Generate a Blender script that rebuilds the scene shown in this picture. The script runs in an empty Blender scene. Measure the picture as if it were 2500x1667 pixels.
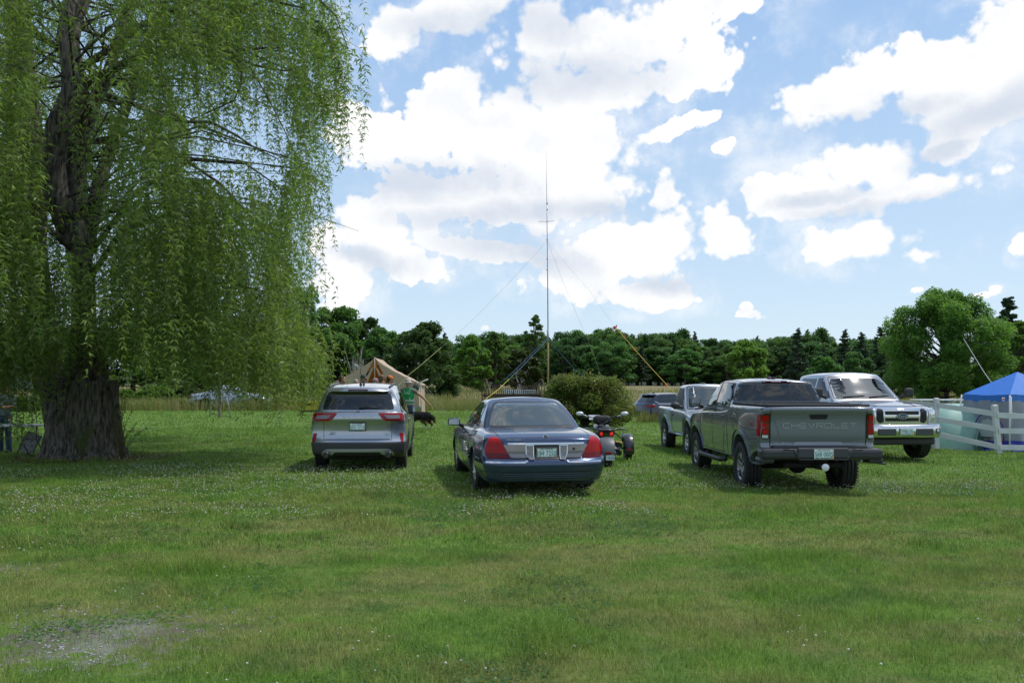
import bpy, bmesh, math, random
import numpy as np
from mathutils import Vector, Matrix, Euler
from mathutils.bvhtree import BVHTree
random.seed(7)
RNG = np.random.default_rng(11)
C = bpy.context.scene.collection
sc = bpy.context.scene
R = math.radians
# ------------------------------------------------------------------ camera
F, YH, EYE = 2050.0, 945.0, 1.65          # focal length / horizon row of the 2500 px photograph, eye height
cam = bpy.data.cameras.new("camera")
cam.sensor_width = 36.0; cam.lens = 36.0 * F / 2500.0
cam.shift_y = (YH - 833.5) / 2500.0
cam.clip_start = 0.1; cam.clip_end = 4000
camo = bpy.data.objects.new("camera", cam); C.objects.link(camo)
camo.location = (0, 0, EYE); camo.rotation_euler = (R(90), 0, 0)
sc.camera = camo
# ------------------------------------------------------------------ view + light
sc.view_settings.view_transform = 'Standard'; sc.view_settings.look = 'None'
sc.view_settings.exposure = 0.25; sc.view_settings.gamma = 1.0
sc.cycles.max_bounces = 8; sc.cycles.transparent_max_bounces = 8
sc.cycles.caustics_reflective = False; sc.cycles.caustics_refractive = False
sc.cycles.use_denoising = True
SUN_AZ, SUN_EL = 75.0, 62.0                # degrees: azimuth to the right of the view axis
sl = bpy.data.lights.new("sun", 'SUN'); sl.energy = 2.6; sl.angle = R(3.0); sl.color = (1.0, 0.955, 0.88)
so = bpy.data.objects.new("sun", sl); C.objects.link(so)
sd = Vector((math.sin(R(SUN_AZ)) * math.cos(R(SUN_EL)), math.cos(R(SUN_AZ)) * math.cos(R(SUN_EL)), math.sin(R(SUN_EL))))
so.rotation_euler = sd.to_track_quat('Z', 'Y').to_euler()

class NT:
    """tiny helper to write node trees"""
    def __init__(s, tree): s.t = tree; s.l = tree.links
    def n(s, typ, **kw):
        nd = s.t.nodes.new(typ)
        for k, v in kw.items():
            if k.startswith('i_'):
                key = k[2:]; key = int(key) if key.isdigit() else key.replace('_', ' ')
                s.put(nd.inputs[key], v)
            else: setattr(nd, k, v)
        return nd
    def put(s, sock, v):
        if isinstance(v, bpy.types.NodeSocket): s.l.new(v, sock)
        else:
            if hasattr(sock.default_value, '__len__') and hasattr(v, '__len__') and len(v) == 3 and len(sock.default_value) == 4: v = (*v, 1)
            sock.default_value = v
    def m(s, op, a, b=0.0, c=None, clamp=False):
        nd = s.t.nodes.new('ShaderNodeMath'); nd.operation = op; nd.use_clamp = clamp
        s.put(nd.inputs[0], a); s.put(nd.inputs[1], b)
        if c is not None: s.put(nd.inputs[2], c)
        return nd.outputs[0]
    def mr(s, v, a, b, c=0.0, d=1.0, smooth=True):
        nd = s.t.nodes.new('ShaderNodeMapRange'); nd.interpolation_type = 'SMOOTHSTEP' if smooth else 'LINEAR'
        s.put(nd.inputs[0], v)
        for i, q in enumerate((a, b, c, d)): s.put(nd.inputs[1 + i], q)
        return nd.outputs[0]
    def mix(s, f, a, b, typ='MIX'):
        nd = s.t.nodes.new('ShaderNodeMix'); nd.data_type = 'RGBA'; nd.blend_type = typ
        s.put(nd.inputs[0], f); s.put(nd.inputs[6], a); s.put(nd.inputs[7], b)
        return nd.outputs[2]
    def noise(s, vec, scale, detail=3.0, rough=0.55, dist=0.0):
        nd = s.n('ShaderNodeTexNoise'); nd.inputs['Scale'].default_value = scale
        nd.inputs['Detail'].default_value = detail; nd.inputs['Roughness'].default_value = rough
        nd.inputs['Distortion'].default_value = dist
        if vec is not None: s.l.new(vec, nd.inputs['Vector'])
        return nd

w = bpy.data.worlds.new("World"); sc.world = w; w.use_nodes = True
w.node_tree.nodes.clear(); t = NT(w.node_tree)
def build_world():
    tc = t.n('ShaderNodeTexCoord').outputs['Generated']
    sky = t.n('ShaderNodeTexSky'); sky.sky_type = 'NISHITA'; sky.sun_disc = False
    sky.sun_elevation = R(SUN_EL); sky.sun_rotation = R(SUN_AZ); sky.air_density = 1.0; sky.dust_density = 0.6; sky.ozone_density = 1.0
    skyc = t.mix(1.0, sky.outputs[0], (SKYS, SKYS, SKYS, 1), 'MULTIPLY')
    sep = t.n('ShaderNodeSeparateXYZ'); t.l.new(tc, sep.inputs[0])
    x, y, z = sep.outputs
    az = t.m('ARCTAN2', x, y)
    el = t.m('ARCTAN2', z, t.m('SQRT', t.m('ADD', t.m('MULTIPLY', x, x), t.m('MULTIPLY', y, y))))
    # cloud edges are billowed by displacing the lookup with noise in direction space
    n1 = t.noise(tc, 9.0, 6.0, 0.62); n2 = t.noise(tc, 3.2, 2.0, 0.5); n3 = t.noise(tc, 30.0, 5.0, 0.6)
    p = t.n('ShaderNodeCombineXYZ'); t.l.new(az, p.inputs[0]); t.l.new(el, p.inputs[1])
    off = t.n('ShaderNodeVectorMath', operation='SUBTRACT'); t.l.new(n1.outputs['Color'], off.inputs[0]); off.inputs[1].default_value = (.5, .5, .5)
    off2 = t.n('ShaderNodeVectorMath', operation='MULTIPLY'); t.l.new(off.outputs[0], off2.inputs[0]); off2.inputs[1].default_value = (.07, .05, 0)
    pv = t.n('ShaderNodeVectorMath', operation='ADD'); t.l.new(p.outputs[0], pv.inputs[0]); t.l.new(off2.outputs[0], pv.inputs[1])
    def blobs(lst, vec):
        cur = None
        for (cx, cy, rx, ry, rot) in lst:
            X, Y = cx * 1.063, cy * 1.063
            a = math.atan((X - 1250) / F); e = math.atan((YH - Y) / math.hypot(F, X - 1250))
            k = math.cos(a)
            mp = t.n('ShaderNodeMapping', vector_type='TEXTURE'); t.l.new(vec, mp.inputs[0])
            mp.inputs['Location'].default_value = (a, e, 0); mp.inputs['Rotation'].default_value = (0, 0, R(rot))
            mp.inputs['Scale'].default_value = (rx * 1.063 / F * k * k, ry * 1.063 / F * k, 1)
            ln = t.n('ShaderNodeVectorMath', operation='LENGTH'); t.l.new(mp.outputs[0], ln.inputs[0])
            cur = ln.outputs['Value'] if cur is None else t.m('SMOOTH_MIN', cur, ln.outputs['Value'], 0.12)
        return cur
    D = blobs(CLOUDS, pv.outputs[0])
    dens = t.m('SUBTRACT', 1.27, D)
    # the rest of the sky, out of the photograph's frame: scattered cloud from noise
    gen = t.m('MULTIPLY', t.m('SUBTRACT', n2.outputs[0], 0.47), 3.0)
    outm = t.m('MAXIMUM', t.mr(t.m('ABSOLUTE', az), 0.62, 0.85), t.mr(el, 0.45, 0.62))
    dens = t.m('ADD', t.m('MULTIPLY', dens, t.m('SUBTRACT', 1.0, outm)), t.m('MULTIPLY', gen, outm))
    vor = t.n('ShaderNodeTexVoronoi', feature='F1'); t.l.new(tc, vor.inputs['Vector']); vor.inputs['Scale'].default_value = 26; vor.inputs['Detail'].default_value = 2.0; vor.inputs['Roughness'].default_value = .6; vor.normalize = False
    dens2 = t.m('ADD', t.m('ADD', dens, t.m('ADD', t.m('MULTIPLY', t.m('SUBTRACT', n1.outputs[0], 0.5), 1.2), t.m('MULTIPLY', t.m('SUBTRACT', 0.36, vor.outputs['Distance']), 0.62))), t.m('MULTIPLY', t.m('SUBTRACT', n3.outputs[0], 0.5), 0.8))
    sh = t.n('ShaderNodeVectorMath', operation='ADD'); t.l.new(tc, sh.inputs[0]); sh.inputs[1].default_value = (.012, 0, .022); n1b = t.noise(sh.outputs[0], 9.0, 6.0, 0.62)
    relief = t.mr(t.m('SUBTRACT', n1b.outputs[0], n1.outputs[0]), -0.03, 0.14, 0.0, 0.30)
    a1 = t.mr(dens2, -0.08, t.mr(n2.outputs[0], .4, .6, .08, .30))
    wisp = t.m('MULTIPLY', t.mr(dens, -0.65, 0.1), t.mr(n1.outputs[0], 0.44, 0.68))
    alpha = t.m('MAXIMUM', a1, t.m('MULTIPLY', wisp, 0.6))
    G = t.m('SUBTRACT', 1.0, blobs(GREYS, pv.outputs[0]))
    g = t.m('MULTIPLY', t.mr(G, -0.4, 0.9), t.mr(n1.outputs[0], 0.3, 0.62, 0.5, 1.0))
    gout = t.m('MULTIPLY', outm, t.mr(gen, 0.3, 1.0))
    g = t.m('ADD', t.m('MULTIPLY', g, t.m('SUBTRACT', 1.0, outm)), t.m('MULTIPLY', gout, 0.6), clamp=True)
    soft = relief
    cloud = t.mix(t.m('ADD', g, soft, clamp=True), (0.89, 0.89, 0.89, 1), (0.575, 0.63, 0.72, 1))
    low = t.mr(el, 0.0, 0.16)                                  # clouds near the horizon fade into pale air
    alpha = t.m('MULTIPLY', alpha, t.mr(el, 0.02, 0.10, 0.55, 1.0))
    pale = t.mix(t.mr(el, 0.0, 0.42, 0.0, 1.0, False), (0.56, 0.69, 0.80, 1), (0.30, 0.47, 0.73, 1))
    veil = t.mix(t.mr(el, 0.5, 1.0, 0.85, 0.3), skyc, pale)
    col = t.mix(alpha, veil, cloud)
    bg = t.n('ShaderNodeBackground'); t.l.new(col, bg.inputs[0]); bg.inputs[1].default_value = 1.0
    ou = t.n('ShaderNodeOutputWorld'); t.l.new(bg.outputs[0], ou.inputs[0])
SKYS = 0.15
# cloud masses: centre and radii in the photograph's sky, turned to directions inside build_world
CLOUDS = [(1050,300,290,125,0),(880,330,165,100,8),(1060,215,130,62,0),(1310,330,190,110,0),(1150,460,330,80,0),(1330,440,150,90,0),
 (1420,110,270,110,0),(1600,150,120,72,0),(1240,90,130,100,0),(1350,215,170,60,0),
 (890,95,85,60,20),(1060,25,210,52,6),(1620,10,180,40,0),
 (1930,225,190,80,8),(2140,180,180,100,16),(2330,110,180,150,25),(2300,215,240,60,10),
 (1830,445,170,70,8),(1990,385,130,72,10),(2190,325,120,50,22),(2080,430,240,50,8),
 (1960,560,190,52,0),(2110,585,80,26,0),
 (1330,640,125,62,10),(1500,555,190,80,10),(1470,675,150,40,0),(1650,540,110,60,0),
 (850,520,115,72,-10),(930,605,110,40,-8),(790,640,90,75,0),(740,560,60,90,0),(780,700,70,30,0),
 (1150,590,150,34,-12),(1712,718,44,14,0),(1700,700,24,18,0),(2262,676,46,10,4),(2290,662,22,10,0),(2350,560,30,34,0),(2104,664,22,8,20),
 (1550,288,110,26,18),(1668,334,40,14,6),(1520,440,46,44,0),(1100,755,16,5,0)]
GREYS = [(2340,232,330,55,12),(2000,275,240,36,6),(980,425,300,48,2),(1150,490,300,36,4),(1190,575,210,60,-10),(1330,180,260,55,0),
 (2020,470,240,26,4),(1900,455,150,20,4),(1400,480,150,28,0),(1050,60,200,40,0),(850,600,110,28,-10),(1540,650,120,30,0),(2150,345,130,20,14),(1250,60,120,60,0)]
build_world()

# ------------------------------------------------------------------ terrain height
def ss(a, b, x):
    q = np.clip((np.asarray(x, float) - a) / (b - a), 0, 1); return q * q * (3 - 2 * q)
def gz(x, y):
    x = np.asarray(x, float); y = np.asarray(y, float)
    z = -0.10 * ss(2, 7, x) * ss(10, 15, y) * (1 - ss(40, 60, y))
    z = z + 0.20 * ss(20.5, 26, y) * (1 - ss(-1, 5, x)) * (1 - 0.5 * ss(-8, -14, -x) * 0)
    z = z - 0.15 * ss(11, 14, x) * ss(21.5, 25, y) * (1 - ss(40, 60, y))
    z = z - 0.22 * np.exp(-(((x - 9.0) / 6) ** 2 + ((y - 47) / 5) ** 2))
    z = z + 2.0 * ss(58, 200, y) + 6.0 * ss(230, 420, y)
    z = z + 0.45 * np.exp(-(((x - .1) / 2.4) ** 2 + ((y - 36.5) / 2.3) ** 2))
    z = z + 0.012 * np.sin(x * 1.7 + y * .6) * np.sin(y * 1.3 - x * .4)
    return z
def g1(x, y): return float(gz(x, y))
def at(px, d, py=None, z=None):
    """world point for a photo column at distance d; height from a photo row, a given z, or the ground"""
    X = (px - 1250) / F * d
    if py is not None: Z = EYE + (YH - py) / F * d
    else: Z = g1(X, d) if z is None else z
    return Vector((X, d, Z))

# ------------------------------------------------------------------ object helpers
def link(o, parent=None):
    C.objects.link(o)
    if parent is not None: o.parent = parent
    return o
def tag(o, label=None, cat=None, group=None, kind=None):
    if label: o['label'] = label
    if cat: o['category'] = cat
    if group: o['group'] = group
    if kind: o['kind'] = kind
    return o
def thing(name, label, cat, loc=(0, 0, 0), rz=0.0, group=None):
    o = bpy.data.objects.new(name, None); o.location = loc; o.rotation_euler = (0, 0, rz); o.empty_display_size = .2
    return tag(link(o), label, cat, group)
def mesh_obj(name, verts, faces, mats, parent=None, smooth=False, mi=None):
    me = bpy.data.meshes.new(name)
    me.from_pydata([tuple(v) for v in verts], [], [tuple(f) for f in faces])
    for m_ in (mats if isinstance(mats, (list, tuple)) else [mats]): me.materials.append(m_)
    if smooth: me.polygons.foreach_set('use_smooth', [True] * len(me.polygons))
    if mi is not None: me.polygons.foreach_set('material_index', mi)
    me.update()
    return link(bpy.data.objects.new(name, me), parent)
def np_mesh(name, V, Fq, mat, parent=None, tint=None, smooth=False):
    """V (n,3), Fq (m,k) -> mesh fast; tint = per-face float"""
    me = bpy.data.meshes.new(name); V = np.asarray(V, np.float32); Fq = np.asarray(Fq, np.int32)
    k = Fq.shape[1]
    me.vertices.add(len(V)); me.vertices.foreach_set('co', V.ravel())
    me.loops.add(Fq.size); me.loops.foreach_set('vertex_index', Fq.ravel())
    me.polygons.add(len(Fq)); me.polygons.foreach_set('loop_start', np.arange(0, Fq.size, k, dtype=np.int32))
    if smooth: me.polygons.foreach_set('use_smooth', np.ones(len(Fq), bool))
    me.update(calc_edges=True)
    if tint is not None:
        a = me.attributes.new('tint', 'FLOAT', 'FACE'); a.data.foreach_set('value', np.asarray(tint, np.float32))
    me.materials.append(mat)
    o = bpy.data.objects.new(name, me)
    return link(o, parent)
class MB:
    """collects simple shapes into one mesh"""
    def __init__(s): s.v = []; s.f = []; s.sm = []; s.mi = []; s.cur = 0
    def add(s, V, Fs, smooth=False):
        b = len(s.v); s.v += [tuple(p) for p in V]; s.f += [tuple(i + b for i in f) for f in Fs]
        s.sm += [smooth] * len(Fs); s.mi += [s.cur] * len(Fs); return s
    def box(s, c, size, rot=(0, 0, 0), bev=0.0, taper=1.0):
        hx, hy, hz = [q / 2 for q in size]; M = Euler(rot).to_matrix(); c = Vector(c)
        if bev > 0:
            bm = bmesh.new(); bmesh.ops.create_cube(bm, size=1)
            for v in bm.verts:
                k = taper if v.co.z > 0 else 1
                v.co = Vector((v.co.x * size[0] * k, v.co.y * size[1] * k, v.co.z * size[2]))
            bmesh.ops.bevel(bm, geom=bm.edges[:], offset=min(bev, min(size) * .45), segments=2, affect='EDGES', profile=.5)
            bm.verts.ensure_lookup_table()
            s.add([M @ v.co + c for v in bm.verts], [[v.index for v in f.verts] for f in bm.faces], False); bm.free(); return s
        P = [(-hx, -hy, -hz), (hx, -hy, -hz), (hx, hy, -hz), (-hx, hy, -hz), (-hx * taper, -hy * taper, hz), (hx * taper, -hy * taper, hz), (hx * taper, hy * taper, hz), (-hx * taper, hy * taper, hz)]
        return s.add([M @ Vector(p) + c for p in P], [(3, 2, 1, 0), (4, 5, 6, 7), (0, 1, 5, 4), (1, 2, 6, 5), (2, 3, 7, 6), (3, 0, 4, 7)])
    def tube(s, pts, r, n=8, cap=True):
        pts = [Vector(p) for p in pts]; rr = r if hasattr(r, '__len__') else [r] * len(pts)
        V = []; Fs = []; up = None
        for i, p in enumerate(pts):
            d = (pts[min(i + 1, len(pts) - 1)] - pts[max(i - 1, 0)]).normalized()
            if up is None: up = d.orthogonal().normalized()
            else:
                up = up - d * up.dot(d); up = up.normalized() if up.length > 1e-6 else d.orthogonal().normalized()
            sd_ = d.cross(up)
            for k in range(n):
                a = 2 * math.pi * k / n; V.append(p + (up * math.cos(a) + sd_ * math.sin(a)) * rr[i])
        for i in range(len(pts) - 1):
            for k in range(n):
                k2 = (k + 1) % n; Fs.append((i * n + k, i * n + k2, (i + 1) * n + k2, (i + 1) * n + k))
        if cap:
            Fs.append(tuple(range(n))[::-1]); Fs.append(tuple((len(pts) - 1) * n + k for k in range(n)))
        return s.add(V, Fs, True)
    def lathe(s, prof, n=32, c=(0, 0, 0), axis='Z', close=True):
        """prof: (radius, height) list revolved about an axis"""
        V = []; Fs = []; c = Vector(c)
        for (r, h) in prof:
            for k in range(n):
                a = 2 * math.pi * k / n; x, y = r * math.cos(a), r * math.sin(a)
                q = (x, y, h) if axis == 'Z' else ((h, x, y) if axis == 'X' else (y, h, x))
                V.append(Vector(q) + c)
        for i in range(len(prof) - 1):
            for k in range(n):
                k2 = (k + 1) % n; Fs.append((i * n + k, i * n + k2, (i + 1) * n + k2, (i + 1) * n + k))
        if close:
            Fs.append(tuple(range(n))[::-1]); Fs.append(tuple((len(prof) - 1) * n + k for k in range(n)))
        return s.add(V, Fs, True)
    def sphere(s, c, r, n=12, m=8):
        rx, ry, rz = r if hasattr(r, '__len__') else (r, r, r)
        V = [(c[0], c[1], c[2] - rz)]
        for i in range(1, m):
            a = math.pi * i / m
            for k in range(n):
                b = 2 * math.pi * k / n
                V.append((c[0] + rx * math.sin(a) * math.cos(b), c[1] + ry * math.sin(a) * math.sin(b), c[2] - rz * math.cos(a)))
        V.append((c[0], c[1], c[2] + rz)); Fs = []
        for k in range(n):
            k2 = (k + 1) % n
            Fs.append((0, 1 + k2, 1 + k)); Fs.append((len(V) - 1, 1 + (m - 2) * n + k, 1 + (m - 2) * n + k2))
            for i in range(m - 2): Fs.append((1 + i * n + k, 1 + i * n + k2, 1 + (i + 1) * n + k2, 1 + (i + 1) * n + k))
        return s.add(V, Fs, True)
    def build(s, name, mats, parent=None):
        me = bpy.data.meshes.new(name); me.from_pydata(s.v, [], s.f)
        for m_ in (mats if isinstance(mats, (list, tuple)) else [mats]): me.materials.append(m_)
        me.polygons.foreach_set('use_smooth', s.sm); me.polygons.foreach_set('material_index', s.mi); me.update()
        return link(bpy.data.objects.new(name, me), parent)
def copy_tree(o, parent=None):
    c = o.copy(); C.objects.link(c); c.parent = parent
    for ch in list(o.children): copy_tree(ch, c)
    return c

# ------------------------------------------------------------------ materials
MATS = {}
def mat(name, col, rough=.6, metal=0.0, coat=0.0, spec=.5, vary=0.0, vscale=8.0, bump=0.0, bscale=60.0, emit=None, ior=None, trans=0.0, dirt=None):
    if name in MATS: return MATS[name]
    m_ = bpy.data.materials.new(name); m_.use_nodes = True; m_.node_tree.nodes.clear(); q = NT(m_.node_tree)
    b = q.n('ShaderNodeBsdfPrincipled'); o = q.n('ShaderNodeOutputMaterial'); q.l.new(b.outputs[0], o.inputs[0])
    b.inputs['Roughness'].default_value = rough; b.inputs['Metallic'].default_value = metal
    b.inputs['Coat Weight'].default_value = coat; b.inputs['Coat Roughness'].default_value = .04
    b.inputs['Specular IOR Level'].default_value = spec
    if ior: b.inputs['IOR'].default_value = ior
    if trans: b.inputs['Transmission Weight'].default_value = trans
    tcn = q.n('ShaderNodeTexCoord').outputs['Object']
    colr = (*col, 1)
    if vary > 0:
        nz = q.noise(tcn, vscale, 5, .6)
        k = q.mr(nz.outputs[0], .3, .7, 1 - vary, 1 + vary, False)
        colr = q.mix(1.0, (*col, 1), q.n('ShaderNodeCombineColor', i_0=k, i_1=k, i_2=k).outputs[0], 'MULTIPLY')
    if dirt:                                            # (colour, amount): soft splashes of road dust
        nz = q.noise(tcn, 3.0, 6, .65)
        colr = q.mix(q.m('MULTIPLY', q.mr(nz.outputs[0], .42, .75), dirt[1]), colr, (*dirt[0], 1))
    q.put(b.inputs['Base Color'], colr)
    if bump > 0:
        nb = q.noise(tcn, bscale, 4, .6); bp = q.n('ShaderNodeBump'); bp.inputs['Strength'].default_value = bump; bp.inputs['Distance'].default_value = .01
        q.l.new(nb.outputs[0], bp.inputs['Height']); q.l.new(bp.outputs[0], b.inputs['Normal'])
    if emit: b.inputs['Emission Color'].default_value = (*emit[0], 1); b.inputs['Emission Strength'].default_value = emit[1]
    MATS[name] = m_; return m_
def leaf_mat(name, c1, c2, trans=.35, patch=0.0, pscale=.4, rough=.5, objrand=0.0, c3=None, tc=(1.25, 1.35, .6)):
    """foliage: per-leaf tint between c1 and c2, light passing through"""
    if name in MATS: return MATS[name]
    m_ = bpy.data.materials.new(name); m_.use_nodes = True; m_.node_tree.nodes.clear(); q = NT(m_.node_tree)
    tn = q.n('ShaderNodeAttribute', attribute_name='tint').outputs['Fac']
    col = q.mix(tn, (*c1, 1), (*c2, 1))
    if patch > 0:
        pos = q.n('ShaderNodeNewGeometry').outputs['Position']
        nz = q.noise(pos, pscale, 3, .5)
        col = q.mix(q.m('MULTIPLY', q.mr(nz.outputs[0], .35, .65), patch), col, (*(c3 or c2), 1))
    if objrand > 0:
        rn = q.n('ShaderNodeObjectInfo').outputs['Random']
        k = q.mr(rn, 0, 1, 1 - objrand, 1 + objrand, False)
        k2 = q.mr(q.m('FRACT', q.m('MULTIPLY', rn, 7.31)), 0, 1, 1 - objrand * .8, 1 + objrand * .5, False)
        col = q.mix(1.0, col, q.n('ShaderNodeCombineColor', i_0=q.m('MULTIPLY', k, k2), i_1=k, i_2=k).outputs[0], 'MULTIPLY')
    b = q.n('ShaderNodeBsdfPrincipled'); b.inputs['Roughness'].default_value = rough; b.inputs['Specular IOR Level'].default_value = .3
    q.put(b.inputs['Base Color'], col)
    tr = q.n('ShaderNodeBsdfTranslucent'); q.put(tr.inputs[0], q.mix(1.0, col, (*tc, 1), 'MULTIPLY'))
    mx = q.n('ShaderNodeMixShader'); mx.inputs[0].default_value = trans
    q.l.new(b.outputs[0], mx.inputs[1]); q.l.new(tr.outputs[0], mx.inputs[2])
    o = q.n('ShaderNodeOutputMaterial'); q.l.new(mx.outputs[0], o.inputs[0])
    MATS[name] = m_; return m_

# ================================================================== GROUND
def lawn_colour(q, pos):
    """patchy mown lawn: lush green, clover green, yellowed thatch; meadow tan beyond the mown edge"""
    sx = q.n('ShaderNodeMapping'); q.l.new(pos, sx.inputs[0]); sx.inputs['Scale'].default_value = (.8, 1.3, 1)
    a = q.noise(sx.outputs[0], .75, 8, .68, .3); b = q.noise(sx.outputs[0], 2.3, 5, .62); c = q.noise(pos, 14, 4, .6)
    green = q.mix(q.mr(b.outputs[0], .35, .65), (.095, .185, .030, 1), (.140, .235, .040, 1))
    sep = q.n('ShaderNodeSeparateXYZ'); q.l.new(pos, sep.inputs[0]); X, Y, Z = sep.outputs
    dry = q.m('MULTIPLY', q.mr(a.outputs[0], .40, .60), q.mr(Y, 9.0, 17.0, 1.0, .35))
    dry = q.m('MULTIPLY', dry, q.mr(c.outputs[0], .3, .6, .55, 1.0))
    col = q.mix(q.m('MULTIPLY', dry, .72), green, (.235, .215, .085, 1))
    a2 = q.noise(sx.outputs[0], 1.5, 6, .68)
    col = q.mix(q.m('MULTIPLY', q.mr(a2.outputs[0], .50, .66), .6), col, (.052, .130, .026, 1))
    return col, X, Y, c, b
def ground_mat():
    m_ = bpy.data.materials.new('mown_lawn'); m_.use_nodes = True; m_.node_tree.nodes.clear(); q = NT(m_.node_tree)
    pos = q.n('ShaderNodeNewGeometry').outputs['Position']
    col, X, Y, c, b = lawn_colour(q, pos)
    # meadow beyond the mown edge: tan and pink-brown seed heads over green
    me1 = q.noise(pos, .12, 5, .6); me2 = q.noise(pos, .9, 4, .6)
    mead = q.mix(q.mr(me1.outputs[0], .38, .62), (.23, .18, .095, 1), (.17, .18, .065, 1))
    mead = q.mix(q.mr(me2.outputs[0], .4, .7), mead, (.26, .19, .12, 1))
    edge = q.mr(q.m('ADD', Y, q.m('MULTIPLY', me2.outputs[0], 3.0)), 52.5, 53.5)
    col = q.mix(edge, col, mead)
    far = q.mr(Y, 205, 225); col = q.mix(far, col, (.02, .035, .012, 1))
    # soil and gravel showing through: lower left of the lawn and two worn spots
    gn = q.noise(pos, 8.0, 8, .74); gn2 = q.noise(pos, .8, 3, .5)
    def spot(cx, cy, rx, ry):
        dx = q.m('DIVIDE', q.m('SUBTRACT', X, cx), rx); dy = q.m('DIVIDE', q.m('SUBTRACT', Y, cy), ry)
        return q.m('SUBTRACT', 1.0, q.m('SQRT', q.m('ADD', q.m('MULTIPLY', dx, dx), q.m('MULTIPLY', dy, dy))))
    s1 = q.m('MAXIMUM', spot(-2.75, 5.55, 1.25, .95), spot(-5.1, 7.6, 1.0, .42))
    gm = q.m('MULTIPLY', q.mr(q.m('ADD', s1, q.m('MULTIPLY', q.m('SUBTRACT', gn.outputs[0], .5), 3.4)), .38, .7), .85)
    soil = q.mix(q.mr(gn2.outputs[0], .4, .6), (.16, .14, .11, 1), (.30, .295, .28, 1))
    col = q.mix(gm, col, soil)
    b2 = spot(-10.1, 19.4, 1.75, 1.1)
    bark = q.mr(q.m('ADD', b2, q.m('MULTIPLY', q.m('SUBTRACT', gn.outputs[0], .5), 1.0)), .0, .25)
    col = q.mix(bark, col, (.10, .062, .038, 1))
    bs = q.n('ShaderNodeBsdfPrincipled'); bs.inputs['Roughness'].default_value = .9; bs.inputs['Specular IOR Level'].default_value = .15
    fine = q.noise(pos, 45, 5, .7)
    col = q.mix(q.m('MULTIPLY', q.mr(fine.outputs[0], .35, .7), .55), col, q.mix(1.0, col, (.45, .5, .45, 1), 'MULTIPLY'))
    q.put(bs.inputs['Base Color'], col)
    bp = q.n('ShaderNodeBump'); bp.inputs['Strength'].default_value = .8; bp.inputs['Distance'].default_value = .03
    q.l.new(fine.outputs[0], bp.inputs['Height']); q.l.new(bp.outputs[0], bs.inputs['Normal'])
    o = q.n('ShaderNodeOutputMaterial'); q.l.new(bs.outputs[0], o.inputs[0]); return m_
def build_ground():
    ys = np.concatenate([np.linspace(-60, 2, 12), np.linspace(2.5, 62, 170), np.linspace(64, 260, 90), np.linspace(275, 900, 30), [1500, 2500]])
    xs = np.concatenate([[-2500, -1200], np.linspace(-700, -60, 40), np.linspace(-56, 56, 190), np.linspace(60, 700, 40), [1200, 2500]])
    Xg, Yg = np.meshgrid(xs, ys); Z = gz(Xg, Yg)
    V = np.stack([Xg, Yg, Z], -1).reshape(-1, 3); nx, ny = len(xs), len(ys)
    i = np.arange(nx - 1); j = np.arange(ny - 1); I, J = np.meshgrid(i, j); a = (J * nx + I).ravel()
    Fq = np.stack([a, a + 1, a + nx + 1, a + nx], -1)
    o = np_mesh('lawn', V, Fq, ground_mat(), smooth=True); tag(o, kind='structure')
build_ground()

def smooth_noise(x, y, f, seed):
    """cheap value noise for scattering"""
    r = np.random.default_rng(seed); G = r.random((64, 64))
    X = (x * f + 31.7) % 63; Y = (y * f + 17.3) % 63; i = np.floor(X).astype(int); j = np.floor(Y).astype(int); u = X - i; v = Y - j
    u = u * u * (3 - 2 * u); v = v * v * (3 - 2 * v)
    return (G[i, j] * (1 - u) * (1 - v) + G[i + 1, j] * u * (1 - v) + G[i, j + 1] * (1 - u) * v + G[i + 1, j + 1] * u * v)
def scatter(n, y0, y1, margin=.6, wide=.66):
    """points with even density per area inside a wedge a little wider than the view"""
    y = np.sqrt(RNG.random(n) * (y1 ** 2 - y0 ** 2) + y0 ** 2); x = (RNG.random(n) * 2 - 1) * (wide * y + margin)
    return x, y
def blades(x, y, h, wd, lean=.5, tintv=None, seg=2):
    """bent grass blades: seg 1 = triangle, seg 2 = quad + tip"""
    n = len(x); z = gz(x, y); ang = RNG.random(n) * 2 * np.pi; la = RNG.random(n) * 2 * np.pi; lr = RNG.random(n) * lean
    bx, by = np.cos(ang) * wd / 2, np.sin(ang) * wd / 2; lx, ly = np.cos(la) * lr * h, np.sin(la) * lr * h
    zz = np.zeros(n)
    p0 = np.stack([x - bx, y - by, z - .005], -1); p1 = np.stack([x + bx, y + by, z - .005], -1)
    m0 = np.stack([x - bx * .8 + lx * .35, y - by * .8 + ly * .35, z + h * .55], -1); m1 = np.stack([x + bx * .8 + lx * .35, y + by * .8 + ly * .35, z + h * .55], -1)
    tp = np.stack([x + lx, y + ly, z + h * (1 - .3 * lr)], -1); tp2 = tp + np.stack([bx * .15, by * .15, zz], -1)
    V = np.stack([p0, p1, m1, m0, tp, tp2], 1).reshape(-1, 3); b = np.arange(n) * 6
    Fq = np.concatenate([np.stack([b, b + 1, b + 2, b + 3], -1), np.stack([b + 3, b + 2, b + 5, b + 4], -1)])
    tt = RNG.random(n) if tintv is None else tintv
    return V, Fq, np.concatenate([tt, tt])
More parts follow.
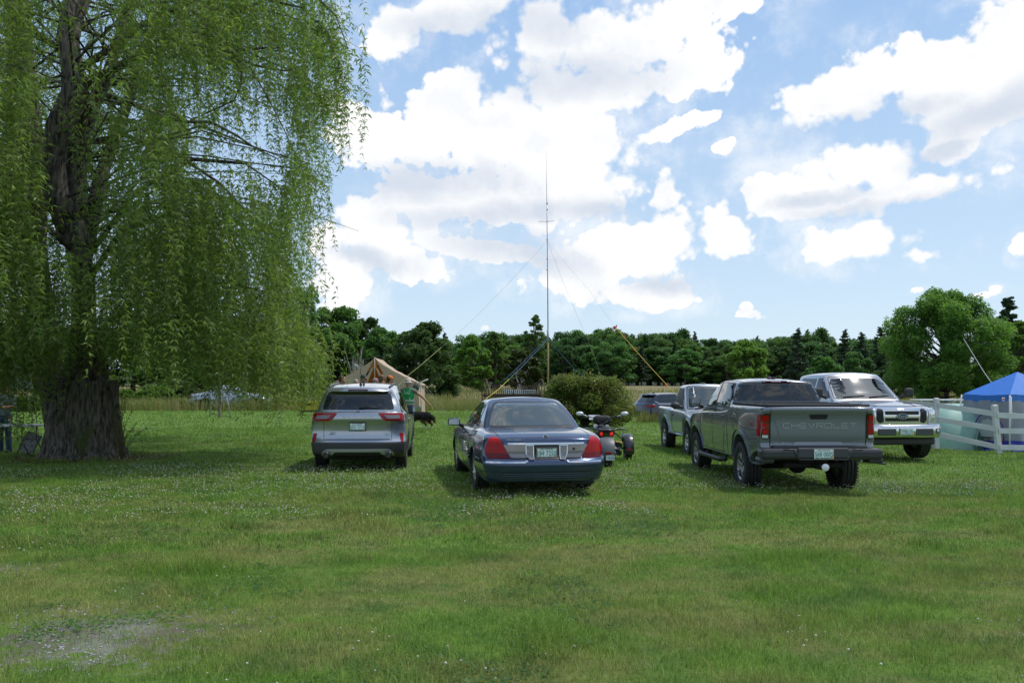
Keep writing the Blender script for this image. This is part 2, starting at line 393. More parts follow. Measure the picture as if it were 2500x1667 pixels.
def grass_mat():
    m_ = bpy.data.materials.new('grass_blades'); m_.use_nodes = True; m_.node_tree.nodes.clear(); q = NT(m_.node_tree)
    pos = q.n('ShaderNodeNewGeometry').outputs['Position']
    col, X, Y, c, b = lawn_colour(q, pos)
    tn = q.n('ShaderNodeAttribute', attribute_name='tint').outputs['Fac']
    col = q.mix(1.0, col, q.mix(tn, (.62, .68, .55, 1), (2.3, 2.2, 1.95, 1)), 'MULTIPLY')
    col = q.mix(q.mr(tn, .90, .98), col, (.30, .25, .11, 1))
    bs = q.n('ShaderNodeBsdfPrincipled'); bs.inputs['Roughness'].default_value = .55; bs.inputs['Specular IOR Level'].default_value = .3; q.put(bs.inputs['Base Color'], col)
    tr = q.n('ShaderNodeBsdfTranslucent'); q.put(tr.inputs[0], col); mx = q.n('ShaderNodeMixShader'); mx.inputs[0].default_value = .35
    q.l.new(bs.outputs[0], mx.inputs[1]); q.l.new(tr.outputs[0], mx.inputs[2]); o = q.n('ShaderNodeOutputMaterial'); q.l.new(mx.outputs[0], o.inputs[0]); return m_
def bare(x, y):
    """how strongly the gravel/soil shows (thin grass there)"""
    s = np.maximum(1 - np.hypot((x + 2.75) / 1.25, (y - 5.55) / .95), 1 - np.hypot((x + 5.1) / 1.0, (y - 7.6) / .42))
    s = np.maximum(s, 1 - np.hypot((x + 10.1) / 1.6, (y - 19.5) / 1.0))
    return np.clip(s * .9 + .1, 0, .75) * (s > 0)
def build_grass():
    parts = []; off = 0
    for (n, y0, y1, h0, h1, wd) in ((190000, 3.9, 8.5, .018, .05, .0032), (190000, 8.5, 15, .025, .055, .0065), (170000, 15, 30, .03, .06, .012), (70000, 30, 52, .03, .08, .025)):
        x, y = scatter(n, y0, y1); k = RNG.random(n) > bare(x, y) * .93
        x, y = x[k], y[k]; gap = smooth_noise(x, y, 9, 77) * .6 + smooth_noise(x, y, 21, 78) * .4; k = RNG.random(len(x)) < .35 + 1.6 * gap; x, y = x[k], y[k]; pn = smooth_noise(x, y, 2.6, 3); pn2 = smooth_noise(x, y, .9, 4)
        tuft = 1 + 1.7 * np.clip(smooth_noise(x, y, 1.7, 6) - .72, 0, 1) * 4; h = (h0 + (h1 - h0) * RNG.random(len(x))) * (.6 + .9 * pn * pn2 * 2) * tuft
        V, Fq, tt = blades(x, y, h, wd * (.7 + .6 * RNG.random(len(x))), 1.15, np.clip(.62 * RNG.random(len(x)) + .38 * smooth_noise(x, y, 13, 79), 0, 1))
        parts.append((V, Fq + off, tt)); off += len(V)
    for (n, y0, y1, h0, h1, wd, tv) in ((5200, 4, 9, .06, .11, .0036, .97), (9000, 9, 17, .06, .10, .007, .97), (9000, 4, 12, .05, .09, .0055, .45)):
        x, y = scatter(n, y0, y1); k = smooth_noise(x, y, 2.2, 88) > .5; x, y = x[k], y[k]
        V, Fq, tt = blades(x, y, h0 + (h1 - h0) * RNG.random(len(x)), wd, 1.5, np.full(len(x), tv)); parts.append((V, Fq + off, tt)); off += len(V)
    V = np.concatenate([p[0] for p in parts]); Fq = np.concatenate([p[1] for p in parts]); tt = np.concatenate([p[2] for p in parts])
    o = np_mesh('grass', V, Fq, grass_mat(), tint=tt); tag(o, 'short green and yellowed grass of the mown lawn', 'grass', kind='stuff')
    # clover: low leaf rosettes in patches, with white flower heads above
    x, y = scatter(90000, 4, 16); k = (smooth_noise(x, y, .8, 9) + .35 * smooth_noise(x, y, 3.1, 10)) > .93; x, y = x[k], y[k]
    n = len(x); r = .009 + .008 * RNG.random(n); z = gz(x, y) + .018 + .02 * RNG.random(n); a = RNG.random(n) * 6.28; tl = (RNG.random((n, 2)) - .5) * .9
    c = [np.stack([x + r * np.cos(a + k_ * np.pi / 2), y + r * np.sin(a + k_ * np.pi / 2), z + r * (tl[:, 0] * np.cos(a + k_ * np.pi / 2) + tl[:, 1] * np.sin(a + k_ * np.pi / 2))], -1) for k_ in range(4)]
    V = np.stack(c, 1).reshape(-1, 3); b = np.arange(n) * 4; Fq = np.stack([b, b + 1, b + 2, b + 3], -1)
    o = np_mesh('clover_leaves', V, Fq, leaf_mat('clover_leaf', (.028, .085, .016), (.060, .150, .030), .3), tint=RNG.random(n))
    tag(o, 'dark green clover leaves in patches across the lawn', 'clover', kind='stuff')
    P = []
    for (n, y0, y1, th) in ((1500, 4.5, 10.5, .66), (11000, 10.5, 17.5, .50), (9000, 17.5, 34, .56)):
        x, y = scatter(n, y0, y1); dn = smooth_noise(x, y, .55, 21) * .65 + smooth_noise(x, y, 1.9, 22) * .35
        bias = .16 * ss(9, 13, y) * (1 - ss(17, 22, y)) * (1 - ss(-1, 3, x)); k = dn + bias > th + .12 * RNG.random(n); P.append(np.stack([x[k], y[k]], -1))
    P = np.concatenate(P); n = len(P)
    bm = bmesh.new(); bmesh.ops.create_icosphere(bm, subdivisions=1, radius=1)
    sv = np.array([v.co for v in bm.verts]); sf = np.array([[v.index for v in f.verts] for f in bm.faces]); bm.free()
    rr = (.0060 + .0042 * RNG.random(n)) * np.where(P[:, 1] > 10, 1.2, 1); cz = gz(P[:, 0], P[:, 1]) + .045 + .045 * RNG.random(n)
    V = (sv[None] * rr[:, None, None] * (1 + .25 * (RNG.random((n, len(sv), 1)) - .5))); V[..., 2] *= .85
    V += np.stack([P[:, 0], P[:, 1], cz], -1)[:, None]; Fq = (sf[None] + (np.arange(n) * len(sv))[:, None, None]).reshape(-1, 3)
    o = np_mesh('clover_flowers', V.reshape(-1, 3), Fq, leaf_mat('clover_flower', (.34, .32, .24), (.58, .58, .50), .2, rough=.8), tint=np.repeat(RNG.random(n), len(sf)))
    tag(o, 'small round white clover flowers dotted over the lawn', 'clover flowers', kind='stuff')
    # gravel: real stones in the worn patches
    x, y = scatter(60000, 4, 9.5); k = (RNG.random(len(x)) < bare(x, y) * (smooth_noise(x, y, 3.0, 31) ** 3) * 1.9) & (y < 9); x, y = x[k], y[k]; n = len(x)
    rr = .004 + .008 * RNG.random(n) ** 2; V = sv[None] * rr[:, None, None] * (1 + .5 * (RNG.random((n, len(sv), 1)) - .5)) * np.array([1.2, 1, .6])
    V += np.stack([x, y, gz(x, y) + rr * .3], -1)[:, None]; Fq = (sf[None] + (np.arange(n) * len(sv))[:, None, None]).reshape(-1, 3)
    o = np_mesh('gravel', V.reshape(-1, 3), Fq, leaf_mat('gravel_stone', (.16, .155, .15), (.42, .42, .43), .0, rough=.8), tint=np.repeat(RNG.random(n), len(sf)))
    tag(o, 'pale grey gravel showing through the worn lawn', 'gravel', kind='stuff')
    # tall unmown grass: a dense belt at the mown edge, thinner behind
    xs, yy, hh = [], [], []
    for (n, y0, y1, h0, h1) in ((26000, 51, 56, .45, .85), (26000, 56, 75, .45, .9), (22000, 75, 130, .5, 1.0)):
        x = (RNG.random(n) * 2 - 1) * (y1 * .68); y = y0 + (y1 - y0) * RNG.random(n) + 1.2 * (smooth_noise(x, x * 0, .35, 41) - .5)
        xs.append(x); yy.append(y); hh.append((h0 + (h1 - h0) * RNG.random(n)) * np.where(x > -5, .75, 1.05) * (.7 + .6 * smooth_noise(x, y, .5, 42)))
    # a fringe in front of the parked dark crossover
    x = 6.6 + 5.0 * RNG.random(1100); y = 43.5 + 1.6 * RNG.random(1100); xs.append(x); yy.append(y); hh.append(.35 + .45 * RNG.random(1100))
    x = np.concatenate(xs); y = np.concatenate(yy); h = np.concatenate(hh)
    V, Fq, tt = blades(x, y, h, .022 + .00035 * y, .35)
    o = np_mesh('meadow_grass', V, Fq, leaf_mat('meadow_blade', (.17, .22, .060), (.34, .27, .14), .33, .55, .18, c3=(.21, .25, .07)), tint=tt)
    tag(o, 'tall unmown tan and green meadow grass beyond the lawn', 'meadow grass', kind='stuff')
build_grass()

# ================================================================== VEHICLE TOOLKIT
def curve(pts):
    """smooth interpolation through (t, value) points, no overshoot"""
    p = np.array(sorted(pts), float); t_, v_ = p[:, 0], p[:, 1]
    d = np.diff(v_) / np.diff(t_); m_ = np.zeros(len(t_)); m_[0], m_[-1] = d[0], d[-1]
    for i in range(1, len(t_) - 1): m_[i] = 0 if d[i - 1] * d[i] <= 0 else 2 * d[i - 1] * d[i] / (d[i - 1] + d[i])
    def f(x):
        x = np.clip(x, t_[0], t_[-1]); i = np.clip(np.searchsorted(t_, x) - 1, 0, len(t_) - 2)
        h = t_[i + 1] - t_[i]; u = (x - t_[i]) / h
        return ((2 * u**3 - 3 * u**2 + 1) * v_[i] + (u**3 - 2 * u**2 + u) * h * m_[i] + (-2 * u**3 + 3 * u**2) * v_[i + 1] + (u**3 - u**2) * h * m_[i + 1])
    return f
def warpbox(n, r, fn):
    """a rounded box lattice (n cells, r rounding per axis, in -1..1) carried through fn -> verts, quads"""
    def ax(k, rr):
        e = max(rr, .02); inner = np.linspace(-1 + e, 1 - e, k)
        a = 1 - e + e * np.sin(np.linspace(0, math.pi / 2, 6))[1:]
        return np.concatenate([-a[::-1], inner, a])
    A = [ax(n[i], r[i]) for i in range(3)]; N = [len(a) for a in A]; idx = {}; P = []; Q = []
    def vid(i, j, k):
        key = (i, j, k)
        if key not in idx:
            idx[key] = len(P); P.append((A[0][i], A[1][j], A[2][k]))
        return idx[key]
    for (a, b, c) in ((0, 1, 2), (1, 2, 0), (2, 0, 1)):
        for end in (0, N[c] - 1):
            for i in range(N[a] - 1):
                for j in range(N[b] - 1):
                    q = []
                    for (di, dj) in ((0, 0), (1, 0), (1, 1), (0, 1)):
                        ijk = [0, 0, 0]; ijk[a] = i + di; ijk[b] = j + dj; ijk[c] = end; q.append(vid(*ijk))
                    Q.append(q if end else q[::-1])
    P = np.array(P); rr = np.array([max(x, .02) for x in r]); inner = np.clip(P, -(1 - rr), 1 - rr); d = (P - inner) / rr
    L = np.linalg.norm(d, axis=1); mx = np.max(np.abs(d), axis=1); s = np.where(L > 1e-9, mx / np.maximum(L, 1e-9), 1)
    P = inner + rr * d * s[:, None]
    X, Y, Z = fn(P[:, 0], P[:, 1], P[:, 2])
    return np.stack([X, Y, Z], -1), Q
def round_poly(pts, r, k=4):
    """round the corners of a 2D polygon"""
    out = []; n = len(pts); rs = r if hasattr(r, '__len__') else [r] * n
    for i in range(n):
        p = Vector(pts[i]); a = Vector(pts[i - 1]) - p; b = Vector(pts[(i + 1) % n]) - p; q = min(rs[i], a.length * .48, b.length * .48)
        if q < 1e-4: out.append(tuple(p)); continue
        a0 = p + a.normalized() * q; b0 = p + b.normalized() * q
        for j in range(k + 1):
            u = j / k; out.append(tuple(a0 * (1 - u)**2 + p * 2 * u * (1 - u) + b0 * u * u))
    return out
def mirror(poly): return [(-a, b) for a, b in poly][::-1]
AX = {'rear': (0, 2, Vector((0, 1, 0)), lambda a, b: Vector((a, -9, b))), 'front': (0, 2, Vector((0, -1, 0)), lambda a, b: Vector((a, 9, b))),
      'left': (1, 2, Vector((1, 0, 0)), lambda a, b: Vector((-9, a, b))), 'right': (1, 2, Vector((-1, 0, 0)), lambda a, b: Vector((9, a, b))),
      'top': (0, 1, Vector((0, 0, -1)), lambda a, b: Vector((a, b, 9)))}
class Car:
    def __init__(s, name, label, cat, loc, rz, group=None, paint=None):
        s.root = thing(name, label, cat, loc, rz, group); s.bm = bmesh.new(); s.paint = paint; s.shells = []
    def shell(s, n, r, fn, wells=None):
        """add a closed shell; wells = list of (y, z, radius, inner x) wheel arches cut out of it"""
        V, Q = warpbox(n, r, fn)
        me = bpy.data.meshes.new('tmp'); me.from_pydata(V.tolist(), [], Q); me.update()
        me.materials.append(s.paint); me.materials.append(M_DARK)
        o = bpy.data.objects.new('tmp', me); C.objects.link(o)
        if wells:
            mb = MB()
            for (wy, wz, wr, wx) in wells:
                for sg in (-1, 1):
                    prof = [(wr, sg * wx), (wr, sg * 1.6)] if sg > 0 else [(wr, -1.6), (wr, -wx)]
                    k = MB(); k.lathe(prof, 40, (0, wy, wz), 'X'); mb.add(k.v, k.f)
            cu = mb.build('cut', [M_DARK]); bmc = bmesh.new(); bmc.from_mesh(cu.data); bmesh.ops.recalc_face_normals(bmc, faces=bmc.faces[:]); bmc.to_mesh(cu.data); bmc.free()
            md = o.modifiers.new('b', 'BOOLEAN'); md.operation = 'DIFFERENCE'; md.object = cu; md.solver = 'EXACT'
            dg = bpy.context.evaluated_depsgraph_get(); me2 = bpy.data.meshes.new_from_object(o.evaluated_get(dg))
            b2 = bmesh.new(); b2.from_mesh(me2)
            for f in b2.faces:
                c = f.calc_center_median()
                inw = any(math.hypot(c.y - wy, c.z - wz) < wr + .004 and abs(c.x) >= wx - .01 for (wy, wz, wr, wx) in wells)
                if inw and (abs(f.normal.x) > .9 and abs(abs(c.x) - wx) < .02 or abs(math.hypot(c.y - min(wells, key=lambda q: abs(q[0] - c.y))[0], c.z - wells[0][1]) - wells[0][2]) < .012 and abs(f.normal.x) < .35): f.material_index = 1
                else: f.material_index = 0
            b2.to_mesh(me2); b2.free(); s.bm.from_mesh(me2); bpy.data.objects.remove(cu)
        else: s.bm.from_mesh(me)
        bpy.data.objects.remove(o)
    def lock(s):
        s.bm.normal_update(); s.bvh = BVHTree.FromBMesh(s.bm)
        bmesh.ops.recalc_face_normals(s.bm, faces=s.bm.faces[:])
    def carve(s, name, matl, planes, pred, parent=None, label=None):
        """cut a panel out of the body along planes (co, no) and make it a part"""
        for co, no in planes: bmesh.ops.bisect_plane(s.bm, geom=s.bm.verts[:] + s.bm.edges[:] + s.bm.faces[:], plane_co=co, plane_no=no, dist=1e-5)
        fs = [f for f in s.bm.faces if f.material_index == 0 and pred(f.calc_center_median(), f.normal)]
        if not fs: print('carve empty', name); return None
        idx = {}; V = []; Fs = []
        for f in fs:
            q = []
            for v in f.verts:
                if v.index not in idx or True:
                    if v not in idx: idx[v] = len(V); V.append(v.co.copy())
                q.append(idx[v])
            Fs.append(q)
        bmesh.ops.delete(s.bm, geom=fs, context='FACES')
        o = mesh_obj(name, V, Fs, matl, parent or s.root, True)
        if label: o['label'] = label
        return o
    def body(s, name='body'):
        me = bpy.data.meshes.new(name); s.bm.to_mesh(me); s.bm.free()
        me.materials.clear(); me.materials.append(s.paint); me.materials.append(M_DARK)
        me.polygons.foreach_set('use_smooth', [True] * len(me.polygons))
        me.set_sharp_from_angle(angle=R(38))
        return link(bpy.data.objects.new(name, me), s.root)
    def hit(s, side, a, b, off=0.0):
        ia, ib, d, og = AX[side]; h = None
        ref = None
        if side in ('rear', 'front'):
            for rx in (0, .15, -.15):
                ref = s.bvh.ray_cast(og(rx, b), d)[0]
                if ref is not None: break
        for k_ in np.linspace(1, .6, 21):                 # slide inwards off the silhouette until the surface is really there
            aa, bb = (a * k_, b) if side in ('rear', 'front') else (a, b - (1 - k_) * .6)
            o = og(aa, bb); h = s.bvh.ray_cast(o, d)[0]
            if h is not None and ref is not None and abs(h.y - ref.y) > .42: h = None
            if h is not None and side in ('left', 'right') and abs(h.x) < .42: h = None
            if h is not None:
                q = [0, 0, 0]; q[ia] = a; q[ib] = b; kk = ({0, 1, 2} - {ia, ib}).pop(); q[kk] = h[kk]; h = Vector(q); break
        o = og(a, b)
        if h is None:
            h = s.bvh.find_nearest(o + d * 7.6)[0]
            q = [0, 0, 0]; q[ia] = a; q[ib] = b; k = ({0, 1, 2} - {ia, ib}).pop(); q[k] = h[k]; h = Vector(q)
        return h - d * off
    def patch(s, name, matl, side, poly, off=.006, depth=.03, cell=.06, parent=None, label=None, smooth=True):
        """a panel that follows the body: outline in the plane facing that side, standing off the surface"""
        ia, ib, d, og = AX[side]
        bm = bmesh.new(); vs = [bm.verts.new((p[0], p[1], 0)) for p in poly]; bm.faces.new(vs)
        xs = [p[0] for p in poly]; ys = [p[1] for p in poly]
        for k in np.arange(min(xs) + cell, max(xs), cell): bmesh.ops.bisect_plane(bm, geom=bm.verts[:] + bm.edges[:] + bm.faces[:], plane_co=(k, 0, 0), plane_no=(1, 0, 0), dist=1e-5)
        for k in np.arange(min(ys) + cell, max(ys), cell): bmesh.ops.bisect_plane(bm, geom=bm.verts[:] + bm.edges[:] + bm.faces[:], plane_co=(0, k, 0), plane_no=(0, 1, 0), dist=1e-5)
        for v in bm.verts: v.co = s.hit(side, v.co.x, v.co.y, off)
        bm.normal_update()
        fs = bm.faces[:]; tot = sum((f.normal * f.calc_area() for f in fs), Vector())
        if tot.dot(d) > 0: bmesh.ops.reverse_faces(bm, faces=fs)
        be = [e for e in bm.edges if e.is_boundary]
        ret = bmesh.ops.extrude_edge_only(bm, edges=be); nv = [g for g in ret['geom'] if isinstance(g, bmesh.types.BMVert)]; nf = [g for g in ret['geom'] if isinstance(g, bmesh.types.BMFace)]
        for v in nv: v.co += d * (off + depth)
        for f in bm.faces: f.smooth = smooth
        for f in nf: f.smooth = False
        me = bpy.data.meshes.new(name); bm.to_mesh(me); bm.free(); me.materials.append(matl); me.set_sharp_from_angle(angle=R(40))
        o = link(bpy.data.objects.new(name, me), parent or s.root)
        if label: o['label'] = label
        return o
    def strip(s, mb, side, pts, wd=.008, off=.003, step=.05):
        """a thin raised line along points on a side, added to MB mb"""
        ia, ib, d, og = AX[side]; P = []
        for (a, b) in zip(pts[:-1], pts[1:]):
            L = math.hypot(b[0] - a[0], b[1] - a[1]); n = max(1, int(L / step))
            for i in range(n): P.append((a[0] + (b[0] - a[0]) * i / n, a[1] + (b[1] - a[1]) * i / n))
        P.append(pts[-1]); V = []; Fs = []
        for i, p in enumerate(P):
            q0 = P[max(i - 1, 0)]; q1 = P[min(i + 1, len(P) - 1)]; tx, ty = q1[0] - q0[0], q1[1] - q0[1]; L = math.hypot(tx, ty) or 1
            nx_, ny_ = -ty / L * wd / 2, tx / L * wd / 2
            a = s.hit(side, p[0] + nx_, p[1] + ny_); b = s.hit(side, p[0] - nx_, p[1] - ny_)
            V += [a + d * .01, a - d * off, b - d * off, b + d * .01]
        for i in range(len(P) - 1):
            for k in range(3): Fs.append((4 * i + k, 4 * i + k + 1, 4 * i + 5 + k, 4 * i + 4 + k))
        mb.add(V, Fs); return mb
    def wheels(s, R_, wd, pos, rimr, spoke, M_rim, style='five', tread=False):
        """tyre + rim; pos = (x, y) of each wheel; the rim faces outward"""
        proto = {}
        for (x, y) in pos:
            sg = 1 if x > 0 else -1
            if sg not in proto:
                hw = wd / 2; mb = MB(); tr = .035
                prof = [(rimr * .97, -hw * .82), (rimr + .015, -hw * .96), (R_ - tr * 1.5, -hw), (R_ - tr * .5, -hw * .94), (R_ - .006, -hw * .8)]
                for g in (-.45, 0, .45): prof += [(R_, g * hw - hw * .25), (R_, g * hw - .008), (R_ - .014, g * hw - .006), (R_ - .014, g * hw + .006), (R_, g * hw + .008)]
                prof += [(R_, hw * .75), (R_ - .006, hw * .8), (R_ - tr * .5, hw * .94), (R_ - tr * 1.5, hw), (rimr + .015, hw * .96), (rimr * .97, hw * .82)]
                mb.lathe(prof, 40, (0, 0, 0), 'X', False)
                # shoulder tread blocks
                for k in range(46 if tread else 0):
                    a = 2 * math.pi * k / 46
                    for sd_ in (-1, 1): mb.box((sd_ * hw * .86, math.cos(a) * (R_ - .004), math.sin(a) * (R_ - .004)), (hw * .26, .024, .014), (a + math.pi / 2, 0, 0))
                ty = mb.build('wheel', M_TYRE)
                rm = MB(); f = sg
                rm.lathe([(rimr, f * hw * .86), (rimr * .95, f * hw * .88), (rimr * .90, f * hw * .60), (rimr * .88, -f * hw * .7), (.05, -f * hw * .6)], 32, (0, 0, 0), 'X', False)
                rm.lathe([(.001, f * hw * .72), (.045, f * hw * .70), (.062, f * hw * .62), (.085, f * hw * .50)], 20, (0, 0, 0), 'X', False)
                for k in range(spoke):
                    a = 2 * math.pi * k / spoke + .3
                    for da in ((-.10, .10) if style == 'split' else (0,)):
                        p0 = Vector((f * hw * .60, math.cos(a + da * .5) * .06, math.sin(a + da * .5) * .06)); p1 = Vector((f * hw * .70, math.cos(a + da * 1.8) * rimr * .93, math.sin(a + da * 1.8) * rimr * .93))
                        rm.tube([p0, p0.lerp(p1, .5) + Vector((f * .01, 0, 0)), p1], [.028, .02, .024] if style != 'split' else [.018, .014, .016], 6)
                ri = rm.build('rim', M_rim, ty); dk = MB(); dk.lathe([(rimr * .9, f * hw * .1), (.001, f * hw * .1)], 24, (0, 0, 0), 'X', False); dk.build('brake', M_DARK, ty)
                proto[sg] = ty; o = ty; o.parent = s.root
            else:
                o = copy_tree(proto[sg], s.root)
            o.location = (x, y, R_ - .012)
    def plate(s, side, c, text, w=.305, h=.152, frame=False, border=None, tilt=0.0, off=.012, sub='', col=(.72, .80, .78), tcol=(.02, .22, .20)):
        """registration plate: pressed sheet with its number, small state line and picture strip"""
        ia, ib, d, og = AX[side]; p = s.hit(side, c[0], c[1], off) if s.bvh else Vector(c)
        E = bpy.data.objects.new('plate_anchor', None)
        bpy.data.objects.remove(E)
        sgn = 1 if side == 'rear' else -1
        Mx = Matrix.Translation(p) @ (Matrix.Rotation(0 if side == 'rear' else math.pi, 4, 'Z')) @ Matrix.Rotation(tilt, 4, 'X')
        mb = MB(); mb.box((0, 0, 0), (w, .008, h), bev=.003)
        pl = mb.build('licence_plate', mat('plate_face' + str(col), col, .35, coat=.3, vary=.12, vscale=14), s.root); pl.matrix_local = Mx
        if border:
            fb = MB()
            for (cx_, cz_, sx_, sz_) in ((0, h / 2, w + .02, .014), (0, -h / 2, w + .02, .014), (-w / 2, 0, .014, h), (w / 2, 0, .014, h)): fb.box((cx_, -.004, cz_), (sx_, .012, sz_), bev=.003)
            fb.build('plate_frame', border, pl)
        dx = MB(); tx(dx, text, h * .50, (0, -.006, -.002), w * .92, .0015); dx.build('plate_number', mat('plate_ink' + str(tcol), tcol, .5), pl)
        if sub:
            dx = MB(); tx(dx, sub, h * .12, (0, -.006, h * .40), w * .6, .001); dx.build('state_name', mat('plate_ink_dark', (.03, .06, .05), .5), pl)
        hl = MB()
        P = [(-w * .47, -.0055, -h * .46)]
        for i in range(13): P.append((-w * .47 + w * .94 * i / 12, -.0055, -h * .46 + h * (.05 + .05 * math.sin(i * 1.9) ** 2 + .03 * (i % 3))))
        P.append((w * .47, -.0055, -h * .46)); hl.add(P, [tuple(range(len(P)))])
        hl.build('hill_picture', mat('plate_hills', (.05, .16, .10), .5), pl)
        st = MB(); st.box((w * .40, -.0055, -h * .36), (.026, .002, .026)); st.build('validation_sticker', mat('plate_sticker', (.75, .22, .04), .5), pl)
        return pl
_tc = {}
def tx(mb, text, size, c, width=None, depth=.002, plane='XZ', bold=0.0, M=None):
    """flat lettering facing -Y (or through M) centred at c; width squeezes it to fit"""
    cu = bpy.data.curves.new('t', 'FONT'); cu.body = text; cu.size = size * 1.42; cu.extrude = depth / 2; cu.offset = bold; cu.align_x = 'CENTER'; cu.align_y = 'CENTER'; cu.resolution_u = 3
    o = bpy.data.objects.new('t', cu); C.objects.link(o); dg = bpy.context.evaluated_depsgraph_get(); me = bpy.data.meshes.new_from_object(o.evaluated_get(dg))
    V = np.array([v.co for v in me.vertices]) if len(me.vertices) else np.zeros((0, 3)); Fs = [tuple(p.vertices) for p in me.polygons]; bpy.data.objects.remove(o)
    if not len(V): return mb
    ctr = (V.max(0) + V.min(0)) / 2; V[:, :2] -= ctr[:2]; k = 1.0
    sy = size / max(V[:, 1].max() - V[:, 1].min(), 1e-6) if size else 1; V[:, 1] *= sy
    if width: V[:, 0] *= width / (V[:, 0].max() - V[:, 0].min())
    P = [(c[0] + x, c[1] - z, c[2] + y) for x, y, z in V]
    if M is not None: P = [M @ Vector(p) for p in P]
    return mb.add(P, Fs)

M_DARK = mat('underbody_black', (.012, .012, .013), .8)
M_TYRE = mat('tyre_rubber', (.018, .018, .019), .75, vary=.3, vscale=20)
M_GLASS = mat('tinted_glass', (.008, .011, .012), .03, spec=.5, coat=.5, ior=1.5)
M_GLASSL = mat('clear_glass', (.030, .048, .045), .03, spec=.5, coat=1.0, ior=1.75)
M_TRIM = mat('black_plastic', (.028, .029, .031), .55, bump=.1, bscale=300)
M_SEAM = mat('panel_gap', (.006, .006, .006), .9)
M_CHROME = mat('chrome', (.62, .63, .65), .12, metal=1.0)
M_LAMP = mat('red_lamp', (.34, .003, .005), .25, coat=.1, spec=.25, vary=.12, vscale=30)
M_LAMPD = mat('dark_red_lamp', (.13, .002, .004), .2, coat=.2, spec=.25)
M_CLEAR = mat('clear_lamp', (.62, .64, .66), .12, coat=1.0, vary=.3, vscale=30)
M_RIM = mat('alloy_rim', (.55, .56, .57), .25, metal=.9)
M_RIMD = mat('two_tone_rim', (.33, .33, .33), .3, metal=.8, vary=.6, vscale=14)
def paint(name, col, metal=.65, rough=.32, dirt=.25): return mat(name, col, rough, metal=metal, coat=1.0, dirt=((col[0] * .8 + .03, col[1] * .8 + .028, col[2] * .8 + .02), dirt))

def lower_fn(zt, zb, W, prof, yr, yf, tum=1.0, pr=.22, pf=.25, pw=4, crown=.03, er=.0):
    """lower body: top and bottom height along y, half width along y, section width factor over height,
    rear and front face profiles over z; pr/pf = how far the ends curve back at the corners"""
    def fn(u, v, w_):
        y0 = (yr(.5) + (yf(.5) - yr(.5)) * (v + 1) / 2); k = (w_ + 1) / 2
        z = zb(y0) + (zt(y0) - crown * np.abs(u) ** 2.5 - zb(y0)) * k
        a = yr(z) + pr * np.abs(u) ** pw; b = yf(z) - pf * np.abs(u) ** pw
        y = a + (b - a) * (v + 1) / 2
        x = u * W(y) * prof(z)
        return x, y, z
    return fn
def cabin_fn(zr, z0, wb, wr, yb, yf, crown=.04, bow=.12, side=.03, pw=3):
    """greenhouse: roof height along y, base height, half widths at base and roof, back- and windscreen lines over k=0..1"""
    def fn(u, v, w_):
        k = (w_ + 1) / 2; ya = yb(k) + bow * np.abs(u) ** pw; yc = yf(k) - bow * 1.2 * np.abs(u) ** pw; y = ya + (yc - ya) * (v + 1) / 2
        z = z0 + (zr(y) - crown * np.abs(u) ** 2.2 - z0) * k
        x = u * (wb(y) + (wr(y) - wb(y)) * (k ** 1.15) + side * np.sin(math.pi * k))
        return x, y, z
    return fn
def mirrors(car, x, y, z, w=.2, h=.13, matl=None, glass=True):
    """two door mirrors; the glass faces the rear"""
    for sg in (-1, 1):
        mb = MB(); V = []
        mb.box((0, 0, 0), (w, .10, h), bev=.045); mb.tube([(-sg * w * .3, .02, -h * .25), (-sg * (w * .75), .05, -h * .55)], [.03, .035], 8)
        m_ = mb.build('door_mirror', matl or M_TRIM, car.root); m_.location = (sg * x, y, z)
        g = MB(); g.box((sg * .004, -.049, 0), (w * .84, .006, h * .76), bev=.003); g.build('mirror_glass', mat('mirror_glass', (.30, .34, .36), .05, metal=1.0), m_)
def handle(car, side, a, b, matl, L=.16, h=.03):
    return car.patch('door_handle', matl, side, round_poly([(a - L / 2, b - h / 2), (a + L / 2, b - h / 2), (a + L / 2, b + h / 2), (a - L / 2, b + h / 2)], .012), off=.03, depth=.02, cell=.08)

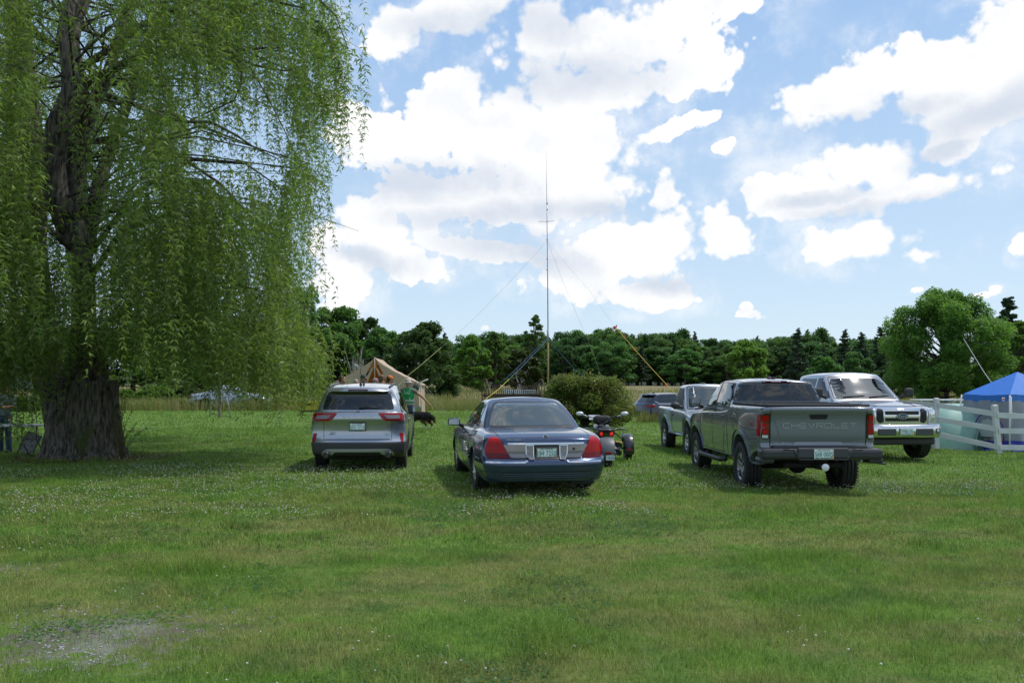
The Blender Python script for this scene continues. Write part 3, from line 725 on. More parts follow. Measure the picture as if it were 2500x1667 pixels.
# ------------------------------------------------------------------ silver sport utility seen from behind
def build_suv():
    P = paint('silver_paint', (.36, .38, .41), .8, .27)
    car = Car('suv', 'silver sport utility vehicle with twin exhausts and a roof whip aerial, parked beside the willow', 'car', (0, 0, 0), 0, paint=P)
    # origin on the ground under the middle; rear face at y = -2.3
    zt = curve([(-2.3, 1.17), (-1.2, 1.16), (.2, 1.08), (.9, 1.06), (1.6, 1.0), (2.1, .90), (2.3, .80)])
    zb = curve([(-2.3, .34), (-1.9, .24), (1.8, .22), (2.3, .27)])
    W = curve([(-2.4, .885), (-1.9, .93), (-1.4, .945), (-.6, .925), (.7, .925), (1.4, .94), (2.0, .91), (2.4, .84)])
    prof = curve([(.2, .93), (.4, .975), (.62, 1.0), (.85, 1.0), (1.0, .985), (1.17, .94)])
    yr = curve([(.2, -2.20), (.30, -2.27), (.44, -2.30), (.56, -2.30), (.60, -2.27), (.64, -2.24), (.80, -2.215), (.95, -2.23), (1.00, -2.26), (1.08, -2.255), (1.2, -2.20)])
    yf = curve([(.2, 2.22), (.4, 2.30), (.6, 2.31), (.9, 2.25), (1.1, 2.1)])
    car.shell((26, 60, 22), (.05, .02, .06), lower_fn(zt, zb, W, prof, yr, yf, pr=.20, pf=.34, pw=3.6, crown=.02),
              [(-1.355, .36, .385, .60), (1.355, .36, .385, .60)])
    zr = curve([(-2.2, 1.615), (-1.7, 1.68), (-.6, 1.735), (.4, 1.69), (1.2, 1.5)])
    wb = curve([(-2.3, .83), (-1, .865), (.8, .85), (1.4, .80)]); wr = curve([(-2.3, .60), (-1, .665), (.6, .63), (1.4, .58)])
    yb = curve([(0, -2.24), (.45, -2.13), (.80, -2.03), (.93, -2.07), (1, -2.03)]); yfc = curve([(0, 1.30), (.5, .85), (1, .38)])
    car.shell((22, 50, 18), (.10, .03, .12), cabin_fn(zr, 1.00, wb, wr, yb, yfc, crown=.045, bow=.17, side=.035))
    car.lock()
    G = M_GLASS
    car.patch('rear_window', G, 'rear', round_poly([(-.70, 1.205), (.70, 1.205), (.625, 1.50), (.56, 1.555), (-.56, 1.555), (-.625, 1.50)], [.05, .05, .08, .06, .06, .08]), .006, .03)
    sp = car.patch('spoiler', P, 'rear', round_poly([(-.60, 1.565), (.60, 1.565), (.58, 1.635), (-.58, 1.635)], .02), .10, .14, .06)
    br = MB(); car.strip(br, 'rear', [(-.19, 1.592), (.19, 1.592)], .018, .105); br.build('high_brake_light', M_LAMPD, car.root)
    for sg in (-1, 1):
        poly = [(.395, 1.145), (.87, 1.14), (.90, 1.06), (.88, .985), (.55, .985), (.485, 1.02)]
        poly = poly if sg > 0 else mirror(poly)
        tl = car.patch('tail_light', mat('deep_red_lamp', (.24, .004, .008), .2, coat=.3, spec=.3), 'rear', round_poly(poly, .02), .016, .05, .04)
        inn = [(.50, 1.105), (.80, 1.10), (.815, 1.03), (.585, 1.03)]; inn = inn if sg > 0 else mirror(inn)
        car.patch('reverse_lamp', mat('lamp_grey', (.15, .12, .125), .15, coat=1), 'rear', round_poly(inn, .015), .021, .01, .05, parent=tl)
        rf = [(.805, .745), (.875, .745), (.885, .575), (.845, .575)]; rf = rf if sg > 0 else mirror(rf)
        car.patch('reflector', M_LAMP, 'rear', round_poly(rf, .012), .012, .04, .05)
        # side glass
        sd_ = 'right' if sg > 0 else 'left'
        for (a0, a1, b0, b1) in ((-.12, .98, -.10, .52), (-1.02, -.17, -1.06, -.15), (-1.78, -1.10, -1.60, -1.12)):
            z0 = 1.12; z1 = 1.535
            car.patch('side_window', G, sd_, round_poly([(a0, z0), (a1, z0), (b1, z1 - (.02 if a1 > .5 else 0)), (b0, z1)], .035), .004, .02, .09)
        ln = MB()
        for yy in (-1.10, -.14, .95): car.strip(ln, sd_, [(yy, 1.10), (yy + .02, .75), (yy, .36)], .010)
        car.strip(ln, sd_, [(-1.0, .36), (.95, .36)], .010); ln.build('door_gap', M_SEAM, car.root)
        handle(car, sd_, -.30, .98, P); handle(car, sd_, -1.22 + .27, .98, P)
        cl = MB()
        for (cy) in (-1.355, 1.355):       # black cladding arcs round the wheel openings
            pts = [(cy + .43 * math.cos(a), .36 + .43 * math.sin(a)) for a in np.linspace(-.15, math.pi + .15, 16)]; car.strip(cl, sd_, pts, .075, .012)
        car.strip(cl, sd_, [(-.93, .33), (.93, .33)], .12, .012); cl.build('wheel_arch_trim', M_TRIM, car.root)
        rr_ = MB(); rr_.tube([(sg * .585, -1.80, 1.645), (sg * .605, -1.6, 1.685), (sg * .61, -.5, 1.725), (sg * .59, .2, 1.69), (sg * .57, .38, 1.645)], .018, 8); rr_.build('roof_rail', mat('rail_grey', (.10, .105, .11), .4, metal=.4), car.root)
    ln = MB()
    car.strip(ln, 'rear', [(-.66, 1.13), (-.655, .62), (.655, .62), (.66, 1.13)], .006)
    car.strip(ln, 'rear', [(-.42, .985), (.42, .985)], .008); ln.build('hatch_gap', M_SEAM, car.root)
    # pressed panel above the plate
    car.patch('number_recess', P, 'rear', round_poly([(-.42, .99), (.42, .99), (.56, .80), (-.56, .80)], .03), .004, .02, .05)
    car.patch('hatch_lower', P, 'rear', round_poly([(-.64, .775), (.64, .775), (.64, .64), (-.64, .64)], .03), .012, .03, .05)
    # black lower bumper and silver skid plate
    car.carve('bumper', M_TRIM, [((0, 0, .575), (0, 0, 1)), ((0, -1.80, 0), (0, 1, 0))], lambda c, n: c.z < .575 and c.y < -1.80)
    sk = round_poly([(-.72, .29), (-.66, .40), (-.58, .45), (.58, .45), (.66, .40), (.72, .29), (.55, .30), (.52, .365), (-.52, .365), (-.55, .30)], .015)
    skp = [(-.72, .29), (-.69, .38), (-.60, .445), (.60, .445), (.69, .38), (.72, .29)]
    car.patch('skid_plate', mat('skid_silver', (.42, .43, .44), .35, metal=.6), 'rear', round_poly(skp, .04), .02, .05, .05)
    car.patch('skid_recess', M_TRIM, 'rear', round_poly([(-.50, .285), (-.44, .385), (.44, .385), (.50, .285)], .03), .026, .03, .05)
    for sg in (-1, 1):
        ex = MB(); ex.lathe([(.048, -.10), (.062, -.10), (.062, .08), (.048, .08), (.048, -.10)], 24, (0, 0, 0), 'Y', False); ex.lathe([(.05, -.02), (.001, -.02)], 20, (0, 0, 0), 'Y', False)
        e = ex.build('exhaust_pipe', mat('dark_chrome', (.09, .09, .095), .25, metal=1), car.root); e.location = (sg * .60, -2.245, .335)
    e = MB(); V = [(.065 * math.cos(a), 0, .03 * math.sin(a)) for a in np.linspace(0, 2 * math.pi, 24, endpoint=False)]
    p = car.hit('rear', 0, 1.16, .012); e.tube([p + Vector((0, .01, 0)), p], [.001, .001], 3)
    em = MB(); em.add([p + Vector(v) for v in V] + [p + Vector(v) + Vector((0, .02, 0)) for v in V], [tuple(range(24))] + [(i, i + 24, (i + 1) % 24 + 24, (i + 1) % 24) for i in range(24)])
    emo = em.build('oval_emblem', M_CHROME, car.root)
    e2 = MB(); e2.add([p + Vector((v[0] * .86, -.003, v[2] * .8)) for v in V], [tuple(range(24))]); e2.build('emblem_field', mat('emblem_blue', (.01, .03, .16), .2, coat=1), emo)
    e3 = MB(); tx(e3, 'Ford', .028, (p.x, p.y - .005, p.z), .085, .001); e3.build('emblem_script', M_CHROME, emo)
    for i, ch in enumerate('ESCAPE'):
        q = car.hit('rear', -.265 + i * .106, 1.065, .006); l_ = MB(); tx(l_, ch, .030, q, .042, .004); l_.build('badge_letter', M_CHROME, car.root)
    q = car.hit('rear', .555, .72, .02); l_ = MB(); tx(l_, 'HYBRID', .016, q, .13, .002); l_.build('badge', M_CHROME, car.root)
    q = car.hit('rear', -.48, .735, .02); dk = MB(); tx(dk, 'SALES', .030, q, .13, .001); tx(dk, 'AUTO', .016, q + Vector((0, 0, .032)), .10, .001); dk.build('dealer_sticker', mat('decal_dark', (.03, .03, .035), .5), car.root)
    car.plate('rear', (0, .875), '552 7714', frame=True, border=M_TRIM, sub='NEW HAMPSHIRE', off=.03)
    wp = MB(); a = car.hit('rear', .02, 1.235, .03); b = car.hit('rear', .42, 1.245, .03); wp.tube([a, a.lerp(b, .45) + Vector((0, 0, .02)), b], [.018, .013, .006], 6); wp.build('rear_wiper', M_TRIM, car.root)
    # aerials on the roof: black shark fin and a magnet-mounted whip
    top = car.hit('top', .045, -1.45); fb = MB(); fb.box(top + Vector((0, 0, .02)), (.05, .16, .05), bev=.015, taper=.6); fb.box(top + Vector((0, -.03, .06)), (.03, .08, .06), (.3, 0, 0), bev=.01, taper=.5); fb.build('shark_fin', M_TRIM, car.root)
    top = car.hit('top', .0, -1.62); an = MB(); an.lathe([(.03, 0), (.032, .012), (.018, .03), (.010, .05), (.008, .12)], 14, top); an.tube([top + Vector((0, 0, .1)), top + Vector((0.0, 0, .50)), top + Vector((-.005, 0, .78))], [.005, .004, .003], 5); an.build('whip_aerial', M_DARK, car.root)
    mirrors(car, 1.03, .72, 1.14, .20, .15)
    # front face parts (seen only from other positions)
    car.patch('windscreen', M_GLASSL, 'front', round_poly([(-.70, 1.09), (.70, 1.09), (.56, 1.56), (-.56, 1.56)], .05), .005, .02, .08)
    for sg in (-1, 1):
        pl = [(.45, .80), (.80, .84), (.82, .72), (.48, .70)]; car.patch('headlight', M_CLEAR, 'front', round_poly(pl if sg > 0 else mirror(pl), .02), .01, .04, .06)
    car.patch('grille', M_TRIM, 'front', round_poly([(-.42, .78), (.42, .78), (.36, .50), (-.36, .50)], .03), .01, .03, .06)
    ub = MB(); ub.box((0, 0, .27), (1.4, 4.0, .10), bev=.03); ub.tube([(-.7, -1.355, .33), (.7, -1.355, .33)], .06, 8); ub.build('underbody', M_DARK, car.root)  # dark block added so the gap beneath the car reads dark
    car.body()
    car.wheels(.352, .225, [(-0.80, -1.355), (.80, -1.355), (-.80, 1.355), (.80, 1.355)], .235, 10, M_RIM)
    s_ = 126.0; d = F / s_
    px = 740 + 690 / 5.227; th = R(4.4)
    cx, cy = (px - 1250) / F * d, d
    L = 2.3; car.root.location = (cx - math.sin(th) * L, cy + math.cos(th) * L, g1(cx, cy + 1.5) + .0); car.root.rotation_euler.z = th
    return car
suv = build_suv()

# ------------------------------------------------------------------ blue full-size sedan
def build_sedan():
    P = paint('steel_blue_paint', (.030, .052, .115), .55, .22, .10)
    car = Car('sedan', 'steel blue full-size sedan with wide red tail lights, parked nearest the camera', 'car', (0, 0, 0), 0, paint=P)
    # rear bumper at y=-2.70, front at 2.70
    zt = curve([(-2.7, .90), (-2.5, .965), (-2.1, 1.0), (-1.6, 1.02), (-.8, .99), (.9, .97), (1.5, .96), (2.2, .88), (2.7, .74)])
    zb = curve([(-2.7, .235), (-2.3, .21), (2.2, .20), (2.7, .26)])
    W = curve([(-2.8, .90), (-2.2, .955), (-1.4, .99), (0, .985), (1.4, .985), (2.2, .95), (2.8, .86)])
    prof = curve([(.2, .91), (.35, .965), (.52, 1.0), (.70, .99), (.85, .955), (.95, .90), (1.02, .84)])
    yr = curve([(.2, -2.60), (.26, -2.66), (.36, -2.69), (.50, -2.71), (.555, -2.70), (.585, -2.66), (.62, -2.615), (.80, -2.60), (.93, -2.56), (1.0, -2.42)])
    yf = curve([(.2, 2.60), (.4, 2.70), (.56, 2.70), (.7, 2.62), (.85, 2.45)])
    car.shell((34, 70, 24), (.07, .02, .10), lower_fn(zt, zb, W, prof, yr, yf, pr=.20, pf=.30, pw=4.5, crown=.03),
              [(-1.455, .34, .365, .66), (1.455, .34, .365, .66)])
    zr = curve([(-1.7, 1.30), (-1.1, 1.445), (-.5, 1.485), (.1, 1.475), (.6, 1.43), (1.4, 1.2)])
    wb = curve([(-2, .79), (-.8, .835), (.8, .83), (1.5, .76)]); wr = curve([(-1.6, .57), (-.8, .60), (.5, .58), (1.4, .52)])
    yb = curve([(0, -1.80), (.3, -1.56), (.6, -1.30), (.85, -1.06), (1, -.80)]); yfc = curve([(0, 1.42), (.5, .86), (1, .38)])
    car.shell((26, 44, 18), (.12, .03, .10), cabin_fn(zr, .90, wb, wr, yb, yfc, crown=.05, bow=.13, side=.025))
    car.lock()
    # glass: rear window seen through a little, paler tint
    GL = M_GLASSL
    car.patch('rear_window', GL, 'rear', round_poly([(-.70, 1.035), (.70, 1.035), (.60, 1.27), (.52, 1.385), (-.52, 1.385), (-.60, 1.27)], [.05, .05, .15, .08, .08, .15]), .005, .02, .05)
    fr = MB(); rp = round_poly([(-.715, 1.02), (.715, 1.02), (.61, 1.28), (.53, 1.397), (-.53, 1.397), (-.61, 1.28)], [.05, .05, .15, .08, .08, .15]); car.strip(fr, 'rear', rp + [rp[0]], .022, .004); fr.build('window_seal', M_TRIM, car.root)
    for sg in (-1, 1):
        sd_ = 'right' if sg > 0 else 'left'
        car.patch('side_window', M_GLASS, sd_, round_poly([(-.02, 1.0), (.95, 1.0), (.42, 1.375), (-.02, 1.395)], .04), .004, .02, .08)
        car.patch('side_window', M_GLASS, sd_, round_poly([(-.98, 1.0), (-.10, 1.0), (-.10, 1.395), (-.72, 1.36)], .05), .004, .02, .08)
        ch = MB(); car.strip(ch, sd_, [(-1.02, .99), (.98, .985)], .018, .006); car.strip(ch, sd_, [(-1.03, .99), (-.76, 1.38), (-.3, 1.41), (.1, 1.41), (.44, 1.39), (.98, .985)], .012, .006)
        car.strip(ch, sd_, [(-2.25, .555), (-1.85, .555)], .03, .012); car.strip(ch, sd_, [(-1.05, .50), (1.05, .50)], .045, .014); ch.build('side_moulding', mat('moulding_blue', (.10, .13, .19), .25, metal=.7, coat=1), car.root)
        g = MB()
        for yy in (-1.02, -.06, 1.02): car.strip(g, sd_, [(yy, .97), (yy - (.0 if yy > -1 else -.05), .60), (yy, .27)], .009)
        car.strip(g, sd_, [(-1.0, .26), (1.0, .26)], .009); g.build('door_gap', M_SEAM, car.root)
        handle(car, sd_, -.85, .86, P); handle(car, sd_, .12, .86, P)
        # tail lamp wrapping the corner
        poly = [(.545, .60), (.88, .60), (.905, .68), (.90, .76), (.84, .885), (.79, .915), (.70, .90)]
        poly = poly if sg > 0 else mirror(poly)
        tl = car.patch('tail_light', M_LAMP, 'rear', round_poly(poly, .03), .012, .06, .035)
        band = [(.55, .605), (.875, .605), (.90, .675), (.575, .675)]; band = band if sg > 0 else mirror(band)
        car.patch('lamp_band', M_LAMPD, 'rear', round_poly(band, .01), .016, .01, .05, parent=tl)
        g = MB(); pts = [(.52, .60), (.685, .90), (.68, .955)]; car.strip(g, 'rear', [(sg * a, b) for a, b in pts], .009, .004); g.build('boot_gap', M_SEAM, car.root)
        pc = MB(); pts = [(.30, .565), (.34, .545), (.90, .545)]; car.strip(pc, 'rear', [(sg * a, b + .0) for a, b in pts], .026, .014); pc.build('bumper_strip', M_CHROME, car.root)
    # full-width applique between the lamps
    ap = [(-.53, .605), (.53, .605), (.645, .80), (-.645, .80)]
    car.patch('rear_applique', mat('warm_silver', (.20, .185, .17), .3, metal=.8, coat=1), 'rear', round_poly(ap, .02), .010, .04, .05)
    car.patch('applique_band', mat('dark_applique', (.10, .095, .09), .3, metal=.7, coat=1), 'rear', [(-.575, .665), (.575, .665), (.595, .70), (-.595, .70)], .013, .01, .05)
    car.patch('chrome_bar', M_CHROME, 'rear', round_poly([(-.57, .800), (.57, .800), (.59, .826), (-.59, .826)], .012), .028, .05, .05)
    car.patch('number_recess', mat('recess_dark', (.02, .02, .022), .5), 'rear', round_poly([(-.19, .585), (.19, .585), (.19, .79), (-.19, .79)], .02), .014, .04, .05)
    for sg in (-1, 1):
        pl = [(.20, .585), (.265, .585), (.31, .66), (.315, .79), (.20, .79)]; car.patch('reverse_light', mat('reverse_lamp_clear', (.17, .165, .16), .15, coat=1, vary=.3, vscale=25), 'rear', round_poly(pl if sg > 0 else mirror(pl), .015), .026, .05, .05)
        fr = MB(); q = [(.20, .585), (.265, .585), (.31, .66), (.315, .79), (.20, .79), (.20, .585)]; car.strip(fr, 'rear', [(sg * a, b) for a, b in q], .012, .03); fr.build('lamp_frame', M_CHROME, car.root)
    car.plate('rear', (0, .672), '184 7250', border=mat('chain_frame', (.25, .25, .25), .3, metal=1), sub='NEW HAMPSHIRE', off=.032)
    lk = MB(); p = car.hit('rear', .42, .73, .014); lk.lathe([(.02, 0), (.02, -.006), (.012, -.008), (.001, -.004)], 16, p, 'Y'); lk.build('boot_lock', M_TRIM, car.root)
    # round emblem
    p = car.hit('rear', 0, .905, .010); em = MB(); em.lathe([(.030, .0), (.030, -.008), (.042, -.010), (.044, 0)], 28, p, 'Y'); eo = em.build('round_emblem', M_CHROME, car.root)
    e2 = MB(); e2.lathe([(.031, -.004), (.001, -.005)], 24, p, 'Y', False); e2.build('emblem_field', mat('emblem_dark', (.03, .03, .05), .3, coat=1), eo)
    e3 = MB()
    for k in (-.016, 0, .016): e3.tube([p + Vector((k - .008, -.009, -.022)), p + Vector((k, -.009, 0)), p + Vector((k + .012, -.009, .02))], .0032, 5)
    e3.build('emblem_bars', M_CHROME, eo)
    l_ = MB(); q = car.hit('rear', -.46, .868, .008); tx(l_, 'GRAND MARQUIS  LS', .022, q, .27, .002); l_.build('badge', mat('badge_silver', (.75, .76, .78), .3, metal=.6), car.root)
    # grooves low in the bumper
    g = MB()
    for zz in (.375, .345, .315): car.strip(g, 'rear', [(-.66, zz), (.66, zz)], .008, .007)
    g.build('bumper_ribs', mat('rib_blue', (.11, .16, .27), .3, metal=.6, coat=1), car.root)
    g = MB()
    for zz in (.385, .36, .33, .305): car.strip(g, 'rear', [(-.67, zz), (.67, zz)], .007, .002)
    car.strip(g, 'rear', [(-.93, .405), (-.5, .40), (.5, .40), (.93, .405)], .007, .003); car.strip(g, 'rear', [(-.52, .597), (.52, .597)], .010, .004)
    g.build('bumper_gap', M_SEAM, car.root)
    g = MB(); car.strip(g, 'top', [(-.70, -2.42), (-.72, -1.85), (.72, -1.85), (.70, -2.42)], .008, .002); g.build('boot_lid_gap', M_SEAM, car.root)
    # whole bumper skin is a part of its own
    car.carve('bumper', P, [((0, 0, .598), (0, 0, 1)), ((0, -2.02, 0), (0, 1, 0))], lambda c, n: c.z < .598 and c.y < -2.02)
    # parcel shelf load glimpsed: nothing added; front end
    car.patch('windscreen', GL, 'front', round_poly([(-.68, 1.0), (.68, 1.0), (.54, 1.37), (-.54, 1.37)], .06), .005, .02, .08)
    car.patch('grille', M_CHROME, 'front', round_poly([(-.36, .74), (.36, .74), (.32, .52), (-.32, .52)], .03), .01, .03, .06)
    for sg in (-1, 1):
        pl = [(.42, .75), (.86, .75), (.88, .60), (.42, .58)]; car.patch('headlight', M_CLEAR, 'front', round_poly(pl if sg > 0 else mirror(pl), .02), .01, .04, .06)
    mirrors(car, 1.05, .80, 1.01, .23, .145, M_TRIM)
    ub = MB(); ub.box((0, 0, .27), (1.5, 4.6, .12), bev=.03); ub.tube([(-.7, -1.455, .33), (.7, -1.455, .33)], .06, 8); ub.box((.55, -2.35, .26), (.4, .5, .14), bev=.04); ub.build('underbody', M_DARK, car.root)  # dark fill added where light showed through between the wheels
    car.body()
    car.wheels(.335, .225, [(-.84, -1.455), (.84, -1.455), (-.84, 1.455), (.84, 1.455)], .215, 16, M_RIM)
    th = R(9.5); d = 12.42; px = 1337; cx = (px - 1250) / F * d; L = 2.70
    car.root.location = (cx - math.sin(th) * L, d + math.cos(th) * L, 0.0); car.root.rotation_euler.z = th
    return car
sedan = build_sedan()

# ------------------------------------------------------------------ grey crew-cab pickup seen from behind
def fender(car, side, cy, r, z0, wd, off, matl, name='wheel_arch', a0=.12, a1=math.pi - .12):
    g = MB(); car.strip(g, side, [(cy + r * math.cos(a), z0 + r * math.sin(a)) for a in np.linspace(a0, a1, 18)], wd, off); return g.build(name, matl, car.root)
def build_grey_pickup():
    P = paint('grey_paint', (.165, .185, .225), .4, .27, .2)
    car = Car('pickup_truck', 'metallic grey crew-cab pickup with its tailgate to the camera and black step bars', 'pickup truck', (0, 0, 0), 0, paint=P)
    # tailgate at y=-2.62, front 2.72, wheelbase 3.34 (rear axle -1.50, front 1.84)
    zt = curve([(-2.7, 1.44), (-2.5, 1.445), (-.6, 1.45), (-.45, 1.36), (.2, 1.30), (1.2, 1.28), (2.2, 1.22), (2.7, 1.06)])
    zb = curve([(-2.7, .78), (-2.2, .66), (-2.0, .55), (-.9, .50), (2.2, .50), (2.7, .55)])
    W = curve([(-2.8, .92), (-2.2, .945), (-1.5, .965), (-.7, .93), (1.2, .93), (1.84, .965), (2.4, .93), (2.8, .86)])
    prof = curve([(.45, .96), (.75, .985), (1.0, 1.0), (1.2, .985), (1.35, .965), (1.46, .945)])
    yr = curve([(.45, -2.58), (.80, -2.60), (.86, -2.585), (.95, -2.60), (1.2, -2.605), (1.30, -2.62), (1.36, -2.655), (1.41, -2.66), (1.46, -2.64)])
    yf = curve([(.45, 2.6), (.8, 2.72), (1.1, 2.70), (1.25, 2.6)])
    car.shell((30, 80, 22), (.05, .012, .05), lower_fn(zt, zb, W, prof, yr, yf, pr=.05, pf=.30, pw=9, crown=.01),
              [(-1.50, .45, .50, .62), (1.84, .45, .50, .62)])
    zr = curve([(-.8, 1.84), (-.4, 1.89), (.3, 1.92), (1.0, 1.87), (1.6, 1.7)])
    wb = curve([(-.9, .84), (0, .87), (1.6, .84)]); wr = curve([(-.8, .66), (0, .69), (1.2, .66)])
    yb = curve([(0, -.72), (.5, -.66), (1, -.55)]); yfc = curve([(0, 1.75), (.5, 1.30), (1, .80)])
    car.shell((24, 44, 18), (.09, .03, .10), cabin_fn(zr, 1.25, wb, wr, yb, yfc, crown=.05, bow=.06, side=.02))
    # bed: black cover sits between the rails
    car.lock()
    G = M_GLASS
    bd = MB(); bd.box((0, -1.62, 1.462), (1.66, 1.96, .03), bev=.012)
    for k in range(4): bd.box((0, -2.35 + k * .48, 1.481), (1.60, .03, .012), bev=.004)
    bd.build('bed_cover', mat('bed_cover_vinyl', (.03, .032, .035), .7, bump=.15, bscale=200), car.root)
    rw = car.patch('rear_window', G, 'rear', round_poly([(-.80, 1.50), (.80, 1.50), (.70, 1.80), (-.70, 1.80)], [.05, .05, .07, .07]), .006, .03, .06)
    rp = round_poly([(-.83, 1.475), (.83, 1.475), (.72, 1.825), (-.72, 1.825)], [.06, .06, .08, .08]); g = MB(); car.strip(g, 'rear', rp + [rp[0]], .028, .008)
    car.strip(g, 'rear', [(-.245, 1.50), (-.235, 1.79)], .018, .009); car.strip(g, 'rear', [(.235, 1.50), (.225, 1.79)], .018, .009); car.strip(g, 'rear', [(-.235, 1.785), (.235, 1.785)], .014, .009); car.strip(g, 'rear', [(-.235, 1.515), (.235, 1.515)], .02, .009); g.build('window_seal', M_TRIM, rw)
    hb = car.patch('high_brake_light', M_LAMP, 'rear', round_poly([(-.26, 1.845), (.26, 1.845), (.25, 1.915), (-.25, 1.915)], .015), .05, .10, .08)
    for sg in (-1, 1):
        pl = [(sg * .09, 1.865), (sg * .20, 1.865), (sg * .20, 1.895), (sg * .09, 1.895)]; car.patch('cargo_lamp', M_CLEAR, 'rear', pl if sg > 0 else pl[::-1], .055, .01, .06, parent=hb)
    # tail lamps at the corners
    for sg in (-1, 1):
        poly = [(.775, .93), (.900, .93), (.905, 1.30), (.86, 1.335), (.775, 1.335)]; poly = poly if sg > 0 else mirror(poly)
        tl = car.patch('tail_light', mat('lamp_black', (.02, .006, .007), .15, coat=1), 'rear', round_poly(poly, .025), .014, .06, .04)
        for (z0, z1, m_) in ((1.20, 1.30, M_LAMP), (1.115, 1.18, M_LAMP), (1.005, 1.10, M_LAMP)):
            q = [(.795, z0), (.888, z0), (.888, z1), (.795, z1)]; car.patch('lamp_lens', m_, 'rear', round_poly(q if sg > 0 else mirror(q), .02), .024, .012, .05, parent=tl)
        q = [(.80, .945), (.89, .945), (.89, .99), (.80, .99)]; car.patch('reverse_lamp', M_CLEAR, 'rear', round_poly(q if sg > 0 else mirror(q), .01), .024, .012, .05, parent=tl)
        sd_ = 'right' if sg > 0 else 'left'
        q = [(-2.555, .96), (-2.47, .99), (-2.42, 1.06), (-2.48, 1.12), (-2.42, 1.20), (-2.43, 1.30), (-2.555, 1.32)]; car.patch('side_lamp', M_LAMP, sd_, round_poly(q, .02), .006, .03, .05, parent=tl)
    # tailgate cut out as a part with its pressed letters
    ln = MB()
    for sg in (-1, 1): car.strip(ln, 'rear', [(sg * .765, .80), (sg * .765, 1.455)], .012, .002)
    car.strip(ln, 'rear', [(-.76, .815), (.76, .815)], .01, .002); ln.build('tailgate_gap', M_SEAM, car.root)
    tg = car.patch('tailgate', P, 'rear', round_poly([(-.755, .825), (.755, .825), (.755, 1.30), (-.755, 1.30)], .015), .006, .02, .05)
    car.patch('tailgate_panel', P, 'rear', round_poly([(-.60, .90), (.60, .90), (.70, 1.24), (-.70, 1.24)], .04), .016, .02, .05, parent=tg)
    car.patch('tailgate_step', P, 'rear', round_poly([(-.42, .83), (.42, .83), (.36, .88), (-.36, .88)], .02), .022, .02, .05, parent=tg)
    hd = car.patch('handle_recess', M_DARK, 'rear', round_poly([(-.13, 1.24), (.13, 1.24), (.15, 1.315), (-.15, 1.315)], .025), .012, .03, .05, parent=tg)
    lm = mat('pressed_letter', (.36, .38, .41), .3, metal=.6, coat=1)
    l_ = MB(); p = car.hit('rear', 0, 1.10, .02)
    # blocky wide letters drawn as stroke outlines
    GL = {'C': [[(1, 1), (0, 1), (0, 0), (1, 0)]], 'H': [[(0, 0), (0, 1)], [(1, 0), (1, 1)], [(0, .5), (1, .5)]], 'E': [[(1, 1), (0, 1), (0, 0), (1, 0)], [(0, .5), (.9, .5)]],
          'V': [[(0, 1), (.5, 0), (1, 1)]], 'R': [[(0, 0), (0, 1), (1, 1), (1, .5), (0, .5)], [(.5, .5), (1, 0)]], 'O': [[(0, 0), (0, 1), (1, 1), (1, 0), (0, 0)]], 'L': [[(0, 1), (0, 0), (1, 0)]], 'T': [[(0, 1), (1, 1)], [(.5, 1), (.5, 0)]],
          'D': [[(0, 0), (0, 1), (.8, 1), (1, .8), (1, .2), (.8, 0), (0, 0)]], 'A': [[(0, 0), (.5, 1), (1, 0)], [(.25, .4), (.75, .4)]]}
    def word(mb, s_, x0, x1, z0, h, wd, off, gap=.28):
        n = len(s_); cw = (x1 - x0) / (n + (n - 1) * gap)
        for i, c in enumerate(s_):
            bx = x0 + i * cw * (1 + gap)
            for st in GL[c]: car.strip(mb, 'rear', [(bx + a * cw, z0 + b * h) for a, b in st], wd, off, .03)
    word(l_, 'CHEVROLET', -.565, .60, 1.105, .072, .011, .022); l_.build('pressed_name', lm, tg)
    l_ = MB(); word(l_, 'COLORADO', -.72, -.44, .853, .022, .006, .022); l_.build('badge', lm, tg)
    q = car.hit('left', -2.15, 1.14, .006); l_ = MB(); Mx = Matrix.Translation(q) @ Matrix.Rotation(-math.pi / 2, 4, 'Z'); tx(l_, 'Z71', .06, (0, 0, 0), .20, .002, M=Mx); l_.build('side_decal', mat('decal_red', (.40, .02, .02), .4), car.root)
    # bumper
    bmp = MB()
    bmp.box((0, -2.66, .70), (1.92, .30, .17), bev=.05); bmp.box((0, -2.60, .80), (1.50, .22, .06), bev=.02)
    for sg in (-1, 1): bmp.box((sg * .86, -2.62, .60), (.24, .30, .10), (0, 0, 0), bev=.04); bmp.box((sg * .955, -2.60, .55), (.14, .30, .03), (0, sg * .1, 0), bev=.01)
    bo = bmp.build('bumper', mat('bumper_black', (.032, .034, .038), .42, bump=.1, bscale=220), car.root)
    rc = MB(); rc.box((0, -2.80, .72), (.80, .06, .16), bev=.02, taper=1.0); rc.tube([(-.62, -2.815, .775), (-.46, -2.82, .775), (-.38, -2.825, .62), (.38, -2.825, .62), (.46, -2.82, .775), (.62, -2.815, .775)], .012, 6); rc.build('plate_recess', mat('recess_grey', (.05, .052, .057), .5), bo)
    sv = car.bvh; car.bvh = None; pl = car.plate('rear', (0, -2.842, .705), '568 0005', sub='NEW HAMPSHIRE'); car.bvh = sv
    yb_ = MB(); yb_.box((.149, -.006, 0), (.006, .004, .15)); yb_.build('plate_edge', mat('yellow_edge', (.6, .42, .10), .5), pl)
    ht = MB(); ht.box((0, -2.62, .50), (.10, .40, .09), bev=.01); ht.box((0, -2.45, .50), (1.0, .08, .08), bev=.02); ht.build('tow_hitch', M_DARK, car.root)
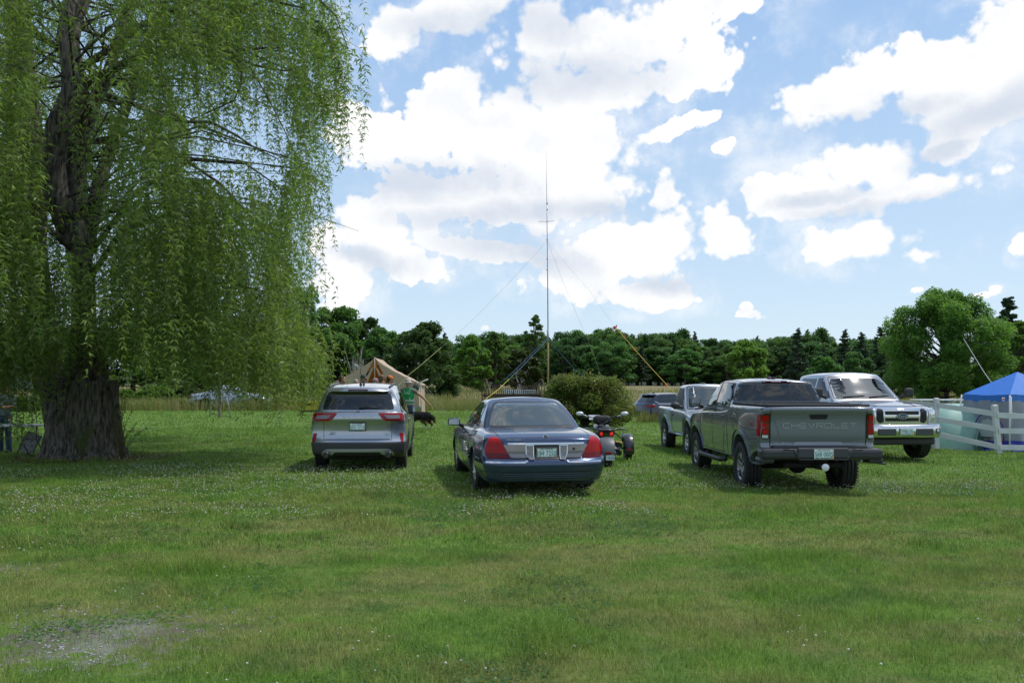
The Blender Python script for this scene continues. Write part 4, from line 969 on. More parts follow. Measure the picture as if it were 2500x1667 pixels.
    hc = MB(); hc.lathe([(.001, -.012), (.05, -.010), (.058, 0), (.058, .02), (.03, .03), (.03, .14)], 20, (0, 0, 0), 'Y'); h_ = hc.build('hitch_cover', mat('white_plastic', (.78, .78, .78), .35, coat=.5), car.root); h_.location = (.02, -2.86, .50); h_['label'] = 'plain round white cap on the hitch receiver'
    for sg in (-1, 1):
        sd_ = 'right' if sg > 0 else 'left'
        car.patch('side_window', G, sd_, round_poly([(.52, 1.40), (1.48, 1.40), (1.05, 1.80), (.50, 1.835)], .04), .004, .02, .08)
        car.patch('side_window', G, sd_, round_poly([(-.40, 1.40), (.42, 1.40), (.42, 1.835), (-.32, 1.82)], .04), .004, .02, .08)
        g = MB(); rp = [(-.46, 1.385), (-.38, 1.84), (.45, 1.862), (1.08, 1.82), (1.56, 1.385), (-.46, 1.385)]; car.strip(g, sd_, rp, .03, .006); car.strip(g, sd_, [(.47, 1.39), (.47, 1.85)], .08, .006); g.build('window_seal', M_TRIM, car.root)
        g = MB()
        for q in ([(-.62, 1.46), (-.62, .55)], [(-.46, 1.38), (-.50, 1.1), (-.42, .95), (-.30, .56)], [(.47, 1.38), (.45, .56)], [(1.42, 1.30), (1.40, .9), (1.38, .56)], [(-.40, .56), (1.38, .56)]): car.strip(g, sd_, q, .011, .002)
        g.build('door_gap', M_SEAM, car.root)
        handle(car, sd_, -.22, 1.22, P, .17, .035); handle(car, sd_, .66, 1.22, P, .17, .035)
        for cy in (-1.50, 1.84): fender(car, sd_, cy, .535, .45, .085, .02, P)
        g = MB(); car.strip(g, sd_, [(-2.55, 1.40), (-2.0, 1.375), (-.64, 1.375)], .03, .012); car.strip(g, sd_, [(-.35, 1.02), (.6, 1.0), (1.35, 1.02)], .025, .008); g.build('body_crease', P, car.root)
        st = MB(); st.tube([(sg * .93, -.55, .44), (sg * 1.0, -.40, .42), (sg * 1.0, 1.15, .42), (sg * .93, 1.3, .44)], .045, 8)
        for yy in (-.3, .35, 1.0): st.tube([(sg * .98, yy, .42), (sg * .70, yy, .54)], .02, 6)
        st.build('step_bar', M_TRIM, car.root)
    mirrors(car, 1.10, 1.18, 1.45, .23, .19, M_TRIM)
    fb = MB(); top = car.hit('top', .07, .1); fb.box(top + Vector((0, 0, .02)), (.06, .18, .05), bev=.02, taper=.6); fb.box(top + Vector((.08, .02, .015)), (.08, .1, .03), bev=.01); fb.build('roof_aerial', M_TRIM, car.root)
    g = MB()
    for sg in (-1, 1): car.strip(g, 'top', [(sg * .60, -.5), (sg * .61, .9)], .02, .002)
    g.build('roof_seam', M_SEAM, car.root)
    car.patch('windscreen', M_GLASSL, 'front', round_poly([(-.72, 1.36), (.72, 1.36), (.60, 1.80), (-.60, 1.80)], .05), .005, .02, .08)
    car.patch('grille', M_TRIM, 'front', round_poly([(-.50, 1.10), (.50, 1.10), (.46, .75), (-.46, .75)], .03), .01, .03, .06)
    for sg in (-1, 1):
        q = [(.54, 1.12), (.84, 1.10), (.84, 1.0), (.54, .98)]; car.patch('headlight', M_CLEAR, 'front', round_poly(q if sg > 0 else mirror(q), .02), .01, .04, .06)
    ax = MB(); ax.tube([(-.7, -1.5, .42), (.7, -1.5, .42)], .06, 10); ax.sphere((.05, -1.5, .42), (.16, .15, .15)); ax.tube([(.45, -2.5, .46), (.45, -2.0, .48), (.5, -.5, .5)], .045, 8); ax.build('rear_axle', M_DARK, car.root)
    sp = MB(); sp.lathe([(.30, -.08), (.36, -.06), (.36, .06), (.30, .08)], 26, (-.05, -2.15, .60)); sp.build('spare_wheel', M_TYRE, car.root)
    car.body()
    car.wheels(.415, .265, [(-.81, -1.50), (.81, -1.50), (-.81, 1.84), (.81, 1.84)], .24, 6, M_RIMD, 'split', True)
    d = 13.15; px = 2009; cx = (px - 1250) / F * d; th = R(0.6); L = 2.80
    car.root.location = (cx - math.sin(th) * L, d + math.cos(th) * L, -.10); car.root.rotation_euler.z = th
    return car
grey = build_grey_pickup()

# ------------------------------------------------------------------ big silver pickup facing the camera
def build_silver_pickup():
    P = paint('bright_silver_paint', (.42, .44, .48), .7, .3, .15)
    car = Car('pickup_truck', 'large bright silver pickup with a wide chrome grille, facing the camera by the white fence', 'pickup truck', (0, 0, 0), 0, paint=P)
    # front bumper at y=+2.9, tail at -2.95
    zt = curve([(-2.95, 1.42), (-.9, 1.42), (-.7, 1.36), (.3, 1.34), (1.15, 1.33), (1.7, 1.32), (2.3, 1.27), (2.6, 1.20), (2.9, 1.10)])
    zb = curve([(-2.95, .7), (-2.2, .55), (2.2, .50), (2.9, .60)])
    W = curve([(-2.95, .98), (0, .99), (1.9, 1.01), (2.4, .99), (2.9, .95)])
    prof = curve([(.45, .97), (.8, 1.0), (1.1, 1.0), (1.25, .97), (1.42, .92)])
    yr = curve([(.45, -2.9), (1.4, -2.95)]); yf = curve([(.45, 2.70), (.7, 2.74), (1.05, 2.74), (1.20, 2.66), (1.3, 2.5)])
    car.shell((30, 70, 22), (.05, .015, .08), lower_fn(zt, zb, W, prof, yr, yf, pr=.05, pf=.28, pw=5, crown=.05),
              [(-1.75, .43, .49, .66), (1.93, .43, .49, .66)])
    zr = curve([(-1.2, 1.92), (-.3, 2.0), (.4, 1.99), (1.0, 1.88), (1.4, 1.7)])
    wb = curve([(-1, .89), (0, .91), (1.4, .88)]); wr = curve([(-1, .70), (0, .73), (1, .70)])
    yb = curve([(0, -1.02), (1, -.92)]); yfc = curve([(0, 1.52), (.5, 1.07), (1, .56)])
    car.shell((26, 44, 20), (.09, .03, .10), cabin_fn(zr, 1.22, wb, wr, yb, yfc, crown=.055, bow=.09, side=.02))
    car.lock()
    ws = car.patch('windscreen', M_GLASSL, 'front', round_poly([(-.765, 1.385), (.765, 1.385), (.64, 1.855), (-.64, 1.855)], [.06, .06, .08, .08]), .005, .02, .06)
    rp = round_poly([(-.81, 1.365), (.81, 1.365), (.67, 1.885), (-.67, 1.885)], [.06, .06, .08, .08]); g = MB(); car.strip(g, 'front', rp + [rp[0]], .02, .004); g.build('window_seal', M_TRIM, car.root)
    g = MB(); car.strip(g, 'front', [(-.75, 1.372), (.75, 1.372)], .035, .01)
    for x0 in (-.05, .60):
        a = car.hit('front', x0, 1.385, .02); b = car.hit('front', x0 - .55, 1.43, .02); g.tube([a, a.lerp(b, .5) + Vector((0, .02, .01)), b], [.018, .012, .008], 6)
    g.build('wiper', M_TRIM, car.root)
    # chrome grille with two dark slots, side nostrils and badge
    gr = car.patch('grille', M_CHROME, 'front', round_poly([(-.62, .78), (.62, .78), (.65, 1.15), (.58, 1.19), (-.58, 1.19), (-.65, 1.15)], .04), .02, .06, .06)
    for (z0, z1) in ((1.02, 1.10), (.875, .95)): car.patch('grille_slot', M_DARK, 'front', round_poly([(-.40, z0), (.40, z0), (.40, z1), (-.40, z1)], .012), .026, .02, .06, parent=gr)
    for sg in (-1, 1):
        q = [(.435, .86), (.53, .83), (.60, .90), (.60, 1.10), (.54, 1.16), (.45, 1.14)]; car.patch('grille_nostril', M_DARK, 'front', round_poly(q if sg > 0 else mirror(q), .02), .028, .02, .05, parent=gr)
        q = [(.66, .80), (.95, .84), (.985, 1.10), (.93, 1.17), (.68, 1.17)]; hl = car.patch('headlight', M_CLEAR, 'front', round_poly(q if sg > 0 else mirror(q), .02), .012, .06, .04)
        for (z0, z1) in ((1.00, 1.14), (.85, .95)):
            q = [(.72, z0), (.90, z0), (.92, z1), (.72, z1)]; car.patch('lamp_reflector', mat('lamp_chrome', (.6, .62, .64), .15, metal=.9, vary=.5, vscale=30), 'front', round_poly(q if sg > 0 else mirror(q), .02), .018, .01, .06, parent=hl)
    p = car.hit('front', 0, .985, .035); em = MB(); el = lambda k, y_: [p + Vector((k * .14 * math.cos(a), y_, k * .062 * math.sin(a))) for a in np.linspace(0, 2 * math.pi, 28, endpoint=False)]
    em.add(el(1, .012) + el(1, -.03), [tuple(range(28))[::-1]] + [(i, (i + 1) % 28, (i + 1) % 28 + 28, i + 28) for i in range(28)]); eo = em.build('oval_emblem', M_CHROME, gr)
    # (emblem parts live directly under the truck to stay two levels deep)
    e2 = MB(); e2.add(el(.86, .015), [tuple(range(28))[::-1]]); e2.build('emblem_field', mat('emblem_blue', (.01, .03, .16), .2, coat=1), gr)
    e3 = MB(); tx(e3, 'Ford', .06, (0, -.018, 0), .18, .002, M=Matrix.Translation(p) @ Matrix.Rotation(math.pi, 4, 'Z')); e3.build('emblem_script', M_CHROME, gr)
    # chrome bumper
    def bump_fn(u, v, w_):
        x = u * .99; z = .66 + w_ * .145 + 0 * u; y = 2.80 + v * .10 - .26 * np.abs(u) ** 5 + .02 * (1 - w_ * w_); return x, y, z
    V, Q = warpbox((30, 6, 8), (.03, .4, .3), bump_fn); b = MB(); b.add(V, Q, True); bo = b.build('bumper', M_CHROME, car.root)
    for sg in (-1, 1):
        s2 = MB(); s2.box((sg * .44, 2.912, .645), (.42, .03, .15), bev=.02); s2.build('bumper_insert', mat('insert_grey', (.06, .062, .066), .5), bo)
        s2 = MB(); s2.box((sg * .80, 2.812, .66), (.15, .06, .12), (0, 0, -sg * .35), bev=.02); s2.build('lamp_bezel', mat('insert_grey', (.06, .062, .066), .5), bo)
        fl = MB(); fl.sphere((sg * .80, 2.835, .665), (.045, .02, .04), 14, 8); fl.build('fog_lamp', M_CLEAR, bo)
    va = MB(); va.box((0, 2.64, .43), (1.62, .20, .16), bev=.04); va.box((0, 2.58, .54), (1.7, .2, .12), bev=.03); va.build('air_dam', M_TRIM, car.root)
    sv = car.bvh; car.bvh = None; car.plate('front', (0, 2.948, .655), 'TYBILLW', sub=''); car.bvh = sv
    gg = MB(); car.strip(gg, 'front', [(-.95, 1.19), (-.7, 1.20), (.7, 1.20), (.95, 1.19)], .012, .003); gg.build('hood_gap', M_SEAM, car.root)
    for sg in (-1, 1):
        hb = MB(); car.strip(hb, 'top', [(sg * .55, 1.6), (sg * .48, 2.5)], .035, .012); hb.build('hood_crease', P, car.root)
        sd_ = 'right' if sg > 0 else 'left'
        for (a0, a1, b0, b1) in ((.32, 1.22, .30, .80), (-.70, .22, -.62, .22)): car.patch('side_window', M_GLASS, sd_, round_poly([(a0, 1.37), (a1, 1.37), (b1, 1.84), (b0, 1.86)], .04), .004, .02, .08)
        g = MB()
        for q in ([(.27, 1.38), (.27, .56)], [(1.22, 1.30), (1.20, .6)], [(-.75, 1.36), (-.7, .56)], [(-1.05, 1.4), (-1.05, .56)]): car.strip(g, sd_, q, .011, .002)
        g.build('door_gap', M_SEAM, car.root)
        handle(car, sd_, .45, 1.15, P, .2, .04); handle(car, sd_, -.52, 1.15, P, .2, .04)
        for cy in (-1.75, 1.93): fender(car, sd_, cy, .52, .43, .06, .015, P)
        q = [(-2.93, .95), (-2.75, .95), (-2.75, 1.35), (-2.93, 1.35)]; car.patch('tail_light', M_LAMP, sd_, q, .008, .02, .08)
    mb = None
    for sg in (-1, 1):
        mb = MB(); mb.box((0, 0, 0), (.23, .10, .22), bev=.05); mb.tube([(-sg * .05, 0, -.06), (-sg * .22, -.02, -.12)], [.04, .045], 8); m_ = mb.build('door_mirror', M_TRIM, car.root); m_.location = (sg * 1.17, 1.10, 1.50)
    an = MB(); top = car.hit('top', .86, 1.65); an.tube([top, top + Vector((0, -.05, .70))], .0025, 5); an.build('radio_aerial', M_DARK, car.root)
    bd = MB(); bd.box((0, -2.0, 1.40), (1.5, 1.75, .03)); bd.build('truck_bed', M_DARK, car.root)
    car.body()
    car.wheels(.405, .275, [(-.86, -1.75), (.86, -1.75), (-.86, 1.93), (.86, 1.93)], .235, 6, M_RIM)
    d = 19.4; px = 2209; cx = (px - 1250) / F * d; th = math.pi + R(6); L = 2.95     # heading towards the camera, nose turned to the right
    h = Vector((-math.sin(th), math.cos(th), 0)); c = Vector((cx, d, 0)) - h * L
    car.root.location = (c.x, c.y, -.06); car.root.rotation_euler.z = th; car.root.scale = (1.03, 1.03, 1.05)
    return car
silver = build_silver_pickup()

# ------------------------------------------------------------------ small older single-cab pickup facing the camera
def build_small_pickup():
    P = paint('pale_grey_paint', (.40, .45, .50), .5, .33, .3)
    car = Car('pickup_truck', 'small older silver grey single-cab pickup with its window down, nose towards the camera', 'pickup truck', (0, 0, 0), 0, paint=P)
    zt = curve([(-2.35, 1.22), (-.75, 1.22), (-.6, 1.19), (.3, 1.17), (.9, 1.15), (1.6, 1.08), (2.1, 1.0), (2.35, .88)])
    zb = curve([(-2.35, .62), (-1.9, .52), (1.7, .50), (2.35, .55)])
    W = curve([(-2.35, .83), (-1.3, .865), (-.6, .83), (.6, .83), (1.35, .87), (2.0, .84), (2.35, .78)])
    prof = curve([(.5, .96), (.75, .99), (.95, 1.0), (1.1, .98), (1.24, .93)])
    yr = curve([(.5, -2.32), (1.2, -2.35)]); yf = curve([(.5, 2.28), (.7, 2.36), (.9, 2.33), (1.0, 2.22)])
    car.shell((26, 60, 20), (.07, .015, .10), lower_fn(zt, zb, W, prof, yr, yf, pr=.04, pf=.22, pw=5, crown=.04), [(-1.28, .44, .47, .56), (1.32, .44, .47, .56)])
    zr = curve([(-.7, 1.76), (-.3, 1.83), (.2, 1.82), (.7, 1.68), (1, 1.5)])
    wb = curve([(-.7, .74), (0, .77), (1, .74)]); wr = curve([(-.7, .58), (0, .60), (.6, .58)])
    yb = curve([(0, -.62), (1, -.52)]); yfc = curve([(0, .92), (.5, .58), (1, .22)])
    car.shell((24, 30, 18), (.12, .05, .12), cabin_fn(zr, 1.08, wb, wr, yb, yfc, crown=.05, bow=.09, side=.025)); car.lock()
    car.patch('windscreen', M_GLASSL, 'front', round_poly([(-.66, 1.20), (.66, 1.20), (.545, 1.73), (-.545, 1.73)], [.05, .05, .07, .07]), .005, .02, .06)
    rp = round_poly([(-.69, 1.175), (.69, 1.175), (.565, 1.755), (-.565, 1.755)], [.05, .05, .07, .07]); g = MB(); car.strip(g, 'front', rp + [rp[0]], .025, .006); g.build('window_seal', M_TRIM, car.root)
    g = MB(); a = car.hit('front', -.05, 1.19, .02); b = car.hit('front', -.50, 1.24, .02); g.tube([a, b], [.014, .008], 6); a = car.hit('front', .5, 1.19, .02); b = car.hit('front', .05, 1.24, .02); g.tube([a, b], [.014, .008], 6); g.build('wiper', M_TRIM, car.root)
    for sg in (-1, 1):
        sd_ = 'right' if sg > 0 else 'left'
        car.patch('side_window', mat('open_window_shade', (.006, .007, .008), .5), sd_, round_poly([(-.38, 1.19), (.72, 1.19), (.28, 1.71), (-.36, 1.72)], .04), .004, .02, .07)  # near-black panel stands for the shaded cab behind the lowered window
        g = MB(); car.strip(g, sd_, [(-.42, 1.175), (-.39, 1.745), (.29, 1.735), (.77, 1.175)], .02, .006); g.build('window_frame', P, car.root)
        g = MB()
        for q in ([(-.50, 1.2), (-.50, .52)], [(-.44, 1.17), (-.44, .7), (-.36, .55)], [(.80, 1.12), (.78, .55)], [(-.36, .55), (.78, .55)]): car.strip(g, sd_, q, .010, .002)
        g.build('door_gap', M_SEAM, car.root)
        handle(car, sd_, -.30, 1.0, M_TRIM, .15, .035)
        for cy in (-1.28, 1.32): fender(car, sd_, cy, .50, .44, .075, .03, P)
        g = MB(); car.strip(g, sd_, [(-2.2, 1.08), (-1.4, 1.12), (-.7, 1.08)], .018, .006); car.strip(g, sd_, [(-.4, 1.08), (.3, 1.06), (.9, 1.0)], .018, .006); g.build('body_crease', P, car.root)
        q = [(-2.33, .85), (-2.22, .85), (-2.22, 1.12), (-2.33, 1.12)]; car.patch('tail_light', M_LAMP, sd_, q, .008, .02, .08)
        q = [(.60, .80), (.80, .82), (.80, .97), (.60, .97)]; car.patch('headlight', M_CLEAR, 'front', round_poly(q if sg > 0 else mirror(q), .02), .012, .05, .05)
        q = [(2.16, .80), (2.28, .82), (2.26, .96), (2.12, .97)]; car.patch('indicator', mat('amber_lamp', (.75, .38, .02), .2, coat=1), sd_, round_poly(q, .02), .01, .03, .05)
        st = MB(); st.tube([(sg * .80, -.7, .50), (sg * .82, .80, .50)], .03, 6); st.build('sill_bar', P, car.root)
    car.patch('grille', M_TRIM, 'front', round_poly([(-.52, .78), (.52, .78), (.50, .95), (-.50, .95)], .02), .012, .05, .06)
    b = MB(); b.box((0, 2.36, .62), (1.62, .14, .17), bev=.04); b.build('bumper', mat('bumper_silver', (.42, .43, .44), .3, metal=.8), car.root)
    for sg in (-1, 1):
        mb = MB(); mb.sphere((0, 0, 0), (.13, .08, .085), 16, 10); mb.tube([(-sg * .05, 0, -.02), (-sg * .20, -.02, -.06)], [.05, .05], 8); m_ = mb.build('door_mirror', M_TRIM, car.root); m_.location = (sg * .99, .66, 1.27)
    hs = car.patch('hood_scoop', P, 'top', round_poly([(-.30, 1.35), (.30, 1.35), (.26, 1.75), (-.26, 1.75)], .05), .05, .06, .08)
    top = car.hit('top', .05, -.1); fb = MB(); fb.box(top + Vector((0, 0, .015)), (.09, .12, .04), bev=.015, taper=.6); fb.build('roof_lamp', M_TRIM, car.root)
    an = MB(); top = car.hit('top', -.68, .95); an.tube([top, top + Vector((0, 0, .80))], .0025, 5); an.build('radio_aerial', M_DARK, car.root)
    fr = MB(); fr.tube([(-.35, -2.2, .5), (-.35, 2.2, .5)], .05, 6); fr.tube([(.35, -2.2, .5), (.35, 2.2, .5)], .05, 6); fr.box((0, 0, .52), (.9, 1.4, .16)); fr.tube([(-.7, -1.28, .42), (.7, -1.28, .42)], .06, 8); fr.tube([(-.7, 1.32, .42), (.7, 1.32, .42)], .05, 8); fr.build('chassis', M_DARK, car.root)
    bd = MB(); bd.box((0, -1.45, 1.20), (1.40, 1.60, .03)); bd.build('truck_bed', M_DARK, car.root)
    car.body()
    car.wheels(.385, .265, [(-.74, -1.28), (.74, -1.28), (-.74, 1.32), (.74, 1.32)], .20, 5, M_RIM, 'five', True)
    # front-left (image) wheel face at column 1677, distance 21.1; rear at column 1622, distance 23.7
    fw = Vector(((1677 - 1250) / F * 21.1, 21.1)); rw = Vector(((1622 - 1250) / F * 23.7, 23.7)); h = (fw - rw).normalized()
    th = math.atan2(-h.x, h.y); side = Vector((-h.y, h.x))              # toward the vehicle's left (image right)
    ax_c = (fw + rw) / 2 - Vector((side.x, side.y)) * -.85
    c = ax_c - h * .02
    car.root.location = (c.x, c.y, -.09); car.root.rotation_euler.z = th
    return car
small = build_small_pickup()

# ------------------------------------------------------------------ far cars
def build_far_cars():
    P = paint('midnight_paint', (.012, .020, .045), .6, .25, .1)
    car = Car('crossover', 'dark blue crossover standing behind the grass fringe at the edge of the lawn', 'car', (0, 0, 0), 0, paint=P)
    zt = curve([(-2.27, 1.12), (-1, 1.08), (.9, 1.02), (1.6, .96), (2.27, .80)]); zb = curve([(-2.27, .35), (0, .22), (2.27, .28)])
    W = curve([(-2.3, .86), (-1.3, .92), (0, .905), (1.3, .92), (2.3, .82)]); prof = curve([(.2, .93), (.6, 1), (1.12, .93)])
    yr = curve([(.2, -2.2), (.55, -2.27), (.95, -2.24), (1.12, -2.15)]); yf = curve([(.2, 2.2), (.5, 2.27), (.9, 2.1)])
    car.shell((20, 50, 18), (.08, .03, .1), lower_fn(zt, zb, W, prof, yr, yf, pr=.2, pf=.35, pw=3.5), [(-1.35, .35, .38, .6), (1.35, .35, .38, .6)])
    zr = curve([(-2.1, 1.58), (-1.2, 1.65), (-.3, 1.66), (.5, 1.6), (1.3, 1.3)]); wb = curve([(-2, .80), (1, .80)]); wr = curve([(-2, .60), (1, .60)])
    car.shell((18, 40, 16), (.1, .04, .12), cabin_fn(zr, .98, wb, wr, curve([(0, -2.2), (.5, -1.98), (1, -1.70)]), curve([(0, 1.35), (.5, .9), (1, .35)]), bow=.15)); car.lock()
    car.patch('rear_window', M_GLASS, 'rear', round_poly([(-.6, 1.2), (.6, 1.2), (.5, 1.5), (-.5, 1.5)], .06), .006, .03, .1)
    car.patch('spoiler', P, 'rear', round_poly([(-.58, 1.54), (.58, 1.54), (.55, 1.6), (-.55, 1.6)], .02), .16, .2, .1)
    for sg in (-1, 1):
        sd_ = 'right' if sg > 0 else 'left'
        for (a0, a1, b0, b1) in ((-.05, .85, -.05, .42), (-.98, -.13, -.95, -.13), (-1.75, -1.06, -1.42, -1.03)): car.patch('side_window', M_GLASS, sd_, round_poly([(a0, 1.10), (a1, 1.10), (b1, 1.52), (b0, 1.54)], .05), .004, .02, .1)
        g = MB(); car.strip(g, sd_, [(.9, 1.085), (-1.5, 1.09), (-1.8, 1.22)], .03, .008); g.build('window_trim', M_CHROME, car.root)
        q = [(.45, 1.0), (.88, 1.02), (.88, .92), (.5, .93)]; car.patch('tail_light', M_LAMP, 'rear', round_poly(q if sg > 0 else mirror(q), .02), .015, .05, .06)
        q = [(-2.05, .92), (-2.0, 1.02), (-1.75, 1.0), (-1.85, .94)]; car.patch('side_lamp', M_LAMP, sd_, round_poly(q, .02), .01, .03, .08)
        g = MB()
        for yy in (-1.02, -.09, .95): car.strip(g, sd_, [(yy, 1.07), (yy, .35)], .012, .003)
        g.build('door_gap', M_SEAM, car.root); handle(car, sd_, -.3, .95, P); handle(car, sd_, -1.0 + .2, .95, P)
    car.patch('windscreen', M_GLASSL, 'front', round_poly([(-.66, 1.06), (.66, 1.06), (.52, 1.52), (-.52, 1.52)], .05), .005, .02, .1)
    top = car.hit('top', 0, -1.3); fb = MB(); fb.box(top + Vector((0, 0, .03)), (.05, .18, .07), bev=.02, taper=.5); fb.build('shark_fin', M_TRIM, car.root)
    mirrors(car, 1.0, .62, 1.08, .2, .14, P); car.body()
    car.wheels(.355, .225, [(-.79, -1.35), (.79, -1.35), (-.79, 1.35), (.79, 1.35)], .24, 10, M_RIMD)
    # rear corner at column 1540, bonnet away to the right
    th = R(-62); h = Vector((-math.sin(th), math.cos(th))); d = 45.0; rc = Vector(((1560 - 1250) / F * d, d)); c = rc + h * 2.27
    car.root.location = (c.x, c.y, g1(c.x, c.y) - .03); car.root.rotation_euler.z = th
    # pale old saloon standing in the tall grass, half hidden by the willow
    P2 = paint('faded_silver_paint', (.30, .33, .38), .4, .4, .4)
    car = Car('old_saloon', 'pale silver saloon standing in tall grass behind the hanging willow branches', 'car', (0, 0, 0), 0, paint=P2)
    zt = curve([(-2.3, .88), (-1.5, .94), (.9, .92), (1.6, .88), (2.3, .70)]); zb = curve([(-2.3, .3), (0, .22), (2.3, .28)])
    W = curve([(-2.3, .84), (0, .88), (2.3, .80)]); prof = curve([(.2, .94), (.55, 1), (.95, .90)])
    car.shell((18, 44, 14), (.1, .03, .15), lower_fn(zt, zb, W, prof, curve([(.2, -2.25), (.5, -2.3), (.9, -2.2)]), curve([(.2, 2.2), (.5, 2.3), (.9, 2.1)]), pr=.2, pf=.35, pw=3.5), [(-1.3, .32, .35, .6), (1.35, .32, .35, .6)])
    zr = curve([(-1.3, 1.25), (-.4, 1.37), (.3, 1.36), (1.1, 1.15)])
    car.shell((16, 36, 14), (.14, .06, .14), cabin_fn(zr, .85, curve([(-2, .74), (1, .74)]), curve([(-2, .52), (1, .52)]), curve([(0, -1.75), (.5, -1.25), (1, -.75)]), curve([(0, 1.25), (.5, .75), (1, .20)]), bow=.12)); car.lock()
    for sg in (-1, 1):
        sd_ = 'right' if sg > 0 else 'left'
        for (a0, a1, b0, b1) in ((-.05, .80, -.05, .25), (-1.15, -.12, -.72, -.12)): car.patch('side_window', mat('dusty_glass', (.12, .13, .12), .12, coat=1, ior=1.8), sd_, round_poly([(a0, .95), (a1, .95), (b1, 1.27), (b0, 1.29)], .05), .004, .02, .1)
        q = [(.5, .82), (.8, .8), (.8, .62), (.5, .62)]; car.patch('tail_light', M_LAMP, 'rear', round_poly(q if sg > 0 else mirror(q), .02), .015, .05, .08)
        q = [(.5, .72), (.78, .72), (.78, .58), (.5, .58)]; car.patch('headlight', M_CLEAR, 'front', round_poly(q if sg > 0 else mirror(q), .02), .015, .05, .08)
    car.patch('windscreen', M_GLASSL, 'front', round_poly([(-.6, .95), (.6, .95), (.46, 1.28), (-.46, 1.28)], .05), .005, .02, .1)
    car.patch('rear_window', M_GLASSL, 'rear', round_poly([(-.58, .96), (.58, .96), (.45, 1.26), (-.45, 1.26)], .05), .005, .02, .1)
    mirrors(car, .95, .6, .98, .16, .11, P2); car.body(); car.wheels(.32, .2, [(-.76, -1.3), (.76, -1.3), (-.76, 1.35), (.76, 1.35)], .2, 8, M_RIM)
    d = 53.5; cx = (565 - 1250) / F * d; car.root.location = (cx, d, g1(cx, d) + .03); car.root.rotation_euler.z = R(-84); car.root.scale = (1.08, 1.08, 1.12)
build_far_cars()

